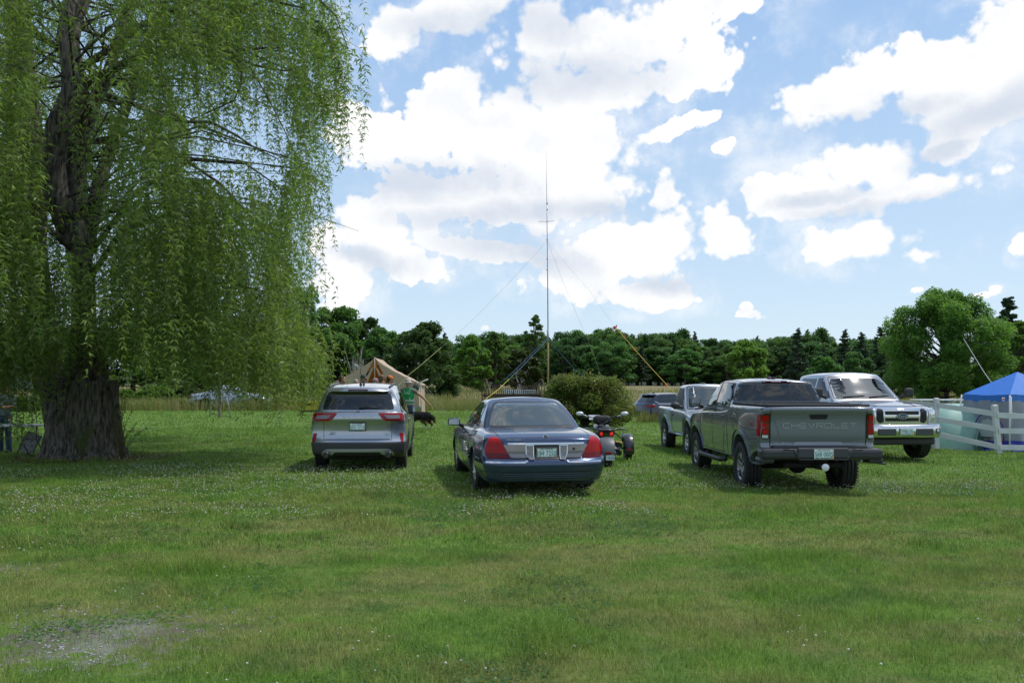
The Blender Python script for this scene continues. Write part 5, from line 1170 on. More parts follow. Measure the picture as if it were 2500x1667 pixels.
# ------------------------------------------------------------------ three-wheeled motorcycle, rear wheel towards the camera
def build_cycle():
    root = thing('three_wheel_motorcycle', 'black three-wheeled motorcycle with two front wheels, parked between the blue sedan and the bush', 'motorcycle')
    BK = mat('satin_black', (.022, .023, .026), .38, coat=.4); GR = mat('satin_grey', (.10, .105, .115), .45, coat=.3)
    def wheel(x, y, r, wd, fender=False):
        mb = MB(); hw = wd / 2
        mb.lathe([(r * .66, -hw * .9), (r * .9, -hw), (r * .97, -hw * .8), (r, -hw * .5), (r, hw * .5), (r * .97, hw * .8), (r * .9, hw), (r * .66, hw * .9)], 36, (0, 0, 0), 'X', False)
        w_ = mb.build('wheel', M_TYRE, root); w_.location = (x, y, r - .01)
        rm = MB(); rm.lathe([(r * .66, -hw * .8), (r * .62, -hw * .3), (r * .62, hw * .3), (r * .66, hw * .8)], 28, (0, 0, 0), 'X', False)
        for k in range(6):
            a = k * math.pi / 3; rm.tube([(0, 0, 0), (0, math.cos(a) * r * .64, math.sin(a) * r * .64)], [.035, .022], 6)
        rm.lathe([(.06, -hw * .5), (.06, hw * .5)], 14, (0, 0, 0), 'X'); rm.build('rim', GR, w_)
        return w_
    wheel(0, -.85, .30, .205)
    for sg in (-1, 1):
        wheel(sg * .63, .86, .29, .16)
        # mudguard: swept arc over each front wheel, deep behind
        V = []; Fs = []; n = 22; m = 9
        for i in range(n):
            a = -.35 + (math.pi * .98) * i / (n - 1)
            for j in range(m):
                u = -1 + 2 * j / (m - 1); rr = .335 - .03 * u * u - (.012 if i in (0, n - 1) else 0)
                V.append((sg * .63 + u * .115, .86 - rr * math.cos(a), .285 + rr * math.sin(a)))
        for i in range(n - 1):
            for j in range(m - 1): Fs.append((i * m + j, i * m + j + 1, (i + 1) * m + j + 1, (i + 1) * m + j))
        V2 = [(x, .86 + (y - .86) * .965, .285 + (z - .285) * .965) for x, y, z in V]; b = len(V); F2 = [tuple(q + b for q in f[::-1]) for f in Fs]
        rim_ = [(j, j + 1, b + j + 1, b + j)[::-1] for j in range(m - 1)] + [((n - 1) * m + j, (n - 1) * m + j + 1, b + (n - 1) * m + j + 1, b + (n - 1) * m + j) for j in range(m - 1)]
        rim_ += [(i * m, (i + 1) * m, b + (i + 1) * m, b + i * m) for i in range(n - 1)] + [(i * m + m - 1, (i + 1) * m + m - 1, b + (i + 1) * m + m - 1, b + i * m + m - 1)[::-1] for i in range(n - 1)]
        g = MB(); g.add(V + V2, Fs + F2 + rim_, True); g.box((sg * .63, .505, .215), (.20, .02, .10), (.15, 0, 0), bev=.008)
        gd = g.build('mudguard', BK, root)
        rf = MB(); rf.box((sg * .63, .488, .275), (.12, .012, .035), (-.1, 0, 0), bev=.006); rf.build('reflector', M_LAMP, gd)
        ar = MB(); ar.tube([(sg * .15, .70, .30), (sg * .55, .86, .28)], .022, 6); ar.tube([(sg * .15, .98, .30), (sg * .55, .86, .28)], .022, 6); ar.tube([(sg * .18, .84, .48), (sg * .50, .86, .33)], .03, 8); ar.build('suspension_arm', GR, root)
    # tapered body lofted along y: nose, tank, seat, tail
    def loft(st, n=16):
        V = []; Fs = []
        for (y, zc, hx, hz) in st:
            for k in range(n):
                a = 2 * math.pi * k / n; ca, sa = math.cos(a), math.sin(a)
                V.append((hx * math.copysign(abs(ca) ** .8, ca), y, zc + hz * math.copysign(abs(sa) ** .8, sa)))
        for i in range(len(st) - 1):
            for k in range(n): k2 = (k + 1) % n; Fs.append((i * n + k, (i + 1) * n + k, (i + 1) * n + k2, i * n + k2))
        Fs.append(tuple(range(n))); Fs.append(tuple((len(st) - 1) * n + k for k in range(n))[::-1]); return V, Fs
    b = MB(); b.add(*loft([(-.20, .50, .12, .12), (.0, .48, .20, .20), (.5, .46, .24, .22), (.9, .48, .26, .20), (1.25, .50, .20, .15), (1.42, .48, .08, .07)]), True)
    b.add(*loft([(-.05, .66, .13, .06), (.25, .72, .17, .10), (.6, .76, .19, .12), (.9, .72, .17, .12), (1.15, .62, .12, .08)]), True); b.build('body', BK, root)
    s_ = MB(); s_.add(*loft([(-.72, .80, .09, .03), (-.60, .81, .13, .045), (-.35, .78, .15, .05), (-.05, .70, .15, .06), (.18, .68, .12, .05)]), True); s_.build('seat', mat('seat_vinyl', (.02, .02, .022), .6, bump=.1), root)
    t_ = MB(); t_.add(*loft([(-.86, .78, .05, .015), (-.78, .77, .17, .04), (-.55, .70, .20, .08), (-.25, .62, .17, .10), (0, .55, .12, .1)]), True)
    t_.tube([(0, -.80, .78), (-.26, -.72, .80), (-.42, -.40, .80)], .018, 6); t_.tube([(0, -.80, .78), (.26, -.72, .80), (.42, -.40, .80)], .018, 6)
    t_.tube([(-.12, -.78, .76), (-.34, -.60, .60), (-.42, -.40, .80)], .016, 6); t_.tube([(.12, -.78, .76), (.34, -.60, .60), (.42, -.40, .80)], .016, 6); t_.build('tail_frame', BK, root)
    for sg in (-1, 1):
        l_ = MB(); l_.sphere((sg * .105, -.80, .70), (.035, .025, .042), 12, 8); l_.build('tail_light', mat('lit_brake_lamp', (.6, .01, .01), .3, emit=((1, .03, .02), .35)), root)
        i_ = MB(); i_.sphere((sg * .30, -.78, .52), (.035, .03, .022), 10, 6); i_.tube([(sg * .10, -.72, .55), (sg * .28, -.78, .525)], .010, 5); i_.build('indicator', mat('amber_lamp', (.75, .38, .02), .2, coat=1), root)
    # rear mudguard on its own arm, with reflector and plate
    V = []; Fs = []; n = 12; m = 7
    for i in range(n):
        a = -.1 + 1.5 * i / (n - 1)
        for j in range(m):
            u = -1 + 2 * j / (m - 1); rr = .36 - .02 * u * u; V.append((u * .14, -.85 - rr * math.cos(a), .29 + rr * math.sin(a)))
    for i in range(n - 1):
        for j in range(m - 1): Fs.append((i * m + j, i * m + j + 1, (i + 1) * m + j + 1, (i + 1) * m + j))
    g = MB(); g.add(V, Fs, True); g.add([(x, y + .012, z - .01) for x, y, z in V], [f[::-1] for f in Fs], True); g.tube([(.11, -1.1, .35), (.15, -.85, .29)], .02, 6); g.build('rear_mudguard', GR, root)
    rf = MB(); rf.box((0, -1.225, .33), (.13, .014, .045), bev=.006); rf.build('rear_reflector', M_LAMP, root)
    pm = MB(); pm.box((0, 0, 0), (.18, .008, .105), bev=.003); pl = pm.build('licence_plate', mat('plate_white', (.62, .70, .74), .4, vary=.1), root); pl.location = (.04, -1.24, .235)
    q = MB(); tx(q, '913', .05, (.02, -.0065, -.005), .10, .001); q.build('plate_number', mat('plate_ink(0.02, 0.22, 0.2)', (.02, .22, .20), .5), pl)
    sw = MB(); sw.tube([(.16, -.85, .29), (.16, -.3, .36), (.1, .0, .42)], [.05, .045, .05], 8); sw.build('swing_arm', GR, root)
    for k, zz in enumerate((.30, .46)):
        e = MB(); e.lathe([(.045, -.02), (.062, -.02), (.066, .12), (.055, .42)], 18, (.27, -.72, zz), 'Y', False); e.lathe([(.045, 0.03), (.001, .03)], 14, (.27, -.72, zz), 'Y', False); e.build('exhaust_pipe', mat('black_pipe', (.03, .03, .032), .3, metal=.6), root)
    # handlebar, grips, mirrors, tank bag, screen
    h = MB(); h.tube([(-.42, .22, 1.00), (-.30, .30, 1.02), (-.1, .42, .98), (.1, .42, .98), (.30, .30, 1.02), (.42, .22, 1.00)], .013, 8); h.tube([(-.1, .42, .98), (-.05, .55, .80)], .02, 6); h.tube([(.1, .42, .98), (.05, .55, .80)], .02, 6); h.build('handlebar', BK, root)
    for sg in (-1, 1):
        g = MB(); g.tube([(sg * .29, .305, 1.02), (sg * .43, .215, 1.0)], .02, 8); g.build('grip', M_TYRE, root)
        g = MB(); g.tube([(sg * .32, .30, 1.03), (sg * .44, .30, 1.07)], .010, 5); g.sphere((sg * .50, .30, 1.09), (.085, .035, .05), 14, 8); m_ = g.build('wing_mirror', mat('mirror_white', (.75, .76, .78), .25, metal=.3, coat=1), root)
        fp = MB(); fp.box((sg * .30, -.05, .34), (.16, .10, .03), bev=.01); fp.build('foot_peg', GR, root)
    bg = MB(); bg.box((0, .32, .95), (.40, .26, .20), (.1, 0, 0), bev=.085); bg.tube([(-.13, .185, .93), (0, .165, .87), (.13, .185, .93)], .014, 6); bg.build('tank_bag', mat('bag_nylon', (.018, .018, .02), .8, bump=.2, bscale=90), root)
    ws = MB(); ws.box((-.16, .45, 1.0), (.26, .012, .14), (-.7, 0, .15), bev=.004); ws.build('windshield', mat('smoke_screen', (.45, .5, .55), .1, coat=1), root)
    d = 17.0; root.location = ((1484 - 1250) / F * 17.55, 17.6 + .85 - .02, -.03); root.rotation_euler.z = R(-1.5)
build_cycle()

# ================================================================== PEOPLE AND DOG (one continuous skin each)
def capsule(bm, a, b, ra, rb, n=14):
    """tapered capsule as a closed piece"""
    a, b = Vector(a), Vector(b); d = b - a; L = d.length; d = d.normalized() if L > 1e-6 else Vector((0, 0, 1)); u = d.orthogonal().normalized(); w_ = d.cross(u)
    prof = []
    for i in range(5): t_ = math.pi / 2 * (1 - i / 4.0); prof.append((a - d * ra * math.sin(t_), max(ra * math.cos(t_), 0)))
    for i in range(5): t_ = math.pi / 2 * (i / 4.0); prof.append((b + d * rb * math.sin(t_), max(rb * math.cos(t_), 0)))
    rings = []
    for (c, r) in prof:
        if r < 1e-4: rings.append([bm.verts.new(c)])
        else: rings.append([bm.verts.new(c + (u * math.cos(2 * math.pi * k / n) + w_ * math.sin(2 * math.pi * k / n)) * r) for k in range(n)])
    for r0, r1 in zip(rings[:-1], rings[1:]):
        for k in range(n):
            k2 = (k + 1) % n
            if len(r0) == 1: bm.faces.new((r0[0], r1[k2], r1[k]))
            elif len(r1) == 1: bm.faces.new((r0[k], r0[k2], r1[0]))
            else: bm.faces.new((r0[k], r0[k2], r1[k2], r1[k]))
def ellip(bm, c, r, rot=(0, 0, 0)):
    ret = bmesh.ops.create_icosphere(bm, subdivisions=3, radius=1); M = Matrix.Translation(Vector(c)) @ Euler(rot).to_matrix().to_4x4() @ Matrix.Diagonal((*r, 1))
    bmesh.ops.transform(bm, matrix=M, verts=ret['verts'])
def skin(name, fn, matl, parent, voxel=.010, smooth=3):
    bm = bmesh.new(); fn(bm); bmesh.ops.recalc_face_normals(bm, faces=bm.faces[:])
    me = bpy.data.meshes.new('t'); bm.to_mesh(me); bm.free(); o = bpy.data.objects.new('t', me); C.objects.link(o)
    rm = o.modifiers.new('r', 'REMESH'); rm.mode = 'VOXEL'; rm.voxel_size = voxel
    if smooth: sm = o.modifiers.new('s', 'SMOOTH'); sm.factor = .5; sm.iterations = smooth
    dg = bpy.context.evaluated_depsgraph_get(); m2 = bpy.data.meshes.new_from_object(o.evaluated_get(dg)); bpy.data.objects.remove(o)
    m2.name = name; m2.materials.clear(); m2.materials.append(matl); m2.polygons.foreach_set('use_smooth', [True] * len(m2.polygons)); m2.update()
    return link(bpy.data.objects.new(name, m2), parent)
SKIN = mat('skin', (.42, .22, .14), .5, spec=.3, vary=.08)
def person(label, loc, face, pose, shirt, trousers, hat=None, hair=None, vest=None, tall=1.0, group=None, headturn=0.0, nod=0.0):
    """facing local +Y turned by face; pose gives elbow/hand per side in body metres"""
    root = thing('person', label, 'person', loc, face, group); root.scale = (tall,) * 3
    J = dict(hip=Vector((0, 0, .95)), chest=Vector((0, .01, 1.28)), neck=Vector((0, -.005, 1.50)))
    hd = Vector((0, .02, 1.64)); HR = Euler((nod, 0, headturn)).to_matrix()
    hp = lambda x, y, z: hd + HR @ Vector((x, y, z))
    arms = {}
    for sg, k in ((-1, 'L'), (1, 'R')):
        sh = Vector((sg * .185, 0, 1.42)); el, ha = pose.get(k, ((sg * .25, .0, 1.14), (sg * .25, .07, .90))); arms[sg] = (sh, Vector(el), Vector(ha))
    feet = pose.get('feet', ((-.11, 0, .06), (.11, 0, .06)))
    knees = pose.get('knees', ((-.105, .03, .50), (.105, .03, .50)))
    def body(bm):
        # head: skull, jaw, nose, brow, ears; neck; trunk; arms; hands with fingers; legs; feet
        ellip(bm, hp(0, -.01, .03), (.076, .095, .10)); ellip(bm, hp(0, .025, -.035), (.058, .070, .075)); capsule(bm, hp(0, .078, .012), hp(0, .100, -.022), .008, .015)
        capsule(bm, hp(-.035, .078, .028), hp(.035, .078, .028), .013, .013); capsule(bm, hp(-.018, .085, -.052), hp(.018, .085, -.052), .008, .008); ellip(bm, hp(0, .080, -.085), (.022, .018, .016))
        for sg in (-1, 1): ellip(bm, hp(sg * .078, -.008, .0), (.010, .020, .032))
        capsule(bm, J['neck'] - Vector((0, .01, .06)), hd + Vector((0, -.02, -.05)), .058, .055)
        ellip(bm, J['chest'], (.175, .112, .20)); ellip(bm, (0, .01, 1.08), (.150, .112, .16)); ellip(bm, (0, 0, .94), (.165, .118, .13))
        capsule(bm, (-.15, -.01, 1.42), (.15, -.01, 1.42), .062, .062)
        for sg in (-1, 1):
            sh, el, ha = arms[sg]; capsule(bm, sh, el, .052, .041); capsule(bm, el, ha, .042, .027)
            f = (ha - el).normalized(); side = f.cross(Vector((0, 0, 1)));
            side = side.normalized() if side.length > .1 else Vector((0, 1, 0)) * sg
            nrm = f.cross(side).normalized(); pc = ha + f * .045
            capsule(bm, ha + f * .01, ha + f * .075, .026, .034)
            for i, (ln, o_) in enumerate(((.070, -.030), (.080, -.010), (.074, .010), (.058, .028))):
                b0 = ha + f * .085 + side * o_; b1 = b0 + f * ln * .55 + nrm * .004; b2 = b1 + (f * .75 - nrm * .55).normalized() * ln * .45
                capsule(bm, b0, b1, .0105, .0095, 8); capsule(bm, b1, b2, .0095, .008, 8)
            t0 = ha + f * .03 - side * .030; capsule(bm, t0, t0 + (f * .6 - side * .7).normalized() * .035, .013, .011, 8); capsule(bm, t0 + (f * .6 - side * .7).normalized() * .035, t0 + (f * .6 - side * .7).normalized() * .035 + f * .03, .011, .009, 8)
        for i, sg in enumerate((-1, 1)):
            hp_ = Vector((sg * .085, 0, .92)); kn = Vector(knees[i]); ft = Vector(feet[i]); capsule(bm, hp_, kn, .085, .058); capsule(bm, kn, ft + Vector((0, 0, .03)), .056, .038)
            capsule(bm, ft + Vector((0, -.03, -.02)), ft + Vector((sg * .02, .15, -.03)), .040, .034)
    skin('body', body, SKIN, root, .0095, 2)
    def shirtf(bm):
        ellip(bm, J['chest'], (.190, .128, .215)); ellip(bm, (0, .012, 1.08), (.170, .130, .17)); ellip(bm, (0, .005, .965), (.172, .130, .08)); capsule(bm, (-.155, -.01, 1.42), (.155, -.01, 1.42), .072, .072)
        for sg in (-1, 1): sh, el, ha = arms[sg]; capsule(bm, sh, sh.lerp(el, pose.get('sleeve', .72)), .068, .060)
    skin('shirt', shirtf, shirt, root, .013, 2)
    def trous(bm):
        ellip(bm, (0, 0, .93), (.176, .130, .13))
        for i, sg in enumerate((-1, 1)):
            kn = Vector(knees[i]); ft = Vector(feet[i]); capsule(bm, (sg * .087, 0, .90), kn, .100, .078); capsule(bm, kn, ft + Vector((0, .0, .03)), .077, .066)
    skin('trousers', trous, trousers, root, .014, 2)
    def shoes(bm):
        for i, sg in enumerate((-1, 1)): ft = Vector(feet[i]); capsule(bm, ft + Vector((0, -.04, -.018)), ft + Vector((sg * .02, .17, -.025)), .046, .040)
    skin('shoes', shoes, M_TRIM, root, .012, 1)
    if vest:
        def vf(bm): ellip(bm, J['chest'] + Vector((0, 0, .0)), (.200, .140, .205)); ellip(bm, (0, .012, 1.08), (.180, .140, .175)); capsule(bm, (-.11, -.01, 1.425), (.11, -.01, 1.425), .078, .078)
        vo = skin('safety_vest', vf, vest, root, .013, 2)
        bvh = BVHTree.FromPolygons([v.co.copy() for v in vo.data.vertices], [tuple(p.vertices) for p in vo.data.polygons])
        def wrap(mb, z0, z1, a0, a1, n=24):
            V = []; Fs = []
            for i in range(n + 1):
                a = a0 + (a1 - a0) * i / n; dv = Vector((math.sin(a), -math.cos(a), 0))
                for z in (z0, z1):
                    h = bvh.ray_cast(Vector((0, 0, z)) + dv * .6, -dv)[0] or Vector((0, 0, z)) + dv * .15; V.append(h + dv * .006)
            for i in range(n): Fs.append((2 * i, 2 * i + 2, 2 * i + 3, 2 * i + 1))
            mb.add(V, Fs, True)
        mb = MB(); wrap(mb, 1.085, 1.135, 0, 2 * math.pi, 40); wrap(mb, .985, 1.03, 0, 2 * math.pi, 40)
        for sg in (-1, 1): wrap(mb, 1.10, 1.44, sg * .62, sg * .86, 3)
        mb.build('reflective_band', mat('reflective_grey', (.42, .45, .44), .4), vo)
        h = bvh.ray_cast(Vector((.0, -.6, 1.345)), Vector((0, 1, 0)))[0]; q = MB(); tx(q, 'Safety', .055, (.01, h.y - .012, 1.335), .19, .003); q.build('vest_text', mat('white_print', (.85, .86, .85), .5), vo)
    if hair:
        def hf(bm): ellip(bm, hp(0, -.022, .045), (.083, .096, .095)); ellip(bm, hp(0, -.06, -.01), (.068, .050, .07))
        skin('hair', hf, hair, root, .010, 1)
    if hat:
        kind, hm = hat
        mb = MB(); Mh = HR.to_4x4(); Mh.translation = hd
        if kind == 'cap':
            mb2 = MB(); mb2.lathe([(.092, .03), (.094, .055), (.088, .09), (.066, .122), (.03, .136), (.001, .138)], 24, (0, -.012, 0)); mb2.add([(x * (1 - .0), .06 + y, .038 - .4 * (y - .0) * .35 - x * x * 1.2) for (x, y) in [(-.078, 0), (-.07, .05), (-.04, .085), (0, .095), (.04, .085), (.07, .05), (.078, 0)]] + [(x, .06 + y, .030 - .4 * y * .35 - x * x * 1.2) for (x, y) in [(-.078, 0), (-.07, .05), (-.04, .085), (0, .095), (.04, .085), (.07, .05), (.078, 0)]], [(0, 1, 2, 3, 4, 5, 6), (13, 12, 11, 10, 9, 8, 7)] + [(i, i + 7, i + 8, i + 1) for i in range(6)])
        else:
            mb2 = MB(); mb2.lathe([(.150, .018), (.152, .024), (.12, .038), (.094, .045), (.092, .08), (.080, .118), (.05, .132), (.001, .134)], 28, (0, -.012, 0), 'Z', False); mb2.lathe([(.150, .018), (.09, .038)], 28, (0, -.012, 0), 'Z', False)
        mb.add([Mh @ Vector(v) for v in mb2.v], mb2.f, True); mb.build('cap' if kind == 'cap' else 'sun_hat', hm, root)
    return root
def cloth(n, c): return mat(n, c, .85, vary=.18, vscale=9, bump=.25, bscale=25)
def build_people():
    JE = cloth('denim', (.035, .06, .13)); KH = cloth('khaki_cloth', (.22, .18, .12)); GYC = cloth('grey_cloth', (.14, .15, .17)); WH = cloth('pale_shirt', (.55, .58, .62)); DK = cloth('dark_shirt', (.04, .05, .06))
    HB = mat('dark_hair', (.03, .016, .010), .7, bump=.4, bscale=80); HR_ = mat('reddish_hair', (.16, .085, .055), .7, bump=.3, bscale=80); HG = mat('grey_hair', (.30, .29, .27), .7, bump=.3)
    rest = {}
    g = 'people standing between the silver car and the canvas tent'
    def put(px, d, top, h, **k):
        p = at(px, d); base = g1(p.x, d); z_top = EYE + (YH - top) / F * d; tall = (z_top - base) / h
        return (p.x, d, base - .01), min(max(tall, .90), 1.09)
    l, s_ = put(834, 26.0, 915, 1.78); person('man with dark hair and beard, leftmost of the group behind the silver car, facing right', l, R(-75), {}, DK, JE, hair=HB, tall=s_, group=g)
    l, s_ = put(869, 27.5, 924, 1.78); person('grey-haired person at the back of the group, left of the green cap', l, R(-150), {}, KH, JE, hair=HG, tall=s_, group=g)
    l, s_ = put(887, 25.6, 912, 1.79); person('person in a dark green cap and pale shirt beside the roof aerial', l, R(-110), {}, WH, KH, hat=('cap', cloth('green_cap', (.035, .06, .05))), hair=HG, tall=s_, group=g)
    l, s_ = put(917, 24.6, 921, 1.79); person('person in a dusty pink cap bending forward in front of the tent opening', l, R(160), {}, GYC, KH, hat=('cap', cloth('pink_cap', (.26, .19, .20))), hair=HG, tall=s_, group=g, nod=-.25)
    l, s_ = put(932, 25.2, 914, 1.76); person('man with close-cropped reddish hair, back to the camera before the tent flap', l, R(12), {}, DK, JE, hair=HR_, tall=s_, group=g, headturn=-.2)
    l, s_ = put(951, 25.8, 914, 1.79); person('bearded man in a bright orange cap looking right', l, R(-62), {}, GYC, JE, hat=('cap', cloth('orange_cap', (.62, .17, .03))), hair=HB, tall=s_, group=g)
    l, s_ = put(996, 25.0, 923, 1.785); person('man in a green safety vest and pale sun hat, arm stretched out to the right', l, R(-12),
        {'R': ((.42, .06, 1.24), (.60, .16, 1.03)), 'L': ((-.26, .10, 1.16), (-.20, .28, 1.05)), 'sleeve': .30}, cloth('olive_shirt', (.16, .17, .14)), JE, hat=('hat', cloth('pale_hat', (.42, .39, .37))), hair=HG, vest=cloth('vest_green', (.015, .30, .09)), tall=s_, group=g)
    # person at the folding table, partly behind the willow leaves
    p = at(12, 21.3); person('person in a grey T-shirt and jeans reading behind the folding table at the left edge', (p.x, 21.3, g1(p.x, 21.3) - .01), R(178), {'R': ((.27, .05, 1.16), (.06, .26, 1.14)), 'L': ((-.27, .05, 1.16), (-.05, .26, 1.14)), 'sleeve': .8}, cloth('grey_tee', (.17, .20, .25)), JE, hair=HB, tall=1.0, nod=-.45)
    bk = MB(); bk.box((0, 0, 0), (.16, .20, .02), (-.6, 0, .12), bev=.004); bk.box((.10, .02, .005), (.14, .20, .012), (-.6, .35, -.1), bev=.003); b = bk.build('open_book', mat('book_paper', (.55, .55, .52), .7, vary=.1), None); tag(b, 'open booklet held by the person behind the folding table', 'book'); b.location = (p.x, 21.3 - .36, 1.24)
    # dog: shaggy black and tan, white paws, seen from the side and behind, walking left
    root = thing('dog', 'shaggy black, tan and white dog walking on the grass beside the silver car', 'dog')
    def dg(bm):
        capsule(bm, (.0, -.30, .42), (0, .28, .44), .135, .15); ellip(bm, (0, .22, .42), (.13, .17, .17)); ellip(bm, (0, -.30, .42), (.125, .15, .15))
        capsule(bm, (0, .36, .48), (0, .52, .62), .10, .075); ellip(bm, (0, .58, .66), (.072, .09, .075)); capsule(bm, (0, .64, .645), (0, .75, .62), .040, .026)
        for sg in (-1, 1):
            capsule(bm, (sg * .045, .54, .71), (sg * .07, .52, .70), .02, .024); capsule(bm, (sg * .07, .52, .70), (sg * .085, .54, .64), .022, .012)
            o_ = .06 * sg; capsule(bm, (sg * .075, .25 + o_, .36), (sg * .08, .24 + o_, .20), .06, .038); capsule(bm, (sg * .08, .24 + o_, .20), (sg * .08, .27 + o_, .05), .034, .028); capsule(bm, (sg * .08, .26 + o_, .030), (sg * .08, .32 + o_, .026), .032, .028)
            capsule(bm, (sg * .075, -.32 - o_, .38), (sg * .085, -.25 - o_, .26), .085, .055); capsule(bm, (sg * .085, -.25 - o_, .26), (sg * .085, -.40 - o_, .17), .046, .030); capsule(bm, (sg * .085, -.40 - o_, .17), (sg * .085, -.38 - o_, .05), .028, .026); capsule(bm, (sg * .085, -.38 - o_, .030), (sg * .085, -.32 - o_, .026), .032, .028)
        capsule(bm, (0, -.42, .46), (0, -.56, .36), .045, .06); capsule(bm, (0, -.56, .36), (.02, -.60, .24), .06, .035)
    m_ = bpy.data.materials.new('dog_fur'); m_.use_nodes = True; m_.node_tree.nodes.clear(); q = NT(m_.node_tree); oc = q.n('ShaderNodeTexCoord').outputs['Object']
    sp_ = q.n('ShaderNodeSeparateXYZ'); q.l.new(oc, sp_.inputs[0]); nz = q.noise(oc, 7, 4, .6); n2 = q.noise(oc, 60, 3, .6)
    tan = q.mr(q.m('ADD', sp_.outputs[2], q.m('MULTIPLY', nz.outputs[0], .25)), .36, .48, 1, 0); wh = q.mr(q.m('ADD', sp_.outputs[2], q.m('MULTIPLY', nz.outputs[0], .06)), .11, .15, 1, 0)
    col = q.mix(q.m('MULTIPLY', tan, .85), (.018, .015, .013, 1), (.22, .12, .06, 1)); col = q.mix(wh, col, (.6, .57, .52, 1)); b = q.n('ShaderNodeBsdfPrincipled'); b.inputs['Roughness'].default_value = .8; q.put(b.inputs['Base Color'], col)
    bp = q.n('ShaderNodeBump'); bp.inputs['Strength'].default_value = .9; bp.inputs['Distance'].default_value = .02; q.l.new(n2.outputs[0], bp.inputs['Height']); q.l.new(bp.outputs[0], b.inputs['Normal']); o = q.n('ShaderNodeOutputMaterial'); q.l.new(b.outputs[0], o.inputs[0])
    bo = skin('body', dg, m_, root, .011, 2)
    # shaggy coat: short tufts standing off the skin
    me = bo.data; nv = len(me.polygons); idx = np.linspace(0, nv - 1, 5200).astype(int); V = []; 
    for i in idx:
        pl = me.polygons[i]; c = pl.center; n_ = pl.normal
        if c.z < .12 or c.y > .62: continue
        t_ = (Vector((random.uniform(-.3, .3), -.8, -.7)) + n_ * .7).normalized(); s2 = n_.cross(t_).normalized() * .006; V += [c + s2, c - s2, c + t_ * random.uniform(.035, .065)]
    mesh_obj('coat', V, [(3 * i, 3 * i + 1, 3 * i + 2) for i in range(len(V) // 3)], m_, root)
    d = 29.5; p = at(1022, d); root.location = (p.x, d, g1(p.x, d) - .005); root.rotation_euler.z = R(62); root.scale = (1.08,) * 3
build_people()

# ================================================================== TENTS, FENCE, MAST AND OTHER THINGS
def cloth_sheet(mb, corners, nu=24, nv=24, sag=0.0, wr=0.0, thick=.004, seed=0, fan=None):
    """a sagging, creased sheet between four corners (a,b,c,d in order), with a back face"""
    r = np.random.default_rng(seed); a, b, c, d = [np.array(q, float) for q in corners]
    U, Vv = np.meshgrid(np.linspace(0, 1, nu + 1), np.linspace(0, 1, nv + 1), indexing='ij')
    P = (a * ((1 - U) * (1 - Vv))[..., None] + b * (U * (1 - Vv))[..., None] + c * (U * Vv)[..., None] + d * ((1 - U) * Vv)[..., None])
    n = np.cross(b - a, d - a); n = n / np.linalg.norm(n)
    s_ = sag * 4 * U * (1 - U) * 4 * Vv * (1 - Vv) / 2
    P[..., 2] -= s_
    if wr:
        ph = r.random(5) * 6.28; w_ = sum(np.sin(U * (9 + 7 * k) + Vv * (3 - 2 * k) + ph[k]) for k in range(4)) / 4
        P += n * (w_ * wr * np.minimum(1, 6 * U * (1 - U)) * np.minimum(1, 6 * Vv * (1 - Vv)))[..., None]
    V = P.reshape(-1, 3); k = nv + 1; Fs = [(i * k + j, (i + 1) * k + j, (i + 1) * k + j + 1, i * k + j + 1) for i in range(nu) for j in range(nv)]
    V2 = V - n * thick; m_ = len(V)
    mb.add([tuple(v) for v in V] + [tuple(v) for v in V2], Fs + [tuple(q + m_ for q in f[::-1]) for f in Fs], True)
    return P
def curve_sheet(mb, top, bot, nv=16, wr=0.0, seed=0, thick=.004):
    """sheet between two polylines of equal length"""
    r = np.random.default_rng(seed); T = np.array(top, float); B = np.array(bot, float); nu = len(T) - 1; V = []
    n = np.cross(T[-1] - T[0], B[0] - T[0]); n = n / (np.linalg.norm(n) + 1e-9); ph = r.random(6) * 6.28
    for i in range(nu + 1):
        for j in range(nv + 1):
            v = j / nv; p = T[i] * (1 - v) + B[i] * v; u = i / nu
            w_ = sum(math.sin(u * (11 + 9 * k) * (1 + .3 * v) + ph[k]) for k in range(3)) / 3
            p = p + n * w_ * wr * (.3 + v) * min(1, 8 * u * (1 - u)); V.append(p)
    k = nv + 1; Fs = [(i * k + j, (i + 1) * k + j, (i + 1) * k + j + 1, i * k + j + 1) for i in range(nu) for j in range(nv)]; m_ = len(V)
    mb.add([tuple(v) for v in V] + [tuple(v - n * thick) for v in V], Fs + [tuple(q + m_ for q in f[::-1]) for f in Fs], True)
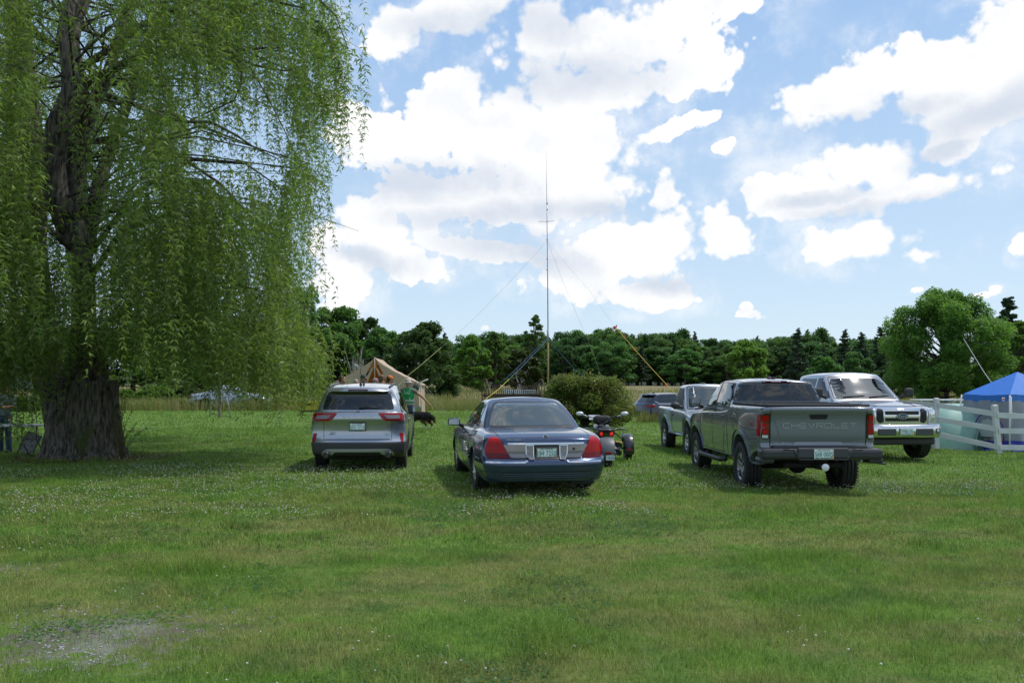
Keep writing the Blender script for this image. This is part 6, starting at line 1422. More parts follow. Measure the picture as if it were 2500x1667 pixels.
def build_canvas_tent():
    d = 41.0; p = at(915, d); root = thing('canvas_tent', 'beige canvas wall tent with a sagging roof and open door flap behind the silver car', 'tent', (p.x, d, g1(p.x, d)))
    CV = leaf_mat('canvas', (.60, .49, .37), (.6, .5, .4), .32, .12, 1.2, rough=.85, c3=(.52, .41, .29), tc=(1.3, 1.1, .85)); CI = leaf_mat('tent_inside', (.55, .34, .10), (.6, .4, .1), .45, rough=.9, tc=(1.2, 1, .7))
    H = EYE + (YH - 873) / F * d - g1(p.x, d); he = 1.66; hw = 2.12; L = 2.7; dx = .02      # ridge goes back and to the right
    N = 14
    def roof_line(sg, yo, xo):      # sagging slope from ridge to eave
        return [(xo + sg * hw * (i / N) ** 1.0, yo, H - (H - he) * ((i / N) ** .78)) for i in range(N + 1)]
    for sg in (-1, 1):
        mb = MB(); A = roof_line(sg, 0, 0); B = [(x + dx, y + L, z - .05) for x, y, z in A]; ov = .12
        A2 = A + [(sg * (hw + .10), 0, he - .08)]; B2 = B + [(sg * (hw + .10) + dx, L, he - .12)]
        curve_sheet(mb, A2, B2, 12, .02, 3 + sg); mb.build('roof_slope', CV, root)
        mb = MB(); cloth_sheet(mb, [(sg * hw, 0, he), (sg * hw + dx, L, he - .05), (sg * (hw + .04) + dx, L, 0), (sg * (hw + .04), 0, 0)], 20, 14, 0, .03, seed=5 + sg); mb.build('side_wall', CV, root)
        # front gable, gathered towards the door opening
        N2 = 20; T = [(sg * (.03 + (hw - .03) * (i / N2)), -.01, H - (H - he) * ((i / N2) ** .78) - .02) for i in range(N2 + 1)]
        Bt = [(sg * (1.45 + (hw - 1.45) * (i / N2)), -.02 - .05 * math.sin(i * 1.3), 0) for i in range(N2 + 1)]
        mb = MB(); curve_sheet(mb, T, Bt, 22, .055, 9 + sg); mb.build('front_wall', CV, root)
        mb = MB(); curve_sheet(mb, [(sg * .03, -.05, H - .45), (sg * .10, -.08, H - .5), (sg * .16, -.09, H - .55)], [(sg * .95, -.10, .2), (sg * 1.2, -.20, .1), (sg * 1.5, -.12, 0)], 16, .03, 30 + sg); mb.build('door_flap', CV, root)
    mb = MB(); mb.tube([(0, -.03, 0), (0, -.03, H + .02)], .022, 8); mb.build('front_pole', mat('tent_pole', (.30, .28, .24), .5), root)
    mb = MB(); cloth_sheet(mb, [(-hw + dx, L, 0), (hw + dx, L, 0), (hw + dx, L, he), (-hw + dx, L, he)], 12, 8, 0, .02); cloth_sheet(mb, [(-hw * .62 + dx, L - .01, he), (hw * .62 + dx, L - .01, he), (.05 + dx, L - .01, H - .10), (-.05 + dx, L - .01, H - .10)], 12, 8, 0, .01); mb.build('back_wall', CI, root)
    mb = MB(); mb.box((.2, 1.6, .01), (3.6, 3, .02)); mb.build('groundsheet', CI, root)
    # corner pole with a stick across its top
    mb = MB(); mb.tube([(hw + .16, -.10, 0), (hw + .14, -.10, he + .02)], .028, 8); mb.tube([(hw - .25, -.10, he - .12), (hw + .50, -.10, he + .18)], .030, 8); mb.build('corner_pole', mat('pale_pole', (.50, .48, .44), .6), root)
    for sg in (-1, 1):
        for k in range(3):
            mb = MB(); mb.tube([(sg * hw + dx * k / 2, L * k / 2, he - .05), (sg * (hw + 1.3) + dx * k / 2, L * k / 2 - .2, .03)], .006, 4)
            mb.build('guy_rope', mat('rope_white', (.5, .48, .42), .8), root)
    bg = MB(); bg.sphere((0, 0, -.20), (.16, .13, .20), 14, 10); bg.tube([(0, 0, 0), (.02, 0, .12)], .015, 5); b = bg.build('stuff_sack', mat('sack_green', (.045, .055, .045), .8, bump=.4, bscale=20), None); tag(b, 'dark green stuff sack hanging at the front right corner of the canvas tent', 'bag')
    b.location = (p.x + hw - .08, d - .28, g1(p.x, d) + he - .02)
build_canvas_tent()
def build_canopy():
    d = 24.0; p = at(2466, d); X0 = p.x; gzz = g1(X0, d + .6) - .12
    root = thing('canopy_shelter', 'blue pop-up canopy with grey mesh and navy side walls behind the white fence', 'canopy', (X0, d, gzz), 0)
    BL = mat('canopy_blue', (.012, .135, .50), .55, vary=.08, vscale=3, bump=.15, bscale=9); GR = mat('wall_grey', (.25, .26, .31), .8, vary=.1, vscale=5, bump=.2, bscale=12); NV = mat('wall_navy', (.012, .018, .26), .7, vary=.1, bump=.2, bscale=12); PO = mat('pole_white', (.62, .64, .66), .4)
    # near corner at origin; one side runs back to the left, the other to the right
    he = 1.60; A = np.array([-1.30, .55]) ; A = A / np.linalg.norm(A) * 2.55   # left-back side direction
    B = np.array([A[1], -A[0]]); B = B / np.linalg.norm(B) * 2.9
    B = np.array([2.65, 1.15])
    A = np.array([(2352 - 1250) / F * 25.7 - X0, 1.7])
    c = [np.array([0., 0.]), A, A + B, B]; ctr = (A + B) / 2; Hp = 1.60 + .62 + .12
    pk = np.array([ctr[0] - .62, ctr[1], Hp])
    pk = np.array([(2483 - 1250) / F * (d + ctr[1]) - X0, ctr[1], EYE + (YH - 908) / F * (d + ctr[1]) - gzz])
    z3 = lambda q, z: (q[0], q[1], z)
    for i in range(4):
        a, b = c[i], c[(i + 1) % 4]
        mb = MB(); n = 12
        E = [(*(a + (b - a) * k / n), he + .20 - .035 * math.sin(math.pi * k / n)) for k in range(n + 1)]; T = [tuple(pk)] * (n + 1)
        T = [(pk[0] + (e[0] - pk[0]) * .02, pk[1] + (e[1] - pk[1]) * .02, pk[2] - .005) for e in E]
        curve_sheet(mb, T, E, 14, .012, i); E2 = [(x, y, z - .20) for x, y, z in E]; curve_sheet(mb, E, E2, 3, .012, 9 + i); mb.build('canopy_top', BL, root)
        n = 22; T = [(*(a + (b - a) * k / n), he + .02) for k in range(n + 1)]
        out = (a + b) / 2 - ctr; out = out / np.linalg.norm(out)
        Z1 = [(*(a + (b - a) * k / n + out * .05 * math.sin(k * 1.1)), .48 - .05 * math.sin(math.pi * k / n)) for k in range(n + 1)]
        Z2 = [(*(a + (b - a) * k / n + out * (.10 + .04 * math.sin(k * .9))), .09 + .02 * math.sin(k * .7)) for k in range(n + 1)]; Z3 = [(*(a + (b - a) * k / n + out * (.26 + .05 * math.sin(k * 1.2))), .00) for k in range(n + 1)]
        mb = MB(); curve_sheet(mb, T, Z1, 14, .03, 20 + i); mb.build('mesh_wall', GR, root)
        mb = MB(); curve_sheet(mb, Z1, Z2, 8, .02, 30 + i); mb.build('navy_skirt', NV, root)
        mb = MB(); curve_sheet(mb, Z2, Z3, 3, .012, 40 + i); mb.build('ground_flap', GR, root)
    for i, q in enumerate(c):
        mb = MB(); o = (q - ctr) / np.linalg.norm(q - ctr) * .05; sp_ = -.10 if i == 1 else 0
        mb.tube([(q[0] + o[0] * 1.5 + sp_, q[1] + o[1] * 1.5, 0 - (.03 if i == 1 else 0)), (q[0] + o[0], q[1] + o[1], he + .18)], .022, 8); mb.box((q[0] + o[0] * 1.5 + sp_, q[1] + o[1] * 1.5, .01), (.10, .10, .015)); mb.build('leg', PO, root)
    # door arch and window in the left wall, tag on the valance
    nrm = np.array([A[1], -A[0]]); nrm = nrm / np.linalg.norm(nrm)
    if np.dot(nrm, (A / 2) - ctr) < 0: nrm = -nrm
    f = lambda t_, z, o_=.09: (A[0] * t_ + nrm[0] * o_, A[1] * t_ + nrm[1] * o_, z)
    mb = MB(); mb.tube([f(.72, .45), f(.71, .70), f(.66, .98), f(.58, 1.16), f(.46, 1.24), f(.32, 1.22), f(.2, 1.12), f(.1, .9), f(.07, .45)], .016, 6); mb.build('door_zip', NV, root)
    mb = MB(); pts = [f(.60, .55), f(.59, .80), f(.52, 1.02), f(.40, 1.08), f(.28, 1.0), f(.25, .55)]; mb.add(pts + [tuple(np.array(q) - np.array([*nrm, 0]) * .02) for q in pts], [tuple(range(6)), tuple(range(6, 12))[::-1]]); mb.build('door_window', mat('mesh_pale', (.33, .36, .38), .7), root)
    mb = MB(); mb.box((-.19, -.0, he + .06), (.16, .012, .10), (0, 0, .6), bev=.003); t_ = mb.build('maker_tag', mat('tag_white', (.7, .7, .7), .5), root); m2 = MB(); m2.box((-.19, -.012, he + .06), (.11, .012, .045), (0, 0, .6), bev=.003); m2.build('tag_panel', mat('tag_red', (.5, .02, .03), .5), t_)
    R_ = mat('rope_white', (.5, .48, .42), .8)
    mb = MB(); mb.tube([(0, -.06, he + .13), (-.28, -.55, he - .30), (-.42, -.8, .95)], .009, 5)
    for k in range(3): mb.tube([(-.25 - k * .03, -.5, he - .28), (-.14 + k * .02, -.52, he - .40), (-.18, -.52, he - .30)], .006, 4)
    mb.tube([(A[0], A[1], he + .15), (A[0] - .35, A[1] + .3, he - .2), (A[0] - 1.2, A[1] + .8, .05)], .007, 4); mb.build('tie_cord', R_, root)
    # slim white rod rising behind, with a line down to the shelter
    q0 = at(2352, 29.5, 826); q1 = at(2421, 26.5, 930); q1 = q1 + (q1 - q0) * .55; mb = MB(); mb.tube([q0, q0.lerp(q1, .5) + Vector((-.03, 0, -.04)), q1, (q1.x + .5, q1.y - .3, g1(q1.x, q1.y))], [.008, .012, .016, .018], 5)
    tag(mb.build('pole_and_line', mat('line_grey', (.35, .37, .38), .6)), 'thin grey rod slanting up out of the blue canopy in front of the maple', 'pole')
    # blue and red fishing-rod like flag with red lure hanging inside fence gap
    q = at(2448, 23.2, 1015); mb = MB(); mb.tube([q, q + Vector((0, 0, .10))], .004, 4); mb.sphere(q + Vector((0, 0, -.03)), (.03, .02, .05), 8, 6)
    mb.tube([q + Vector((0, 0, -.05)), q + Vector((.04, 0, -.4)), q + Vector((-.02, 0, -.75)), q + Vector((0, 0, -1.02))], .005, 4); tag(mb.build('red_toggle_cord', mat('toggle_red', (.5, .03, .02), .5)), 'red cord with a toggle hanging from the rail right of the leaning fence post', 'cord')
build_canopy()
def build_green_tent():
    d = 26.2; p = at(2330, d); base = g1(p.x, d) - .06; root = thing('dome_tent', 'pale green dome tent between the big silver pickup and the blue canopy', 'tent', (p.x, d, base), R(8))
    G1 = mat('tent_green_pale', (.26, .43, .36), .6, vary=.1, bump=.15, bscale=10); G2 = mat('tent_green_dark', (.05, .13, .10), .7); G3 = mat('tent_green_mid', (.10, .24, .19), .6, vary=.1)
    def dome(sc_, h, m_, z0=0.0, nm='flysheet', x0=0):
        V = []; n = 40; m2 = 14
        for j in range(m2 + 1):
            v = j / m2; zz = z0 + h * math.sin(v * math.pi / 2); r = math.cos(v * math.pi / 2) ** .75
            for i in range(n):
                a = 2 * math.pi * i / n; k = (abs(math.cos(a)) ** 3 + abs(math.sin(a)) ** 3) ** (-1 / 3) * .92 + .06 * math.cos(8 * a) * v; V.append((x0 + sc_ * k * r * math.cos(a), sc_ * .95 * k * r * math.sin(a), zz))
        Fs = [(j * n + i, j * n + (i + 1) % n, (j + 1) * n + (i + 1) % n, (j + 1) * n + i) for j in range(m2) for i in range(n)]
        mb = MB(); mb.add(V, Fs, True); return mb.build(nm, m_, root)
    dome(1.42, 1.46, G1); dome(1.455, .26, G2, 0, 'skirt')
    D = lambda x, z: (x, -1.44 * (1 - (z / 1.6) ** 2) ** .5 * .93 - .03, z)
    mb = MB(); P = [D(-.28, .08), D(-.22, .5), D(.1, .95), D(.42, 1.05), D(.62, .9), D(.66, .08)]; mb.add(P + [(x, y + .02, z) for x, y, z in P], [tuple(range(6)), tuple(range(6, 12))[::-1]]); dr = mb.build('door_panel', G2, root)
    mb = MB(); mb.tube(P + [P[0]], .012, 5); mb.build('door_zip', mat('zip_pale', (.4, .45, .40), .6), dr)
    for (a, b) in ((-1.2, 1.2), (1.2, -1.2)):
        mb = MB(); mb.tube([(a * math.cos(t_), b * math.cos(t_), 1.50 * math.sin(t_)) for t_ in np.linspace(0, math.pi, 18)], .012, 6); mb.build('tent_pole', mat('pole_grey', (.25, .27, .27), .5), root)
    mb = MB(); mb.tube([(-1.3, -1.2, .8), (-1.9, -1.7, .02)], .006, 4); mb.build('guy_rope', mat('rope_white', (.5, .48, .42), .8), root)
    # white table top standing behind, just over the rail
    d2 = 28.5; a = at(2232, d2, 974); b = at(2362, d2, 974); mb = MB(); w_ = b.x - a.x; mb.box(((a.x + b.x) / 2, d2, a.z - .03), (w_, .75, .05), bev=.015)
    tb = thing('folding_table', 'long white folding table standing behind the green dome tent', 'table', ((a.x + b.x) / 2, d2, g1(a.x, d2)))
    mb2 = MB(); zt_ = a.z - g1(a.x, d2); mb2.box((0, 0, zt_ - .03), (w_, .75, .05), bev=.015); mb2.build('table_top', mat('white_plastic_top', (.68, .69, .70), .5), tb)
    for sx in (-1, 1):
        m3 = MB(); m3.tube([(sx * w_ * .4, -.3, zt_ - .05), (sx * w_ * .4, -.3, 0), (sx * w_ * .4, .3, 0), (sx * w_ * .4, .3, zt_ - .05)], .015, 6); m3.build('leg', M_TRIM, tb)
build_green_tent()
def build_fence():
    W_ = mat('fence_white', (.62, .63, .64), .55, vary=.12, vscale=6, dirt=((.30, .29, .24), .35))
    root = thing('rail_fence', 'white three-rail fence with a leaning post, between the big silver pickup and the blue canopy', 'fence')
    dP = (25.3, 23.0, 22.1, 22.3); px = (2120, 2286, 2434, 2640); tops = (968, 973, 989, 1000)
    posts = []
    for i, (x, d, tp) in enumerate(zip(px, dP, tops)):
        p = at(x, d); zb_ = EYE + (YH - (1050, 1086, 1111, 1112)[i]) / F * d; zt_ = EYE + (YH - tp) / F * d
        lean = .09 if i == 2 else 0.0; posts.append((p.x, d, zb_, zt_, lean))
        mb = MB(); h = zt_ - zb_ + .10; mb.box((0, 0, h / 2 - .10), (.125, .125, h), bev=.006); mb.box((0, 0, h - .09), (.115, .115, .02), bev=.005, taper=.7)
        o = mb.build('post', W_, root); o.location = (p.x + lean * .6, d, zb_); o.rotation_euler = (0, -lean, 0)
    for i in range(3):
        a, b = posts[i], posts[i + 1]; t0 = [(.86, .53, .20), (.86, .56, .23), (.80, .48, .16), (.80, .48, .16)]
        for k in range(3):
            za = a[2] + (a[3] - a[2]) * (t0[i][k] if i < 2 else (.80, .49, .16)[k]); zb2 = b[2] + (b[3] - b[2]) * ((.86, .56, .23) if i == 0 else (.82, .52, .16))[k]
            A = Vector((a[0] + (a[4] * .6 - a[4] * (za - a[2])), a[1] - .075, za)); B = Vector((b[0] + (b[4] * .6 - b[4] * (zb2 - b[2])) , b[1] - .075, zb2)); dv = B - A; L = dv.length
            mb = MB(); mb.box((0, 0, 0), (L, .026, .135), bev=.004); o = mb.build('rail', W_, root); o.location = (A + B) / 2; o.rotation_euler = (0, -math.atan2(dv.z, math.hypot(dv.x, dv.y)), math.atan2(dv.y, dv.x))
build_fence()
def build_mast():
    d = 39.0; b = at(1338, d); root = thing('antenna_mast', 'tall thin guyed antenna mast with a small crossbar, rising behind the bush', 'antenna mast', (b.x, d, b.z))
    z = lambda py: EYE + (YH - py) / F * d - b.z
    x = lambda px: (px - 1338) / F * d
    mb = MB(); mb.tube([(0, 0, 0), (x(1338), 0, z(832))], .045, 8); mb.build('wooden_pole', mat('pole_wood', (.22, .15, .06), .8, vary=.2), root)
    AL = mat('aluminium_tube', (.30, .31, .33), .4, metal=.6)
    mb = MB(); mb.tube([(x(1338), 0, z(836)), (x(1337.5), 0, z(805))], .05, 8); mb.build('clamp', mat('clamp_grey', (.30, .31, .32), .5), root)
    mb = MB(); mb.tube([(x(1338), 0, z(835)), (x(1337), 0, z(680)), (x(1336), 0, z(585)), (x(1335), 0, z(496))], [.026, .022, .018, .015], 8)
    for py in (585, 632, 658, 512, 496): mb.lathe([(.030, -.04), (.030, .04)], 10, (x(1336), 0, z(py)))
    mb.build('mast_tube', AL, root)
    mb = MB(); mb.tube([(x(1335), 0, z(498)), (x(1334), 0, z(430)), (x(1333), 0, z(367))], [.012, .008, .004], 6); mb.build('whip', AL, root)
    mb = MB(); mb.tube([(x(1315), 0, z(541)), (x(1335.5), 0, z(541.5)), (x(1353), -.2, z(541))], .009, 5); mb.tube([(x(1335.5), .4, z(540)), (x(1335.5), -.4, z(543))], .009, 5); mb.build('crossbar', AL, root)
    # guys: each one thing running from the mast to its stake
    def rope(label, pts, r, matl, group='guy ropes of the antenna mast', name='guy_rope', build=None):
        pts = [Vector(q) for q in pts]; out = []
        for i in range(len(pts) - 1):
            for k in range(8): out.append(pts[i].lerp(pts[i + 1], k / 8) + Vector((0, 0, -.03 * math.sin(math.pi * k / 8) * (pts[i + 1] - pts[i]).length / 4)))
        out.append(pts[-1]); m_ = MB(); m_.tube(out, r, 5); o = m_.build(name, matl, None); tag(o, label, 'rope', group); return o
    YL = mat('rope_yellow', (.55, .42, .05), .7); BLr = mat('rope_blue', (.05, .11, .20), .7); TH = mat('rope_thin', (.22, .23, .20), .7); YG = mat('rope_olive', (.25, .24, .07), .7)
    m830 = b + Vector((x(1337.5), 0, z(826))); m590 = b + Vector((x(1336), 0, z(588)))
    e1 = at(1243, 32.5, 925); rope('dark blue guy rope slanting down left from the mast to the hay rake', [m830, at(1300, 36, 868), e1], .010, BLr)
    rope('second dark blue guy rope, just above the first, ending beyond the hay rake', [m830 + Vector((0, .1, .05)), at(1220, 36.5, 938)], .010, BLr)
    y1 = at(1188, 27.5, 972); rope('bright yellow rope in front of the hay rake wheel', [e1, y1, Vector((y1.x - .9, 25.0, g1(y1.x - .9, 25)))], .0105, YL)
    rope('dark blue guy rope slanting down right from the mast behind the bush', [m830, at(1400, 40.5, 898), at(1452, 41.5, 935)], .011, BLr)
    rope('thin guy line from high on the mast far down left past the tent', [m590, at(1160, 34, 775), at(1077, 31, 848)], .004, TH)
    rope('olive lower end of the long left guy line above the tent', [at(1077, 31, 848), at(994, 28.5, 918), at(930, 27.0, 985)], .011, YG)
    rope('thin guy line from high on the mast down right over the bush', [m590, at(1380, 38, 700), at(1447, 36, 858), at(1470, 35.4, 925)], .004, TH)
    top = at(1502, 31.5, 797); rope('hair-thin wire from the mast to the first red flag', [m590, at(1440, 34.5, 710), at(1480, 32.5, 768), top], .0022, TH)
    end = at(1655, 26.5, 968); o = rope('yellow guy rope with small red flags above the pickups', [top, end, at(1700, 25.2, 1025)], .0105, YL)
    FR = mat('flag_red', (.75, .03, .04), .6)
    for k, (px_, py_, dd, s_) in enumerate(((1502, 798, 31.5, 1.5), (1524, 821, 30.9, 1), (1551, 852, 30.1, 1), (1627, 938, 27.6, 1.0))):
        q = at(px_, dd, py_); m_ = MB(); w_ = .07 * s_; V = [q + Vector((-w_, 0, .0)), q + Vector((0, .01, w_ * .3)), q + Vector((w_ * .8, 0, w_ * .9)), q + Vector((w_ * .4, -.02, -w_ * .5)), q + Vector((-w_ * .3, .0, -w_ * 1.0))]
        m_.add(V + [v + Vector((0, .012, 0)) for v in V], [(0, 1, 2, 3, 4), (9, 8, 7, 6, 5)] + [(i, (i + 1) % 5, (i + 1) % 5 + 5, i + 5) for i in range(5)]); f = m_.build('rope_flag', FR, o)
build_mast()
def build_rake():
    d = 36.0; p = at(1253, d); gzz = g1(p.x, d); root = thing('hay_rake', 'old rusty horse-drawn hay rake with two big spoked wheels behind the blue sedan', 'hay rake', (p.x, d, gzz), R(14))
    RU = mat('rusty_iron', (.075, .045, .035), .85, vary=.4, vscale=12)
    W2 = 1.22; r = .70
    for sg in (-1, 1):
        mb = MB(); mb.lathe([(r, -.025), (r + .008, 0), (r, .025), (r - .022, .025), (r - .022, -.025), (r, -.025)], 40, (0, 0, 0), 'X', False); mb.lathe([(.06, -.10), (.06, .10)], 12, (0, 0, 0), 'X')
        for k in range(14): a = 2 * math.pi * k / 14; mb.tube([(0.04 * (-1) ** k, 0, 0), (0, math.cos(a) * (r - .01), math.sin(a) * (r - .01))], .009, 5)
        w_ = mb.build('wheel', RU, root); w_.location = (sg * W2, 0, r)
    mb = MB(); mb.box((0, 0, r), (2 * W2, .07, .06)); mb.box((0, -.30, r - .05), (2 * W2 - .15, .06, .08)); mb.box((0, .25, r + .02), (2 * W2 - .3, .05, .05)); mb.tube([(-.3, .2, r), (0, 1.6, .45), (0, 2.6, .35)], .035, 6); mb.tube([(.3, .2, r), (0, 1.6, .45)], .035, 6)
    mb.build('frame', RU, root)
    for k in range(26):
        x = -W2 + .12 + (2 * W2 - .24) * k / 25; mb = MB(); mb.tube([(x, -.28, r), (x, -.10, r + .32), (x, -.38, r + .42), (x, -.62, r + .22), (x, -.72, r - .1), (x, -.62, r - .42), (x, -.36, .12)], .008, 5); mb.build('tine', RU, root)
    mb = MB(); mb.tube([(0, .1, r), (.02, -.1, r + .30), (0, -.25, r + .46)], .02, 6)
    mb.build('seat_spring', RU, root)
    mb = MB(); V = []
    n = 14
    for j, (rr, zz) in enumerate(((.05, 0), (.14, .01), (.20, .05), (.23, .11))):
        for i in range(n): a = 2 * math.pi * i / n; V.append((rr * math.cos(a), -.28 + rr * .8 * math.sin(a), r + .44 + zz * (1 if math.sin(a) < .5 else .4)))
    mb.add(V, [(j * n + i, j * n + (i + 1) % n, (j + 1) * n + (i + 1) % n, (j + 1) * n + i) for j in range(3) for i in range(n)] + [tuple(range(n))[::-1]], True); mb.add([(x, y, z - .012) for x, y, z in V], [(j * n + i, (j + 1) * n + i, (j + 1) * n + (i + 1) % n, j * n + (i + 1) % n) for j in range(3) for i in range(n)], True)
    mb.build('seat', RU, root)
    # white slatted rack seen between the tines
    q = at(1270, 37.5); rk = thing('slatted_rack', 'long low white slatted rack seen through the tines of the hay rake', 'rack', (q.x, 37.5, g1(q.x, 37.5)), R(6)); WS = mat('rack_white', (.60, .62, .66), .6)
    zt_ = EYE + (YH - 952) / F * 37.5 - g1(q.x, 37.5); mb = MB()
    mb.box((0, 0, zt_), (1.55, .5, .03))
    for k in range(17): mb.box((-.74 + k * .0925, -.26, zt_ - .09), (.05, .02, .17))
    mb.build('slats', WS, rk); mb = MB()
    for sx in (-.7, .7):
        for sy in (-.2, .2): mb.box((sx, sy, zt_ / 2), (.05, .05, zt_))
    mb.build('legs_frame', WS, rk)
build_rake()
def build_left_things():
    # folding table with bottle
    d = 20.6; x1 = at(103, d).x; x0 = at(-190, d).x; g0 = g1(-11.5, d); zt_ = EYE + (YH - 1036) / F * d - g0
    tb = thing('folding_table', 'white plastic folding table with black legs left of the willow trunk', 'table', ((x0 + x1) / 2, d, g0), R(-3)); L = x1 - x0
    mb = MB(); mb.box((0, 0, zt_ - .02), (L, .74, .045), bev=.018); mb.build('table_top', mat('white_plastic_top', (.68, .69, .70), .5), tb)
    for sx in (-1, 1):
        mb = MB(); cx_ = sx * (L / 2 - .28); mb.tube([(cx_, -.28, zt_ - .05), (cx_, -.28, .36), (cx_ + sx * .18, -.28, .02), (cx_ + sx * .18, .28, .02), (cx_, .28, .36), (cx_, .28, zt_ - .05)], .014, 7); mb.tube([(cx_, -.28, .38), (cx_, .28, .38)], .012, 6); mb.tube([(cx_, 0, .38), (sx * (L / 2 - 1.15), 0, zt_ - .05)], .011, 6); mb.build('leg', M_TRIM, tb)
    bx = at(24, d - .15).x; bt = thing('drink_bottle', 'small clear bottle with an orange cap on the folding table', 'bottle', (bx, d - .15, g0 + zt_ + .003)); mb = MB(); mb.lathe([(.032, 0), (.034, .10), (.018, .14), (.015, .16)], 14); mb.build('bottle_body', mat('clear_plastic', (.5, .52, .55), .15, coat=.5), bt); mb = MB(); mb.lathe([(.03, .135), (.032, .19), (.02, .20)], 14); mb.build('bottle_cap', mat('cap_orange', (.65, .10, .03), .4), bt)
    # folded lawn chair leaning under the table
    cx_ = at(74, 20.9).x; ch = thing('folded_chair', 'folded black and white lawn chair leaning under the folding table', 'chair', (cx_, 20.9, g1(cx_, 20.9)), R(20)); mb = MB(); mb.box((0, 0, .27), (.34, .03, .52), (0, .45, 0), bev=.01)
    mb.build('seat_panel', mat('chair_weave', (.25, .26, .28), .7, vary=.8, vscale=22), ch); mb = MB(); mb.tube([(-.28, -.03, .02), (-.08, -.03, .55), (.26, -.03, .48), (.06, -.03, 0), (-.28, -.03, .02)], .012, 6); mb.build('chair_frame', M_TRIM, ch)
    # white board hanging among the branches
    q0 = at(28, 22.6, 885); q1 = at(80, 22.6, 950); wb_ = thing('white_board', 'white rectangular board on a thin stand behind the hanging willow leaves at the left edge', 'board', ((q0.x + q1.x) / 2, 22.6, g1(-12, 22.6))); zc = (q0.z + q1.z) / 2 - g1(-12, 22.6)
    mb = MB(); mb.box((0, 0, zc), (q1.x - q0.x, .03, q0.z - q1.z), bev=.006); mb.build('panel', mat('board_white', (.55, .58, .62), .5, vary=.08), wb_); mb = MB()
    for sx in (-.2, .2): mb.tube([(sx, .03, zc + .3), (sx * 1.5, .3, 0)], .012, 6)
    mb.tube([(0, .03, zc + .3), (0, .7, 0)], .012, 6); mb.build('stand', mat('stand_grey', (.25, .25, .26), .5), wb_)
    # timber post with pipe stays and a black cable
    d = 40.0; q = at(536, d); ps = thing('braced_post', 'short timber post braced by two grey pipes, black cable at its foot, under the willow', 'post', (q.x, d, q.z)); mb = MB(); mb.box((0, 0, 1.1), (.13, .13, 2.2), bev=.01); mb.build('post', mat('post_wood', (.22, .19, .12), .8, vary=.3), ps)
    for sx in (-.46, .56): mb = MB(); mb.tube([(sx, -.1, 0), (sx * .45, 0, 1.5)], .03, 8); mb.build('stay', mat('pipe_grey', (.36, .38, .38), .5, metal=.3), ps)
    mb = MB(); mb.tube([(.1, -.1, 1.3), (.08, -.12, .6), (.18, -.15, .2), (.1, -.2, .02), (.35, -.2, .10), (.62, -.2, .02)], .012, 5); mb.build('cable', M_DARK, ps)
    # yellow crate trailer seen past the silver car
    d = 43.0; q = at(757, d); yt = thing('yellow_cart', 'small yellow box cart on black wheels seen left of the silver car', 'cart', (q.x, d, q.z)); z0 = EYE + (YH - 1001) / F * d - q.z; mb = MB(); mb.box((0, 0, z0 + .24), (1.0, .6, .44), bev=.02)
    for k in range(5): mb.box((-.4 + k * .2, -.31, z0 + .24), (.03, .02, .40))
    mb.build('box', mat('cart_yellow', (.55, .42, .03), .5, vary=.3, vscale=12), yt); m2 = MB(); m2.box((0, -.32, z0 + .30), (.3, .012, .08)); m2.box((-.25, -.32, z0 + .16), (.1, .012, .06)); m2.build('black_marking', M_DARK, yt)
    for sx in (-.36, .36): mb = MB(); mb.lathe([(.05, -.04), (.14, -.04), (.14, .04), (.05, .04)], 18, (0, 0, 0), 'X'); w_ = mb.build('wheel', M_TYRE, yt); w_.location = (sx, -.2, .13)
    mb = MB(); mb.box((0, 0, z0 / 2 + .08), (.9, .5, .05)); mb.tube([(0, .2, .2), (0, .9, .3)], .02, 6); mb.build('chassis', M_DARK, yt)
build_left_things()

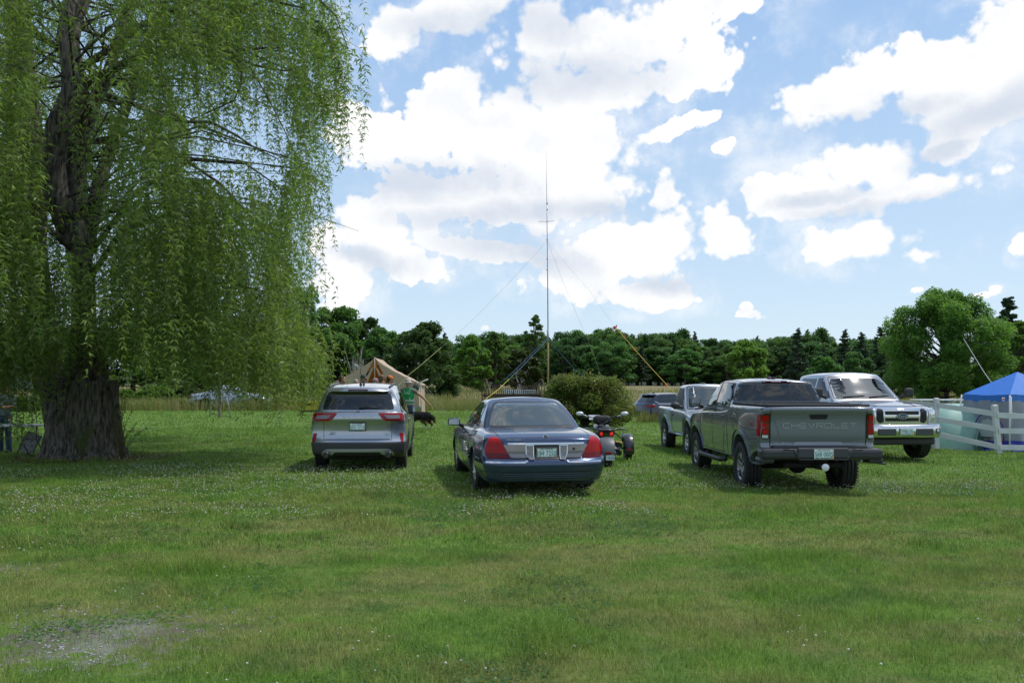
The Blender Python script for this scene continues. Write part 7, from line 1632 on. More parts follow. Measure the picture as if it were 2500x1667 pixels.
# ================================================================== TREES AND SHRUBS
def leaf_quads(P, size, rs, flat=.6, elong=1.0):
    """a small randomly turned leaf-clump face at each point"""
    n = len(P); a = rs.normal(size=(n, 3)); a[:, 2] += flat * np.sign(a[:, 2]) ; a /= np.linalg.norm(a, axis=1)[:, None]
    r = rs.normal(size=(n, 3)); u = np.cross(a, r); u /= np.linalg.norm(u, axis=1)[:, None]; v = np.cross(a, u); s = size * (.6 + .8 * rs.random(n))[:, None]
    c = [P + u * s * elong, P + v * s * .6 + u * s * .1, P - u * s * elong, P - v * s * .6 - u * s * .1]
    V = np.stack(c, 1).reshape(-1, 3); b = np.arange(n) * 4; return V, np.stack([b, b + 1, b + 2, b + 3], -1)
def make_tree(kind, H, Wd, seed, nleaf=5200, lsize=.28, base=.12, mats_=None, nclump=84, opened=.0, trunk_r=None, name='tree'):
    """tree 1 unit wide in its own metres: trunk with limbs + crown of clumped leaves"""
    rs = np.random.default_rng(seed); root = bpy.data.objects.new(name, None); C.objects.link(root)
    fm, bm_ = mats_; cl = []; mb = MB(); tr = trunk_r or H * .018
    if kind == 'broad':
        nl = 5; mb.tube([(0, 0, -.3), (rs.normal() * .1, rs.normal() * .1, H * base), (rs.normal() * .3, rs.normal() * .3, H * .5), (rs.normal() * .4, rs.normal() * .4, H * .85)], [tr * 1.25, tr, tr * .6, tr * .15], 8)
        for k in range(nclump):
            a = rs.random() * 2 * np.pi; zz = base + (1 - base) * rs.random() ** .85; u = (zz - base) / (1 - base)
            prof = (math.sin(math.pi * min(max(u * .80 + .17, 0), 1)) ** .62); lob = 1 + .08 * math.sin(2 * a + seed) + .08 * math.sin(3 * a + seed * 1.7 + 4 * zz) + .08 * math.sin(7 * zz + seed); rr = Wd / 2 * prof * (.15 + .80 * rs.random() ** .5) * lob
            c = np.array([rr * math.cos(a), rr * math.sin(a), H * zz * (.92 + .04 * math.sin(a * 2 + seed * 3))]); cr = Wd * (.045 + .13 * rs.random() ** 1.3) * (1.0 - .25 * u); cl.append((c, np.array([cr, cr, cr * .75])))
            if k % 2 == 0: q = Vector((0, 0, H * max(base, zz * .55))); e = Vector(c); mb.tube([q, q.lerp(e, .5) + Vector((0, 0, -H * .02)), e], [tr * .45, tr * .25, tr * .06], 5)
    elif kind == 'conifer':
        mb.tube([(0, 0, -.3), (0, 0, H * .5), (0, 0, H)], [tr, tr * .6, tr * .1], 7)
        nt = 17
        for i in range(nt):
            R2 = Wd / 2 * (1 - (i / nt)) ** .8 + .12; m2 = 6
            for k in range(m2):
                zz = H * (base + (1 - base) * ((i + rs.random() * 1.0) / nt) ** .9)
                a = rs.random() * 6.28; L = R2 * (.6 + .5 * rs.random()); e = Vector((L * math.cos(a), L * math.sin(a), zz + L * (.10 + .12 * rs.random()))); mb.tube([(0, 0, zz), e], [tr * .25, tr * .06], 4)
                for t_ in (.35, .65, .92): cl.append((np.array(Vector((0, 0, zz)).lerp(e, t_)), np.array([.16 * L + .15, .16 * L + .15, .10 * L + .08]) * (1.1)))
    w_ = np.array([c[1].prod() for c in cl]) ** .66; w_ = w_ / w_.sum(); cnt = rs.multinomial(nleaf, w_); P = []; tt = []
    for (c, r), k in zip(cl, cnt):
        q = rs.normal(size=(k, 3)); q /= np.linalg.norm(q, axis=1)[:, None] + 1e-9; q *= (.35 + .65 * rs.random((k, 1)) ** .45) * (1 + .28 * np.sin(q[:, :1] * 7 + c[0]) * np.cos(q[:, 1:2] * 6))
        P.append(c + q * r); tt.append(np.clip(rs.random() * .55 + rs.random(k) * .45, 0, 1))
    P = np.concatenate(P); tt = np.concatenate(tt); V, Fq = leaf_quads(P, lsize, rs)
    np_mesh('crown', V, Fq, fm, root, tint=tt); mb.build('trunk', bm_, root); return root
BARK = mat('bark_grey', (.10, .085, .07), .9, vary=.4, vscale=3, bump=.6, bscale=12)
BIRCH = mat('birch_bark', (.42, .41, .37), .8, vary=.4, vscale=5)
LM_D = leaf_mat('leaf_dark', (.045, .100, .036), (.105, .195, .062), .42, objrand=.28)  # blue raised in the leaf colour in place of distance haze
LM_M = leaf_mat('leaf_mid', (.055, .125, .036), (.130, .235, .062), .44, objrand=.22)
LM_L = leaf_mat('leaf_light', (.085, .185, .035), (.18, .31, .065), .45, objrand=.12)
LM_C = leaf_mat('needle_dark', (.034, .068, .038), (.075, .125, .065), .25, objrand=.2)
def place(root, px, d, top, width=None, H0=1.0, W0=1.0, rz=None, base_py=None, sink=0.0):
    """stand a tree with its top at a photo row and its crown width in photo columns"""
    p = at(px, d); gz_ = g1(p.x, d) - sink; h = EYE + (YH - top) / F * d - gz_; w_ = (width / F * d) if width else h * W0 / H0
    root.location = (p.x, d, gz_); root.scale = (w_ / W0, w_ / W0, h / H0); root.rotation_euler.z = random.random() * 6.28 if rz is None else rz; return root
def build_trees():
    protos = []
    for k in range(4): protos.append((make_tree('broad', 12, 9, 100 + k, 17000, .17, .10, (LM_D if k % 2 else LM_M, BARK)), 12, 9))
    con = [(make_tree('conifer', 12, 5, 120 + k, 12000, .16, .08, (LM_C, BARK)), 12, 5) for k in range(2)]
    used = {}
    def get(pr, label, group=None):
        key = id(pr[0])
        if key not in used: used[key] = 1; o = pr[0]
        else: o = copy_tree(pr[0])
        tag(o, label, 'tree', group); return o, pr[1], pr[2]
    # skyline of the wood: rows of trees at 160-300 m, tops following the photograph
    sky_pts = [(740, 830), (1100, 820), (1140, 822), (1180, 815), (1230, 806), (1260, 812), (1300, 815), (1400, 806), (1480, 796), (1520, 802), (1570, 806), (1620, 812), (1660, 800), (1700, 822), (1760, 826), (1800, 822), (1850, 815), (1900, 812), (1960, 808), (2000, 806), (2040, 822), (2100, 818), (2150, 815), (2200, 800), (2300, 790), (2400, 775), (2520, 780)]
    tops = lambda px: float(np.interp(px, [q[0] for q in sky_pts], [q[1] for q in sky_pts]))
    rs = np.random.default_rng(5); i = 0
    for (d0, x0, x1, step, lift) in ((185, 1110, 2160, 27, 34), (205, 1090, 2180, 25, 17), (240, 1080, 2200, 23, 3)):
        px = x0
        while px < x1:
            jit = rs.normal() * 6; d = d0 + rs.random() * 14; tp = tops(px) + lift + rs.normal() * 5; back = d0 > 200
            pr = protos[rs.integers(4)] if (rs.random() > (.05 if px < 1900 else .25)) else con[rs.integers(2)]
            fam = 'conifer' if pr in con else 'broad'
            g_ = ('dark conifers in the wood beyond the meadow' if fam == 'conifer' else ('front trees of the wood edge beyond the meadow' if d0 == 185 else 'trees of the far wood skyline'))
            o, H0, W0 = get(pr, 'dark pointed conifer standing in the wood beyond the meadow' if fam == 'conifer' else ('dense green broadleaf tree at the foot of the wood beyond the meadow' if d0 == 185 else 'rounded green broadleaf tree on the skyline of the far wood'), g_)
            place(o, px + jit, d, tp - (7 if fam == 'conifer' and d0 > 230 else 0), (44 if fam == 'conifer' else 78 + rs.random() * 36), H0, W0); px += step * (.8 + .4 * rs.random()); i += 1
    print('skyline trees', i)
    # left side: nearer wood behind the willow and the tent
    g_ = 'nearer trees behind the willow and the tent'
    for (px, d, tp, wd, pk) in ((-40, 95, 800, 260, 1), (90, 100, 770, 240, 0), (210, 98, 790, 230, 3), (330, 102, 760, 240, 1), (450, 97, 790, 220, 2), (570, 104, 765, 240, 0), (690, 99, 770, 200, 3), (740, 118, 690, 130, 1)):
        o, H0, W0 = get(protos[pk], 'tall dark tree of the near wood seen through the hanging willow', g_); place(o, px, d, tp, wd, H0, W0)
    def single(label, kind, px, d, tp, wd, seed, n=9000, ls=.26, ms=(LM_M, BARK), base=.08, group=None, **k):
        p = at(px, d); h = EYE + (YH - tp) / F * d - g1(p.x, d); w_ = wd / F * d
        o = make_tree(kind, h, w_, seed, int(n * 2.8), ls * .60, base, ms, **k); o.location = (p.x, d, g1(p.x, d)); o.rotation_euler.z = seed; tag(o, label, 'tree', group); return o
    single('big rounded dark green tree just right of the willow, tallest behind the tent', 'broad', 815, 112, 744, 175, 201, 13000, .30, base=.02, nclump=120)
    single('darker tree stepping down right of the big rounded one, left of the tent peak', 'broad', 886, 116, 766, 140, 202, 11000, .28, (LM_D, BARK), base=.02, nclump=110)
    single('lower tree directly behind the tent ridge', 'broad', 940, 108, 800, 130, 203, 9000, .28, (LM_M, BARK), base=.02, nclump=100)
    single('broad dark tree with drooping lower boughs over the meadow, right of the tent', 'broad', 1030, 84, 790, 205, 204, 15000, .24, (LM_D, BARK), .05, nclump=70)
    single('bright green tree between the drooping tree and the hay rake', 'broad', 1152, 120, 818, 92, 205, 7000, .28, (LM_L, BARK), .04)
    single('second bright green tree, beside the first, left of the mast', 'broad', 1208, 124, 812, 80, 206, 6500, .28, (LM_M, BARK), .04)
    single('slender tall tree rising above the wood beside the antenna mast', 'broad', 1306, 140, 756, 66, 207, 7000, .20, (LM_M, BARK), .25, nclump=80)
    single('small birch with pale stems in front of the wood, left of the mast', 'broad', 1272, 78, 850, 110, 208, 5200, .20, (leaf_mat('leaf_olive', (.035, .058, .014), (.075, .100, .028), .3), BIRCH), .18, nclump=40, trunk_r=.11)
    single('rounded light green tree alone before the wood, above the small pickup', 'broad', 1822, 120, 834, 116, 209, 9000, .24, (LM_L, BARK), .03, nclump=60)
    single('light green tree glimpsed above the grey pickup roof', 'broad', 2016, 118, 866, 86, 210, 6000, .24, (LM_M, BARK), .03)
    single('large spreading maple on the right, towering above the fence', 'broad', 2308, 66, 700, 262, 211, 42000, .14, (leaf_mat('leaf_maple', (.070, .170, .040), (.175, .32, .070), .48), BARK), .09, nclump=150)
    for k, (px, d, tp, wd) in enumerate(((1948, 150, 802, 62), (2062, 150, 806, 60), (2104, 140, 812, 70), (2150, 132, 800, 76), (2205, 126, 790, 70))):
        o, H0, W0 = get(con[k % 2], 'dark conifer among the trees between the grey pickup and the maple', 'conifers between the grey pickup and the maple'); place(o, px, d, tp, wd, H0, W0)
    single('layered dark pine at the right edge above the blue canopy', 'conifer', 2462, 92, 728, 110, 221, 11000, .26, (LM_C, BARK), .10)
    single('light green tree at the right edge below the pine', 'broad', 2496, 84, 772, 95, 222, 8000, .22, (LM_L, BARK), .05)
    single('dark tree filling the gap right of the maple', 'broad', 2420, 104, 800, 130, 223, 9000, .26, (LM_D, BARK), .03)
    single('dark tree beyond the right end of the fence', 'broad', 2540, 96, 800, 130, 224, 8000, .26, (LM_D, BARK), .03)
    for k, (px, d, wd, tp) in enumerate(((2090, 120, 90, 860), (2180, 100, 100, 880), (2250, 96, 110, 890), (2400, 82, 120, 880))):
        single('dark undergrowth bush beneath the trees behind the big silver pickup', 'broad', px, d, tp, wd, 230 + k, 4200, .25, (LM_D, BARK), .0, group='undergrowth behind the big silver pickup')
    # bare grey dead branches by the tent
    p = at(872, 60); mb = MB(); rs2 = np.random.default_rng(3)
    for k in range(16):
        a = rs2.random() * 6.28; e = Vector((math.cos(a) * 1.2 * rs2.random(), math.sin(a) * .6, 2.2 + 2.6 * rs2.random())); q = e * .45 + Vector((rs2.normal() * .15, 0, 0)); mb.tube([(0, 0, 0), q, e], [.05, .03, .008], 5)
        for m2 in range(5): t_ = .4 + .5 * rs2.random(); b0 = Vector((0, 0, 0)).lerp(e, t_); mb.tube([b0, b0 + Vector((rs2.normal() * .4, rs2.normal() * .3, .2 + .5 * rs2.random()))], [.014, .004], 4)
    o = thing('dead_shrub', 'bare grey dead shrub behind the left slope of the canvas tent', 'shrub', p); mb.build('bare_branches', mat('dead_wood', (.28, .27, .23), .9), o)
    # shrubs
    def shrub(label, px, d, top, width, seed, lm, n=9000, ls=.09, depth=.8, nclump=60, base_py=None, spikes=0, nm='shrub'):
        rs = np.random.default_rng(seed); p = at(px, d); zb_ = g1(p.x, d); h = EYE + (YH - top) / F * d - zb_; w_ = width / F * d; root = thing(nm, label, 'shrub', (p.x, d, zb_)); P = []; tt = []
        for k in range(nclump):
            a = rs.random() * 6.28; u = rs.random(); rr = w_ / 2 * (.9 * rs.random() ** .5) * (1 - .35 * u ** 2); c = np.array([rr * math.cos(a), rr * depth * math.sin(a), h * (.12 + .72 * u)]); cr = np.array([1, 1, .8]) * h * (.15 + .10 * rs.random()); m_ = n // nclump
            q = rs.normal(size=(m_, 3)); q /= np.linalg.norm(q, axis=1)[:, None]; q *= .4 + .6 * rs.random((m_, 1)) ** .4; P.append(c + q * cr); tt.append(np.clip(rs.random() * .6 + rs.random(m_) * .5, 0, 1))
        for k in range(spikes):
            a = rs.random() * 6.28; rr = w_ * .42 * rs.random() ** .5; x_, y_ = rr * math.cos(a), rr * depth * math.sin(a); hh = h * (.78 + .26 * rs.random()) * (1 - .3 * (rr / (w_ / 2)) ** 2); m_ = 40
            zz = np.linspace(hh * .6, hh * 1.06, m_); q = np.stack([x_ + rs.normal(size=m_) * .05, y_ + rs.normal(size=m_) * .05, zz], -1); P.append(q); tt.append(.6 + .4 * rs.random(m_))
        P = np.concatenate(P); P[:, 2] = np.maximum(P[:, 2], .03); V, Fq = leaf_quads(P, ls, rs); np_mesh('foliage', V, Fq, lm, root, tint=np.concatenate(tt)); mb = MB()
        for k in range(14): a = rs.random() * 6.28; mb.tube([(0, 0, -.1), (math.cos(a) * w_ * .15, math.sin(a) * w_ * .12, h * .4), (math.cos(a) * w_ * .32, math.sin(a) * w_ * .25, h * .75)], [.04, .03, .008], 5)
        mb.build('stem', BARK, root); return root
    LB = leaf_mat('leaf_spirea', (.070, .125, .025), (.165, .225, .055), .4, .45, 1.6, c3=(.20, .14, .055))
    shrub('large rounded bush with reddish tips behind the three-wheeled motorcycle', 1428, 33.5, 910, 246, 301, LB, 42000, .042, .8, 90, spikes=110, nm='bush')
    LBR = leaf_mat('leaf_bright', (.060, .130, .018), (.120, .210, .030), .35)
    shrub('bright green shrub in the sun at the meadow edge right of the willow trunk', 378, 60, 938, 110, 302, LBR, 9000, .12)
    shrub('smaller bright green shrub between the willow trunk and the larger one', 306, 58, 950, 40, 303, LBR, 5000, .11)
    shrub('grey-green spindly shrub with brown stems left of the old saloon', 452, 62, 925, 62, 304, leaf_mat('leaf_greygreen', (.05, .075, .03), (.11, .14, .06), .3), 4200, .11)
    shrub('yellow-green shrub low behind the folding table', 62, 50, 968, 120, 305, LBR, 7000, .12)
    shrub('dark leafy shrub behind the person at the folding table', 118, 54, 960, 90, 306, LM_L, 6000, .12)
build_trees()

# ================================================================== THE WILLOW
def build_willow():
    rs = np.random.default_rng(77); cx, cy = -10.0, 19.6; gz0 = g1(cx, cy)
    root = thing('willow_tree', 'huge weeping willow with a thick furrowed trunk and hanging leafy strands, filling the left side', 'tree', (cx, cy, gz0))
    # bark with deep vertical furrows
    bk = bpy.data.materials.new('willow_bark'); bk.use_nodes = True; bk.node_tree.nodes.clear(); q = NT(bk.node_tree); oc = q.n('ShaderNodeTexCoord').outputs['Object']
    mp = q.n('ShaderNodeMapping'); q.l.new(oc, mp.inputs[0]); mp.inputs['Scale'].default_value = (1, 1, .22)
    n1 = q.noise(mp.outputs[0], 16, 6, .65, .4); n2 = q.noise(oc, 2.2, 4, .6); n3 = q.noise(mp.outputs[0], 60, 3, .6)
    col = q.mix(q.mr(n1.outputs[0], .35, .65), (.026, .021, .018, 1), (.23, .195, .17, 1)); col = q.mix(q.m('MULTIPLY', q.mr(n2.outputs[0], .5, .72), .5), col, (.10, .12, .07, 1)); col = q.mix(q.m('MULTIPLY', q.mr(n2.outputs[0], .2, .42, 1, 0), .4), col, (.16, .10, .065, 1))
    b = q.n('ShaderNodeBsdfPrincipled'); b.inputs['Roughness'].default_value = .92; q.put(b.inputs['Base Color'], col)
    bp = q.n('ShaderNodeBump'); bp.inputs['Strength'].default_value = 1.0; bp.inputs['Distance'].default_value = .06; q.l.new(q.m('ADD', n1.outputs[0], q.m('MULTIPLY', n3.outputs[0], .3)), bp.inputs['Height']); q.l.new(bp.outputs[0], b.inputs['Normal']); o = q.n('ShaderNodeOutputMaterial'); q.l.new(b.outputs[0], o.inputs[0])
    L = lambda px, py, d: at(px, d, py) - Vector((cx, cy, gz0))
    # trunk: two fused boles; the right one is cut off flat
    def bole(c0, prof, n=110, m=70, lob=.08, seed=0, top=True):
        r_ = np.random.default_rng(seed); ph = r_.random(6) * 6.28; V = []; Fs = []
        hs = [p[0] for p in prof]; H = hs[-1]
        for j in range(m + 1):
            z = hs[0] + (H - hs[0]) * j / m; R0 = float(np.interp(z, hs, [p[1] for p in prof])); ox = float(np.interp(z, hs, [p[2] for p in prof]))
            for i in range(n):
                a = 2 * math.pi * i / n; fl = 1 + lob * (1.2 - .6 * z / H) * (math.sin(3 * a + ph[0]) * .6 + math.sin(5 * a + ph[1]) * .4 + math.sin(2 * a + ph[2]) * .4)
                fur = (abs(math.sin(a * 13 + 1.2 * math.sin(z * 2.1 + a * 3 + ph[3]) + ph[4])) ** .6) * .045 + .02 * math.sin(a * 29 + z * 5 + 2 * math.sin(z * 3))
                edge = .03 * r_.normal() if j == m else 0
                V.append((c0[0] + ox + (R0 * fl + fur) * math.cos(a), c0[1] + (R0 * fl + fur) * math.sin(a) * .92, z + edge))
        for j in range(m):
            for i in range(n): i2 = (i + 1) % n; Fs.append((j * n + i, j * n + i2, (j + 1) * n + i2, (j + 1) * n + i))
        if top:
            V.append((c0[0] + float(prof[-1][2]), c0[1], H - .06)); k = len(V) - 1
            for i in range(n): Fs.append((m * n + i, m * n + (i + 1) % n, k))
        return V, Fs
    mb = MB(); mb.add(*bole((.13, -.05), [(-.15, .98, .05), (.05, .82, .03), (.35, .70, 0), (.8, .66, 0), (1.4, .60, 0), (1.80, .60, .0)], seed=1), True)
    mb.add(*bole((-.30, .22), [(-.15, .85, -.05), (.1, .70, 0), (.6, .62, .02), (1.4, .56, .12), (2.2, .42, .26), (3.0, .30, .30)], seed=2, lob=.06), True)
    # stems
    st = [L(200, 900, 19.8), L(205, 780, 19.7), L(203, 680, 19.6), L(190, 600, 19.5), L(172, 545, 19.4)]
    mb.tube(st, [.33, .27, .25, .27, .32], 16)
    lead = {}
    lead['A'] = [L(172, 560, 19.4), L(140, 480, 19.3), L(130, 400, 19.2), L(142, 310, 19.1), L(185, 235, 19.0), L(178, 170, 19.0), L(165, 100, 19.0), L(175, 40, 19.1), L(205, -30, 19.2), L(230, -160, 19.5), L(235, -330, 19.8)]
    mb.tube(lead['A'], [.30, .27, .25, .26, .31, .24, .24, .24, .23, .18, .08], 16)
    lead['B'] = [L(180, 560, 19.5), L(188, 470, 19.7), L(186, 400, 19.8), L(196, 330, 19.7), L(222, 262, 19.5), L(262, 190, 19.4), L(300, 60, 19.6), L(340, -120, 20)]
    mb.tube(lead['B'], [.26, .24, .23, .21, .18, .13, .10, .05], 14)
    lead['C'] = [L(150, 1090, 20.0), L(120, 900, 20.7), L(78, 600, 21.4), L(80, 420, 21.6), L(62, 280, 21.6), L(48, 140, 21.6), L(45, -40, 21.6), L(60, -260, 21.6)]
    mb.tube(lead['C'], [.30, .30, .33, .36, .36, .32, .26, .10], 14)
    lead['D'] = [L(60, 560, 20.8), L(-60, 380, 20.2), L(-160, 150, 19.6), L(-230, -80, 19.2)]
    mb.tube(lead['D'], [.25, .2, .14, .06], 10)
    lead['E'] = [L(200, 640, 19.9), L(250, 420, 21.8), L(330, 200, 23), L(400, -20, 23.6)]
    mb.tube(lead['E'], [.22, .17, .12, .05], 10)
    mb.build('trunk', bk, root)
    # visible boughs
    br = MB(); DK = bk
    vis = [([(200, 165), (260, 126), (290, 103), (345, 61), (402, 34), (459, 8), (535, -15), (640, -60)], 19.0, 17.6, .085, .02),
           ([(215, 200), (318, 149), (383, 122), (452, 103), (497, 73), (555, 38), (650, 0), (760, -30)], 19.0, 16.8, .10, .02),
           ([(420, -60), (444, 0), (494, 50), (530, 100), (555, 130), (597, 122), (640, 118), (689, 117)], 17.4, 16.9, .07, .015),
           ([(555, 130), (590, 178), (588, 205), (572, 245), (520, 270), (466, 295)], 17.1, 17.4, .03, .008),
           ([(452, 103), (520, 120), (566, 135), (612, 157), (658, 168), (697, 174), (739, 161)], 17.9, 17.2, .045, .010),
           ([(566, 135), (620, 180), (660, 250), (700, 330), (722, 380)], 17.4, 16.9, .025, .006),
           ([(250, 230), (330, 255), (400, 285), (459, 298), (513, 298), (574, 329), (631, 367), (677, 387)], 19.3, 17.8, .06, .010),
           ([(222, 262), (210, 240), (230, 262), (260, 291), (291, 297), (330, 292)], 19.2, 18.6, .06, .02),
           ([(200, 510), (241, 486), (325, 494), (413, 499)], 19.3, 18.6, .06, .012),
           ([(205, 700), (300, 560), (420, 520), (540, 545), (620, 600)], 19.7, 18.0, .08, .012),
           ([(205, 860), (250, 800), (330, 740), (430, 700), (560, 690), (680, 720)], 19.8, 18.2, .09, .012),
           ([(205, 640), (330, 470), (470, 390), (600, 400), (700, 470)], 19.8, 19.0, .07, .012),
           ([(190, 620), (120, 560), (40, 560), (-60, 600)], 19.5, 17.4, .09, .02),
           ([(205, 350), (300, 330), (420, 370), (540, 450), (640, 560), (690, 640)], 19.7, 18.4, .06, .01),
           ([(160, 130), (60, 60), (-60, 40), (-180, 120)], 19.1, 17.0, .08, .02),
           ([(535, -15), (640, -60), (740, -40), (820, 40), (850, 120)], 17.6, 16.8, .04, .008),
           ([(650, 0), (740, 20), (800, 80), (830, 170)], 17.2, 16.7, .03, .006)]
    twigs = []
    for pts, d0, d1, r0, r1 in vis:
        P = [L(x, y, d0 + (d1 - d0) * i / (len(pts) - 1)) for i, (x, y) in enumerate(pts)]; n = len(P)
        br.tube(P, [r0 + (r1 - r0) * i / (n - 1) for i in range(n)], 8); twigs.append((P, .25))
    # bare dead fork near the trunk
    w0 = [L(200, 135, 18.6), L(215, 108, 18.5), L(250, 88, 18.4), L(285, 55, 18.4), L(296, 20, 18.4)]; dm = MB(); dm.tube(w0, [.03, .03, .035, .03, .02], 6); dm.tube([w0[2], L(245, 50, 18.4), L(236, 0, 18.4)], [.025, .02, .012], 5); dm.build('dead_limb', mat('dead_wood', (.28, .27, .23), .9), root)
    # secondary arching branches from the leaders
    allead = [(k, lead[k]) for k in 'AABBCDEE']
    for i in range(230):
        key, P = allead[rs.integers(len(allead))]; t_ = rs.random() ** .8 * (len(P) - 1.001); j = int(t_); s0 = P[j].lerp(P[j + 1], t_ - j)
        if s0.z < 3.2: s0 = Vector((s0.x, s0.y, 3.2 + rs.random() * 3))
        a = rs.random() * 2 * math.pi; reach = (2.2 + 4.2 * rs.random() ** .7) * (1.05 if s0.z > 5 else .95)
        e = Vector((math.cos(a) * reach, math.sin(a) * reach * .95, s0.z + .2 + 1.0 * rs.random() - .35 * reach * rs.random())); e.z = max(e.z, 2.4)
        mid = s0.lerp(e, .5) + Vector((rs.normal() * .25, rs.normal() * .25, .5 + .5 * rs.random())); m2 = s0.lerp(e, .8) + Vector((rs.normal() * .15, rs.normal() * .15, .38))
        Q = [s0, mid, m2, e]; (br.tube(Q, [.030, .02, .012, .004], 5) if rs.random() < .55 else 0); twigs.append((Q, .35))
    br.build('branches', DK, root)
    # hanging strands
    W = lambda p: (p.x + cx, p.y + cy, p.z + gz0)
    xmax = lambda z: float(np.interp(z, [1.3, 1.7, 2.2, 2.9, 4, 5, 6.2, 7.4, 7.8, 8.6, 10, 14], [-4.9, -4.6, -4.5, -4.6, -5.0, -4.95, -4.75, -4.55, -4.15, -3.9, -3.72, -4.0]))
    zcut = lambda x: float(np.interp(x, [-16, -12, -11.5, -10.9, -10.5, -10.0, -9.4, -8.9, -8.5, -7.9, -7.2, -6.9, -6.5, -6.2, -5.8, -5.4, -4.9, -4.5, -4.2], [1.2, 2.3, 1.7, .65, .55, 1.9, 2.35, 2.15, 2.55, 2.7, 2.5, 1.65, 1.30, 1.7, 1.55, 1.5, 1.15, 1.3, 1.8]))
    S = []
    for (P, f0) in twigs:
        n = len(P); ns = int(rs.integers(26, 46))
        for _ in range(ns):
            t_ = (f0 + (1 - f0) * rs.random() ** .75) * (n - 1.001); j = int(t_); p = P[j].lerp(P[j + 1], t_ - j); S.append((p, rs.random() ** 1.6 * 1.9 + .35))
    # extra curtains along the crown's outer edge (right and front) and low skirt
    for _ in range(3000):
        a = rs.random() * 2 * math.pi; z = 2.2 + 9.5 * rs.random(); r = (4.4 + 1.6 * rs.random()); S.append((Vector((math.cos(a) * r, math.sin(a) * r, z)), .6 + 1.6 * rs.random()))
    for _ in range(3000): S.append((Vector((.2 + 5.5 * rs.random(), -3.8 + 6.0 * rs.random(), 2.4 + 4.2 * rs.random() ** 1.3)), 1.0 + 1.4 * rs.random()))
    for _ in range(1300): S.append((Vector((-3.6 + 3.9 * rs.random(), -2.8 + 2.0 * rs.random(), 2.2 + 4.2 * rs.random())), 1.2 + 1.5 * rs.random()))
    LP, LD, LT, LS = [], [], [], []; sm = MB(); kept = 0; stemV = []; 
    for (p, Ln) in S:
        x, y, z = W(p); d = y; px = 1250 + x / d * F; py = YH - (z - EYE) / d * F
        zz = EYE + (z - EYE) * 19 / d; xm = (xmax(zz) + .28 * math.sin(zz * 3.1) + .14 * rs.normal()) * d / 19
        if x > xm:
            if rs.random() < .75: continue
            x = xm - rs.random() * .5; p = Vector((x - cx, p.y, p.z)); px = 1250 + x / d * F
        # openings of the crown where the sky shows
        if 440 < px < 705 and 110 < py < 430 and rs.random() < .80: continue
        if 520 < px < 800 and 260 < py < 720 and rs.random() < .45: continue
        if 215 < px < 420 and 200 < py < 560 and rs.random() < .42: continue
        if 95 < px < 250 and y < 19.6 and py < 590 and rs.random() < .95: continue
        if 20 < px < 95 and y < 21.0 and 80 < py < 560 and rs.random() < .5: continue
        if 165 < px < 240 and 560 < py < 885 and y < 19.8 and rs.random() < .72: continue
        zc = zcut(x) + .18 * rs.normal(); Ln = min(Ln, z - zc)
        if Ln < .25: continue
        kept += 1; sp_ = .030; n = int(Ln / sp_); u = (np.floor((np.arange(n)) / 4) * 4 + 2 + .5 * rs.random(n)) / n; ph = rs.random(3) * 6.28; out = np.array([p.x, p.y]); out = out / (np.linalg.norm(out) + 1e-6); sa_ = rs.random() * 6.28; out = out * .5 + np.array([math.cos(sa_), math.sin(sa_)]) * rs.random() * 1.6
        bow = .34 * np.minimum(Ln, 1.1) * (1 - (1 - np.minimum(u * 2.2, 1)) ** 2)
        X = p.x + out[0] * bow + .06 * np.sin(u * Ln * 3.1 + ph[0]); Y = p.y + out[1] * bow + .06 * np.sin(u * Ln * 2.7 + ph[1]); Z = p.z - u * Ln + .10 * np.minimum(Ln, 1) * np.sin(np.minimum(u * 4, math.pi))
        k = rs.random(n) < (.62 + .38 * (np.sin(u * Ln * 5 + ph[2]) > -.2)); a = rs.random(n) * 2 * np.pi; dn = -.85 + .95 * rs.random(n)
        D = np.stack([np.cos(a) * .75, np.sin(a) * .75, dn], -1); D /= np.linalg.norm(D, axis=1)[:, None]; sz = (.095 + .080 * rs.random(n)) * (1 - .25 * u)
        LP.append(np.stack([X, Y, Z], -1)[k]); LD.append(D[k]); LS.append(sz[k]); LT.append((np.clip(rs.random() * .6 + .45 * rs.random(n), 0, 1))[k])
        if kept % 3 == 0: stemV.append([(X[i], Y[i], Z[i]) for i in np.linspace(0, n - 1, max(3, min(7, n))).astype(int)])
    P = np.concatenate(LP); D = np.concatenate(LD); T = np.concatenate(LT); s_ = np.concatenate(LS)[:, None]
    r = rs.normal(size=P.shape); w_ = np.cross(D, r); w_ /= np.linalg.norm(w_, axis=1)[:, None]; hw = s_ * .115
    tip = P + D * s_; tip[:, 2] -= s_[:, 0] * .18; mid = P + D * s_ * .45
    V = np.stack([P, mid + w_ * hw, tip, mid - w_ * hw], 1).reshape(-1, 3); b_ = np.arange(len(P)) * 4
    np_mesh('foliage', V, np.stack([b_, b_ + 1, b_ + 2, b_ + 3], -1), leaf_mat('willow_leaf', (.100, .172, .050), (.255, .345, .105), .5, .35, .35, rough=.42, c3=(.17, .24, .05)), root, tint=T)
    for q_ in stemV: sm.tube(q_, .0035, 3, False)
    sm.build('strand_stems', mat('willow_twig', (.12, .105, .04), .7), root)
    print('willow leaves', len(P), 'strands', kept)
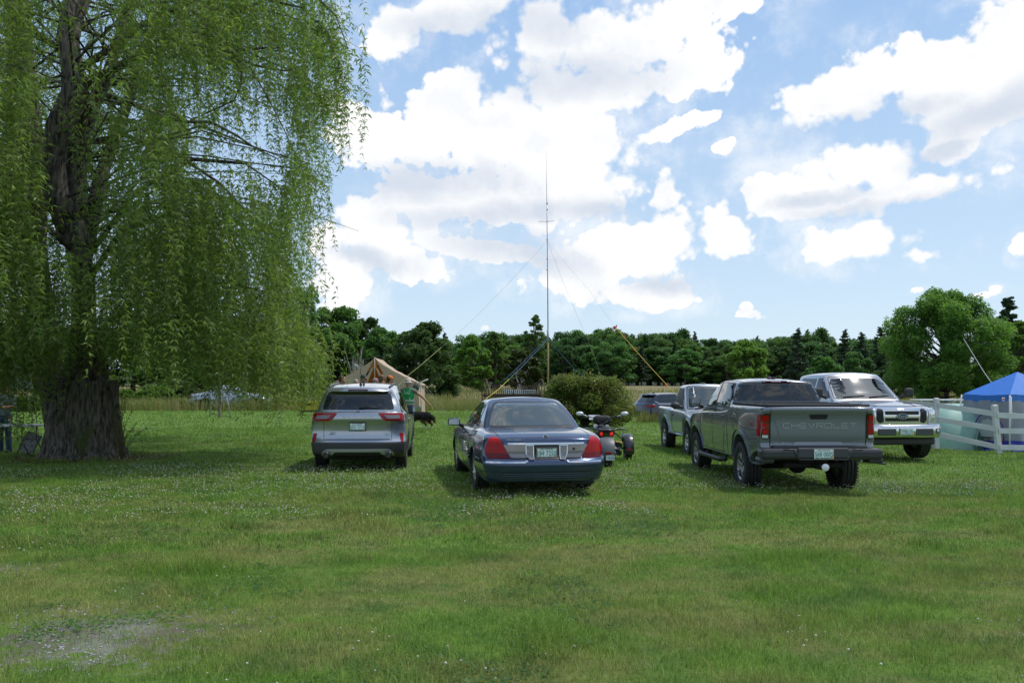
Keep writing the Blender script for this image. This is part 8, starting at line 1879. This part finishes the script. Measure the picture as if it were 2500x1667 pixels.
    # suckers sprouting at the foot of the trunk
    for (nm, lab, px, d, top, wd, sd_) in (('shrub', 'loose leafy suckers sprouting at the right foot of the willow trunk', 296, 19.0, 955, 60, 401), ('shrub', 'small green suckers on the front of the willow trunk base', 200, 18.45, 1010, 42, 402)):
        r2 = np.random.default_rng(sd_); p = at(px, d); h = EYE + (YH - top) / F * d - g1(p.x, d); w2 = wd / F * d; so_ = thing(nm, lab, 'shrub', (p.x, d, g1(p.x, d))); mb = MB(); PP = []; DD = []
        for k in range(16):
            e = Vector((r2.normal() * w2 * .45 + w2 * .25, r2.normal() * w2 * .25, h * (.45 + .6 * r2.random()))); m2 = e * .5 + Vector((-w2 * .1, 0, h * .1)); mb.tube([(0, 0, 0), m2, e], [.008, .006, .003], 4)
            for j in range(26): t_ = .25 + .75 * r2.random(); c = Vector((0, 0, 0)).lerp(m2, t_ * 2) if t_ < .5 else m2.lerp(e, t_ * 2 - 1); PP.append(c); v = r2.normal(size=3); v[2] -= .3; DD.append(v / np.linalg.norm(v))
        PP = np.array(PP); DD = np.array(DD); r3 = r2.normal(size=PP.shape); w3 = np.cross(DD, r3); w3 /= np.linalg.norm(w3, axis=1)[:, None]; ls = .065
        V = np.stack([PP, PP + DD * ls * .45 + w3 * .009, PP + DD * ls, PP + DD * ls * .45 - w3 * .009], 1).reshape(-1, 3); b_ = np.arange(len(PP)) * 4
        np_mesh('foliage', V, np.stack([b_, b_ + 1, b_ + 2, b_ + 3], -1), leaf_mat('sucker_leaf', (.05, .10, .02), (.13, .20, .04), .35), so_, tint=r2.random(len(PP))); mb.build('stem', mat('willow_twig', (.12, .105, .04), .7), so_)
    # leaf litter and bark chips round the foot
    n = 2600; a = rs.random(n) * 6.28; rr = .9 + 1.0 * rs.random(n) ** 1.5; X = cx + rr * np.cos(a) * 1.15; Y = cy + rr * np.sin(a) * .8; P = np.stack([X, Y, gz(X, Y) + .008 + .02 * rs.random(n)], -1); V, Fq = leaf_quads(P, .022, rs, 2.5, 1.6)
    tag(np_mesh('bark_litter', V, Fq, leaf_mat('litter', (.06, .035, .02), (.26, .17, .10), 0, rough=.9), tint=rs.random(n)), 'brown bark chips and dead leaves round the foot of the willow', 'litter', kind='stuff')
build_willow()
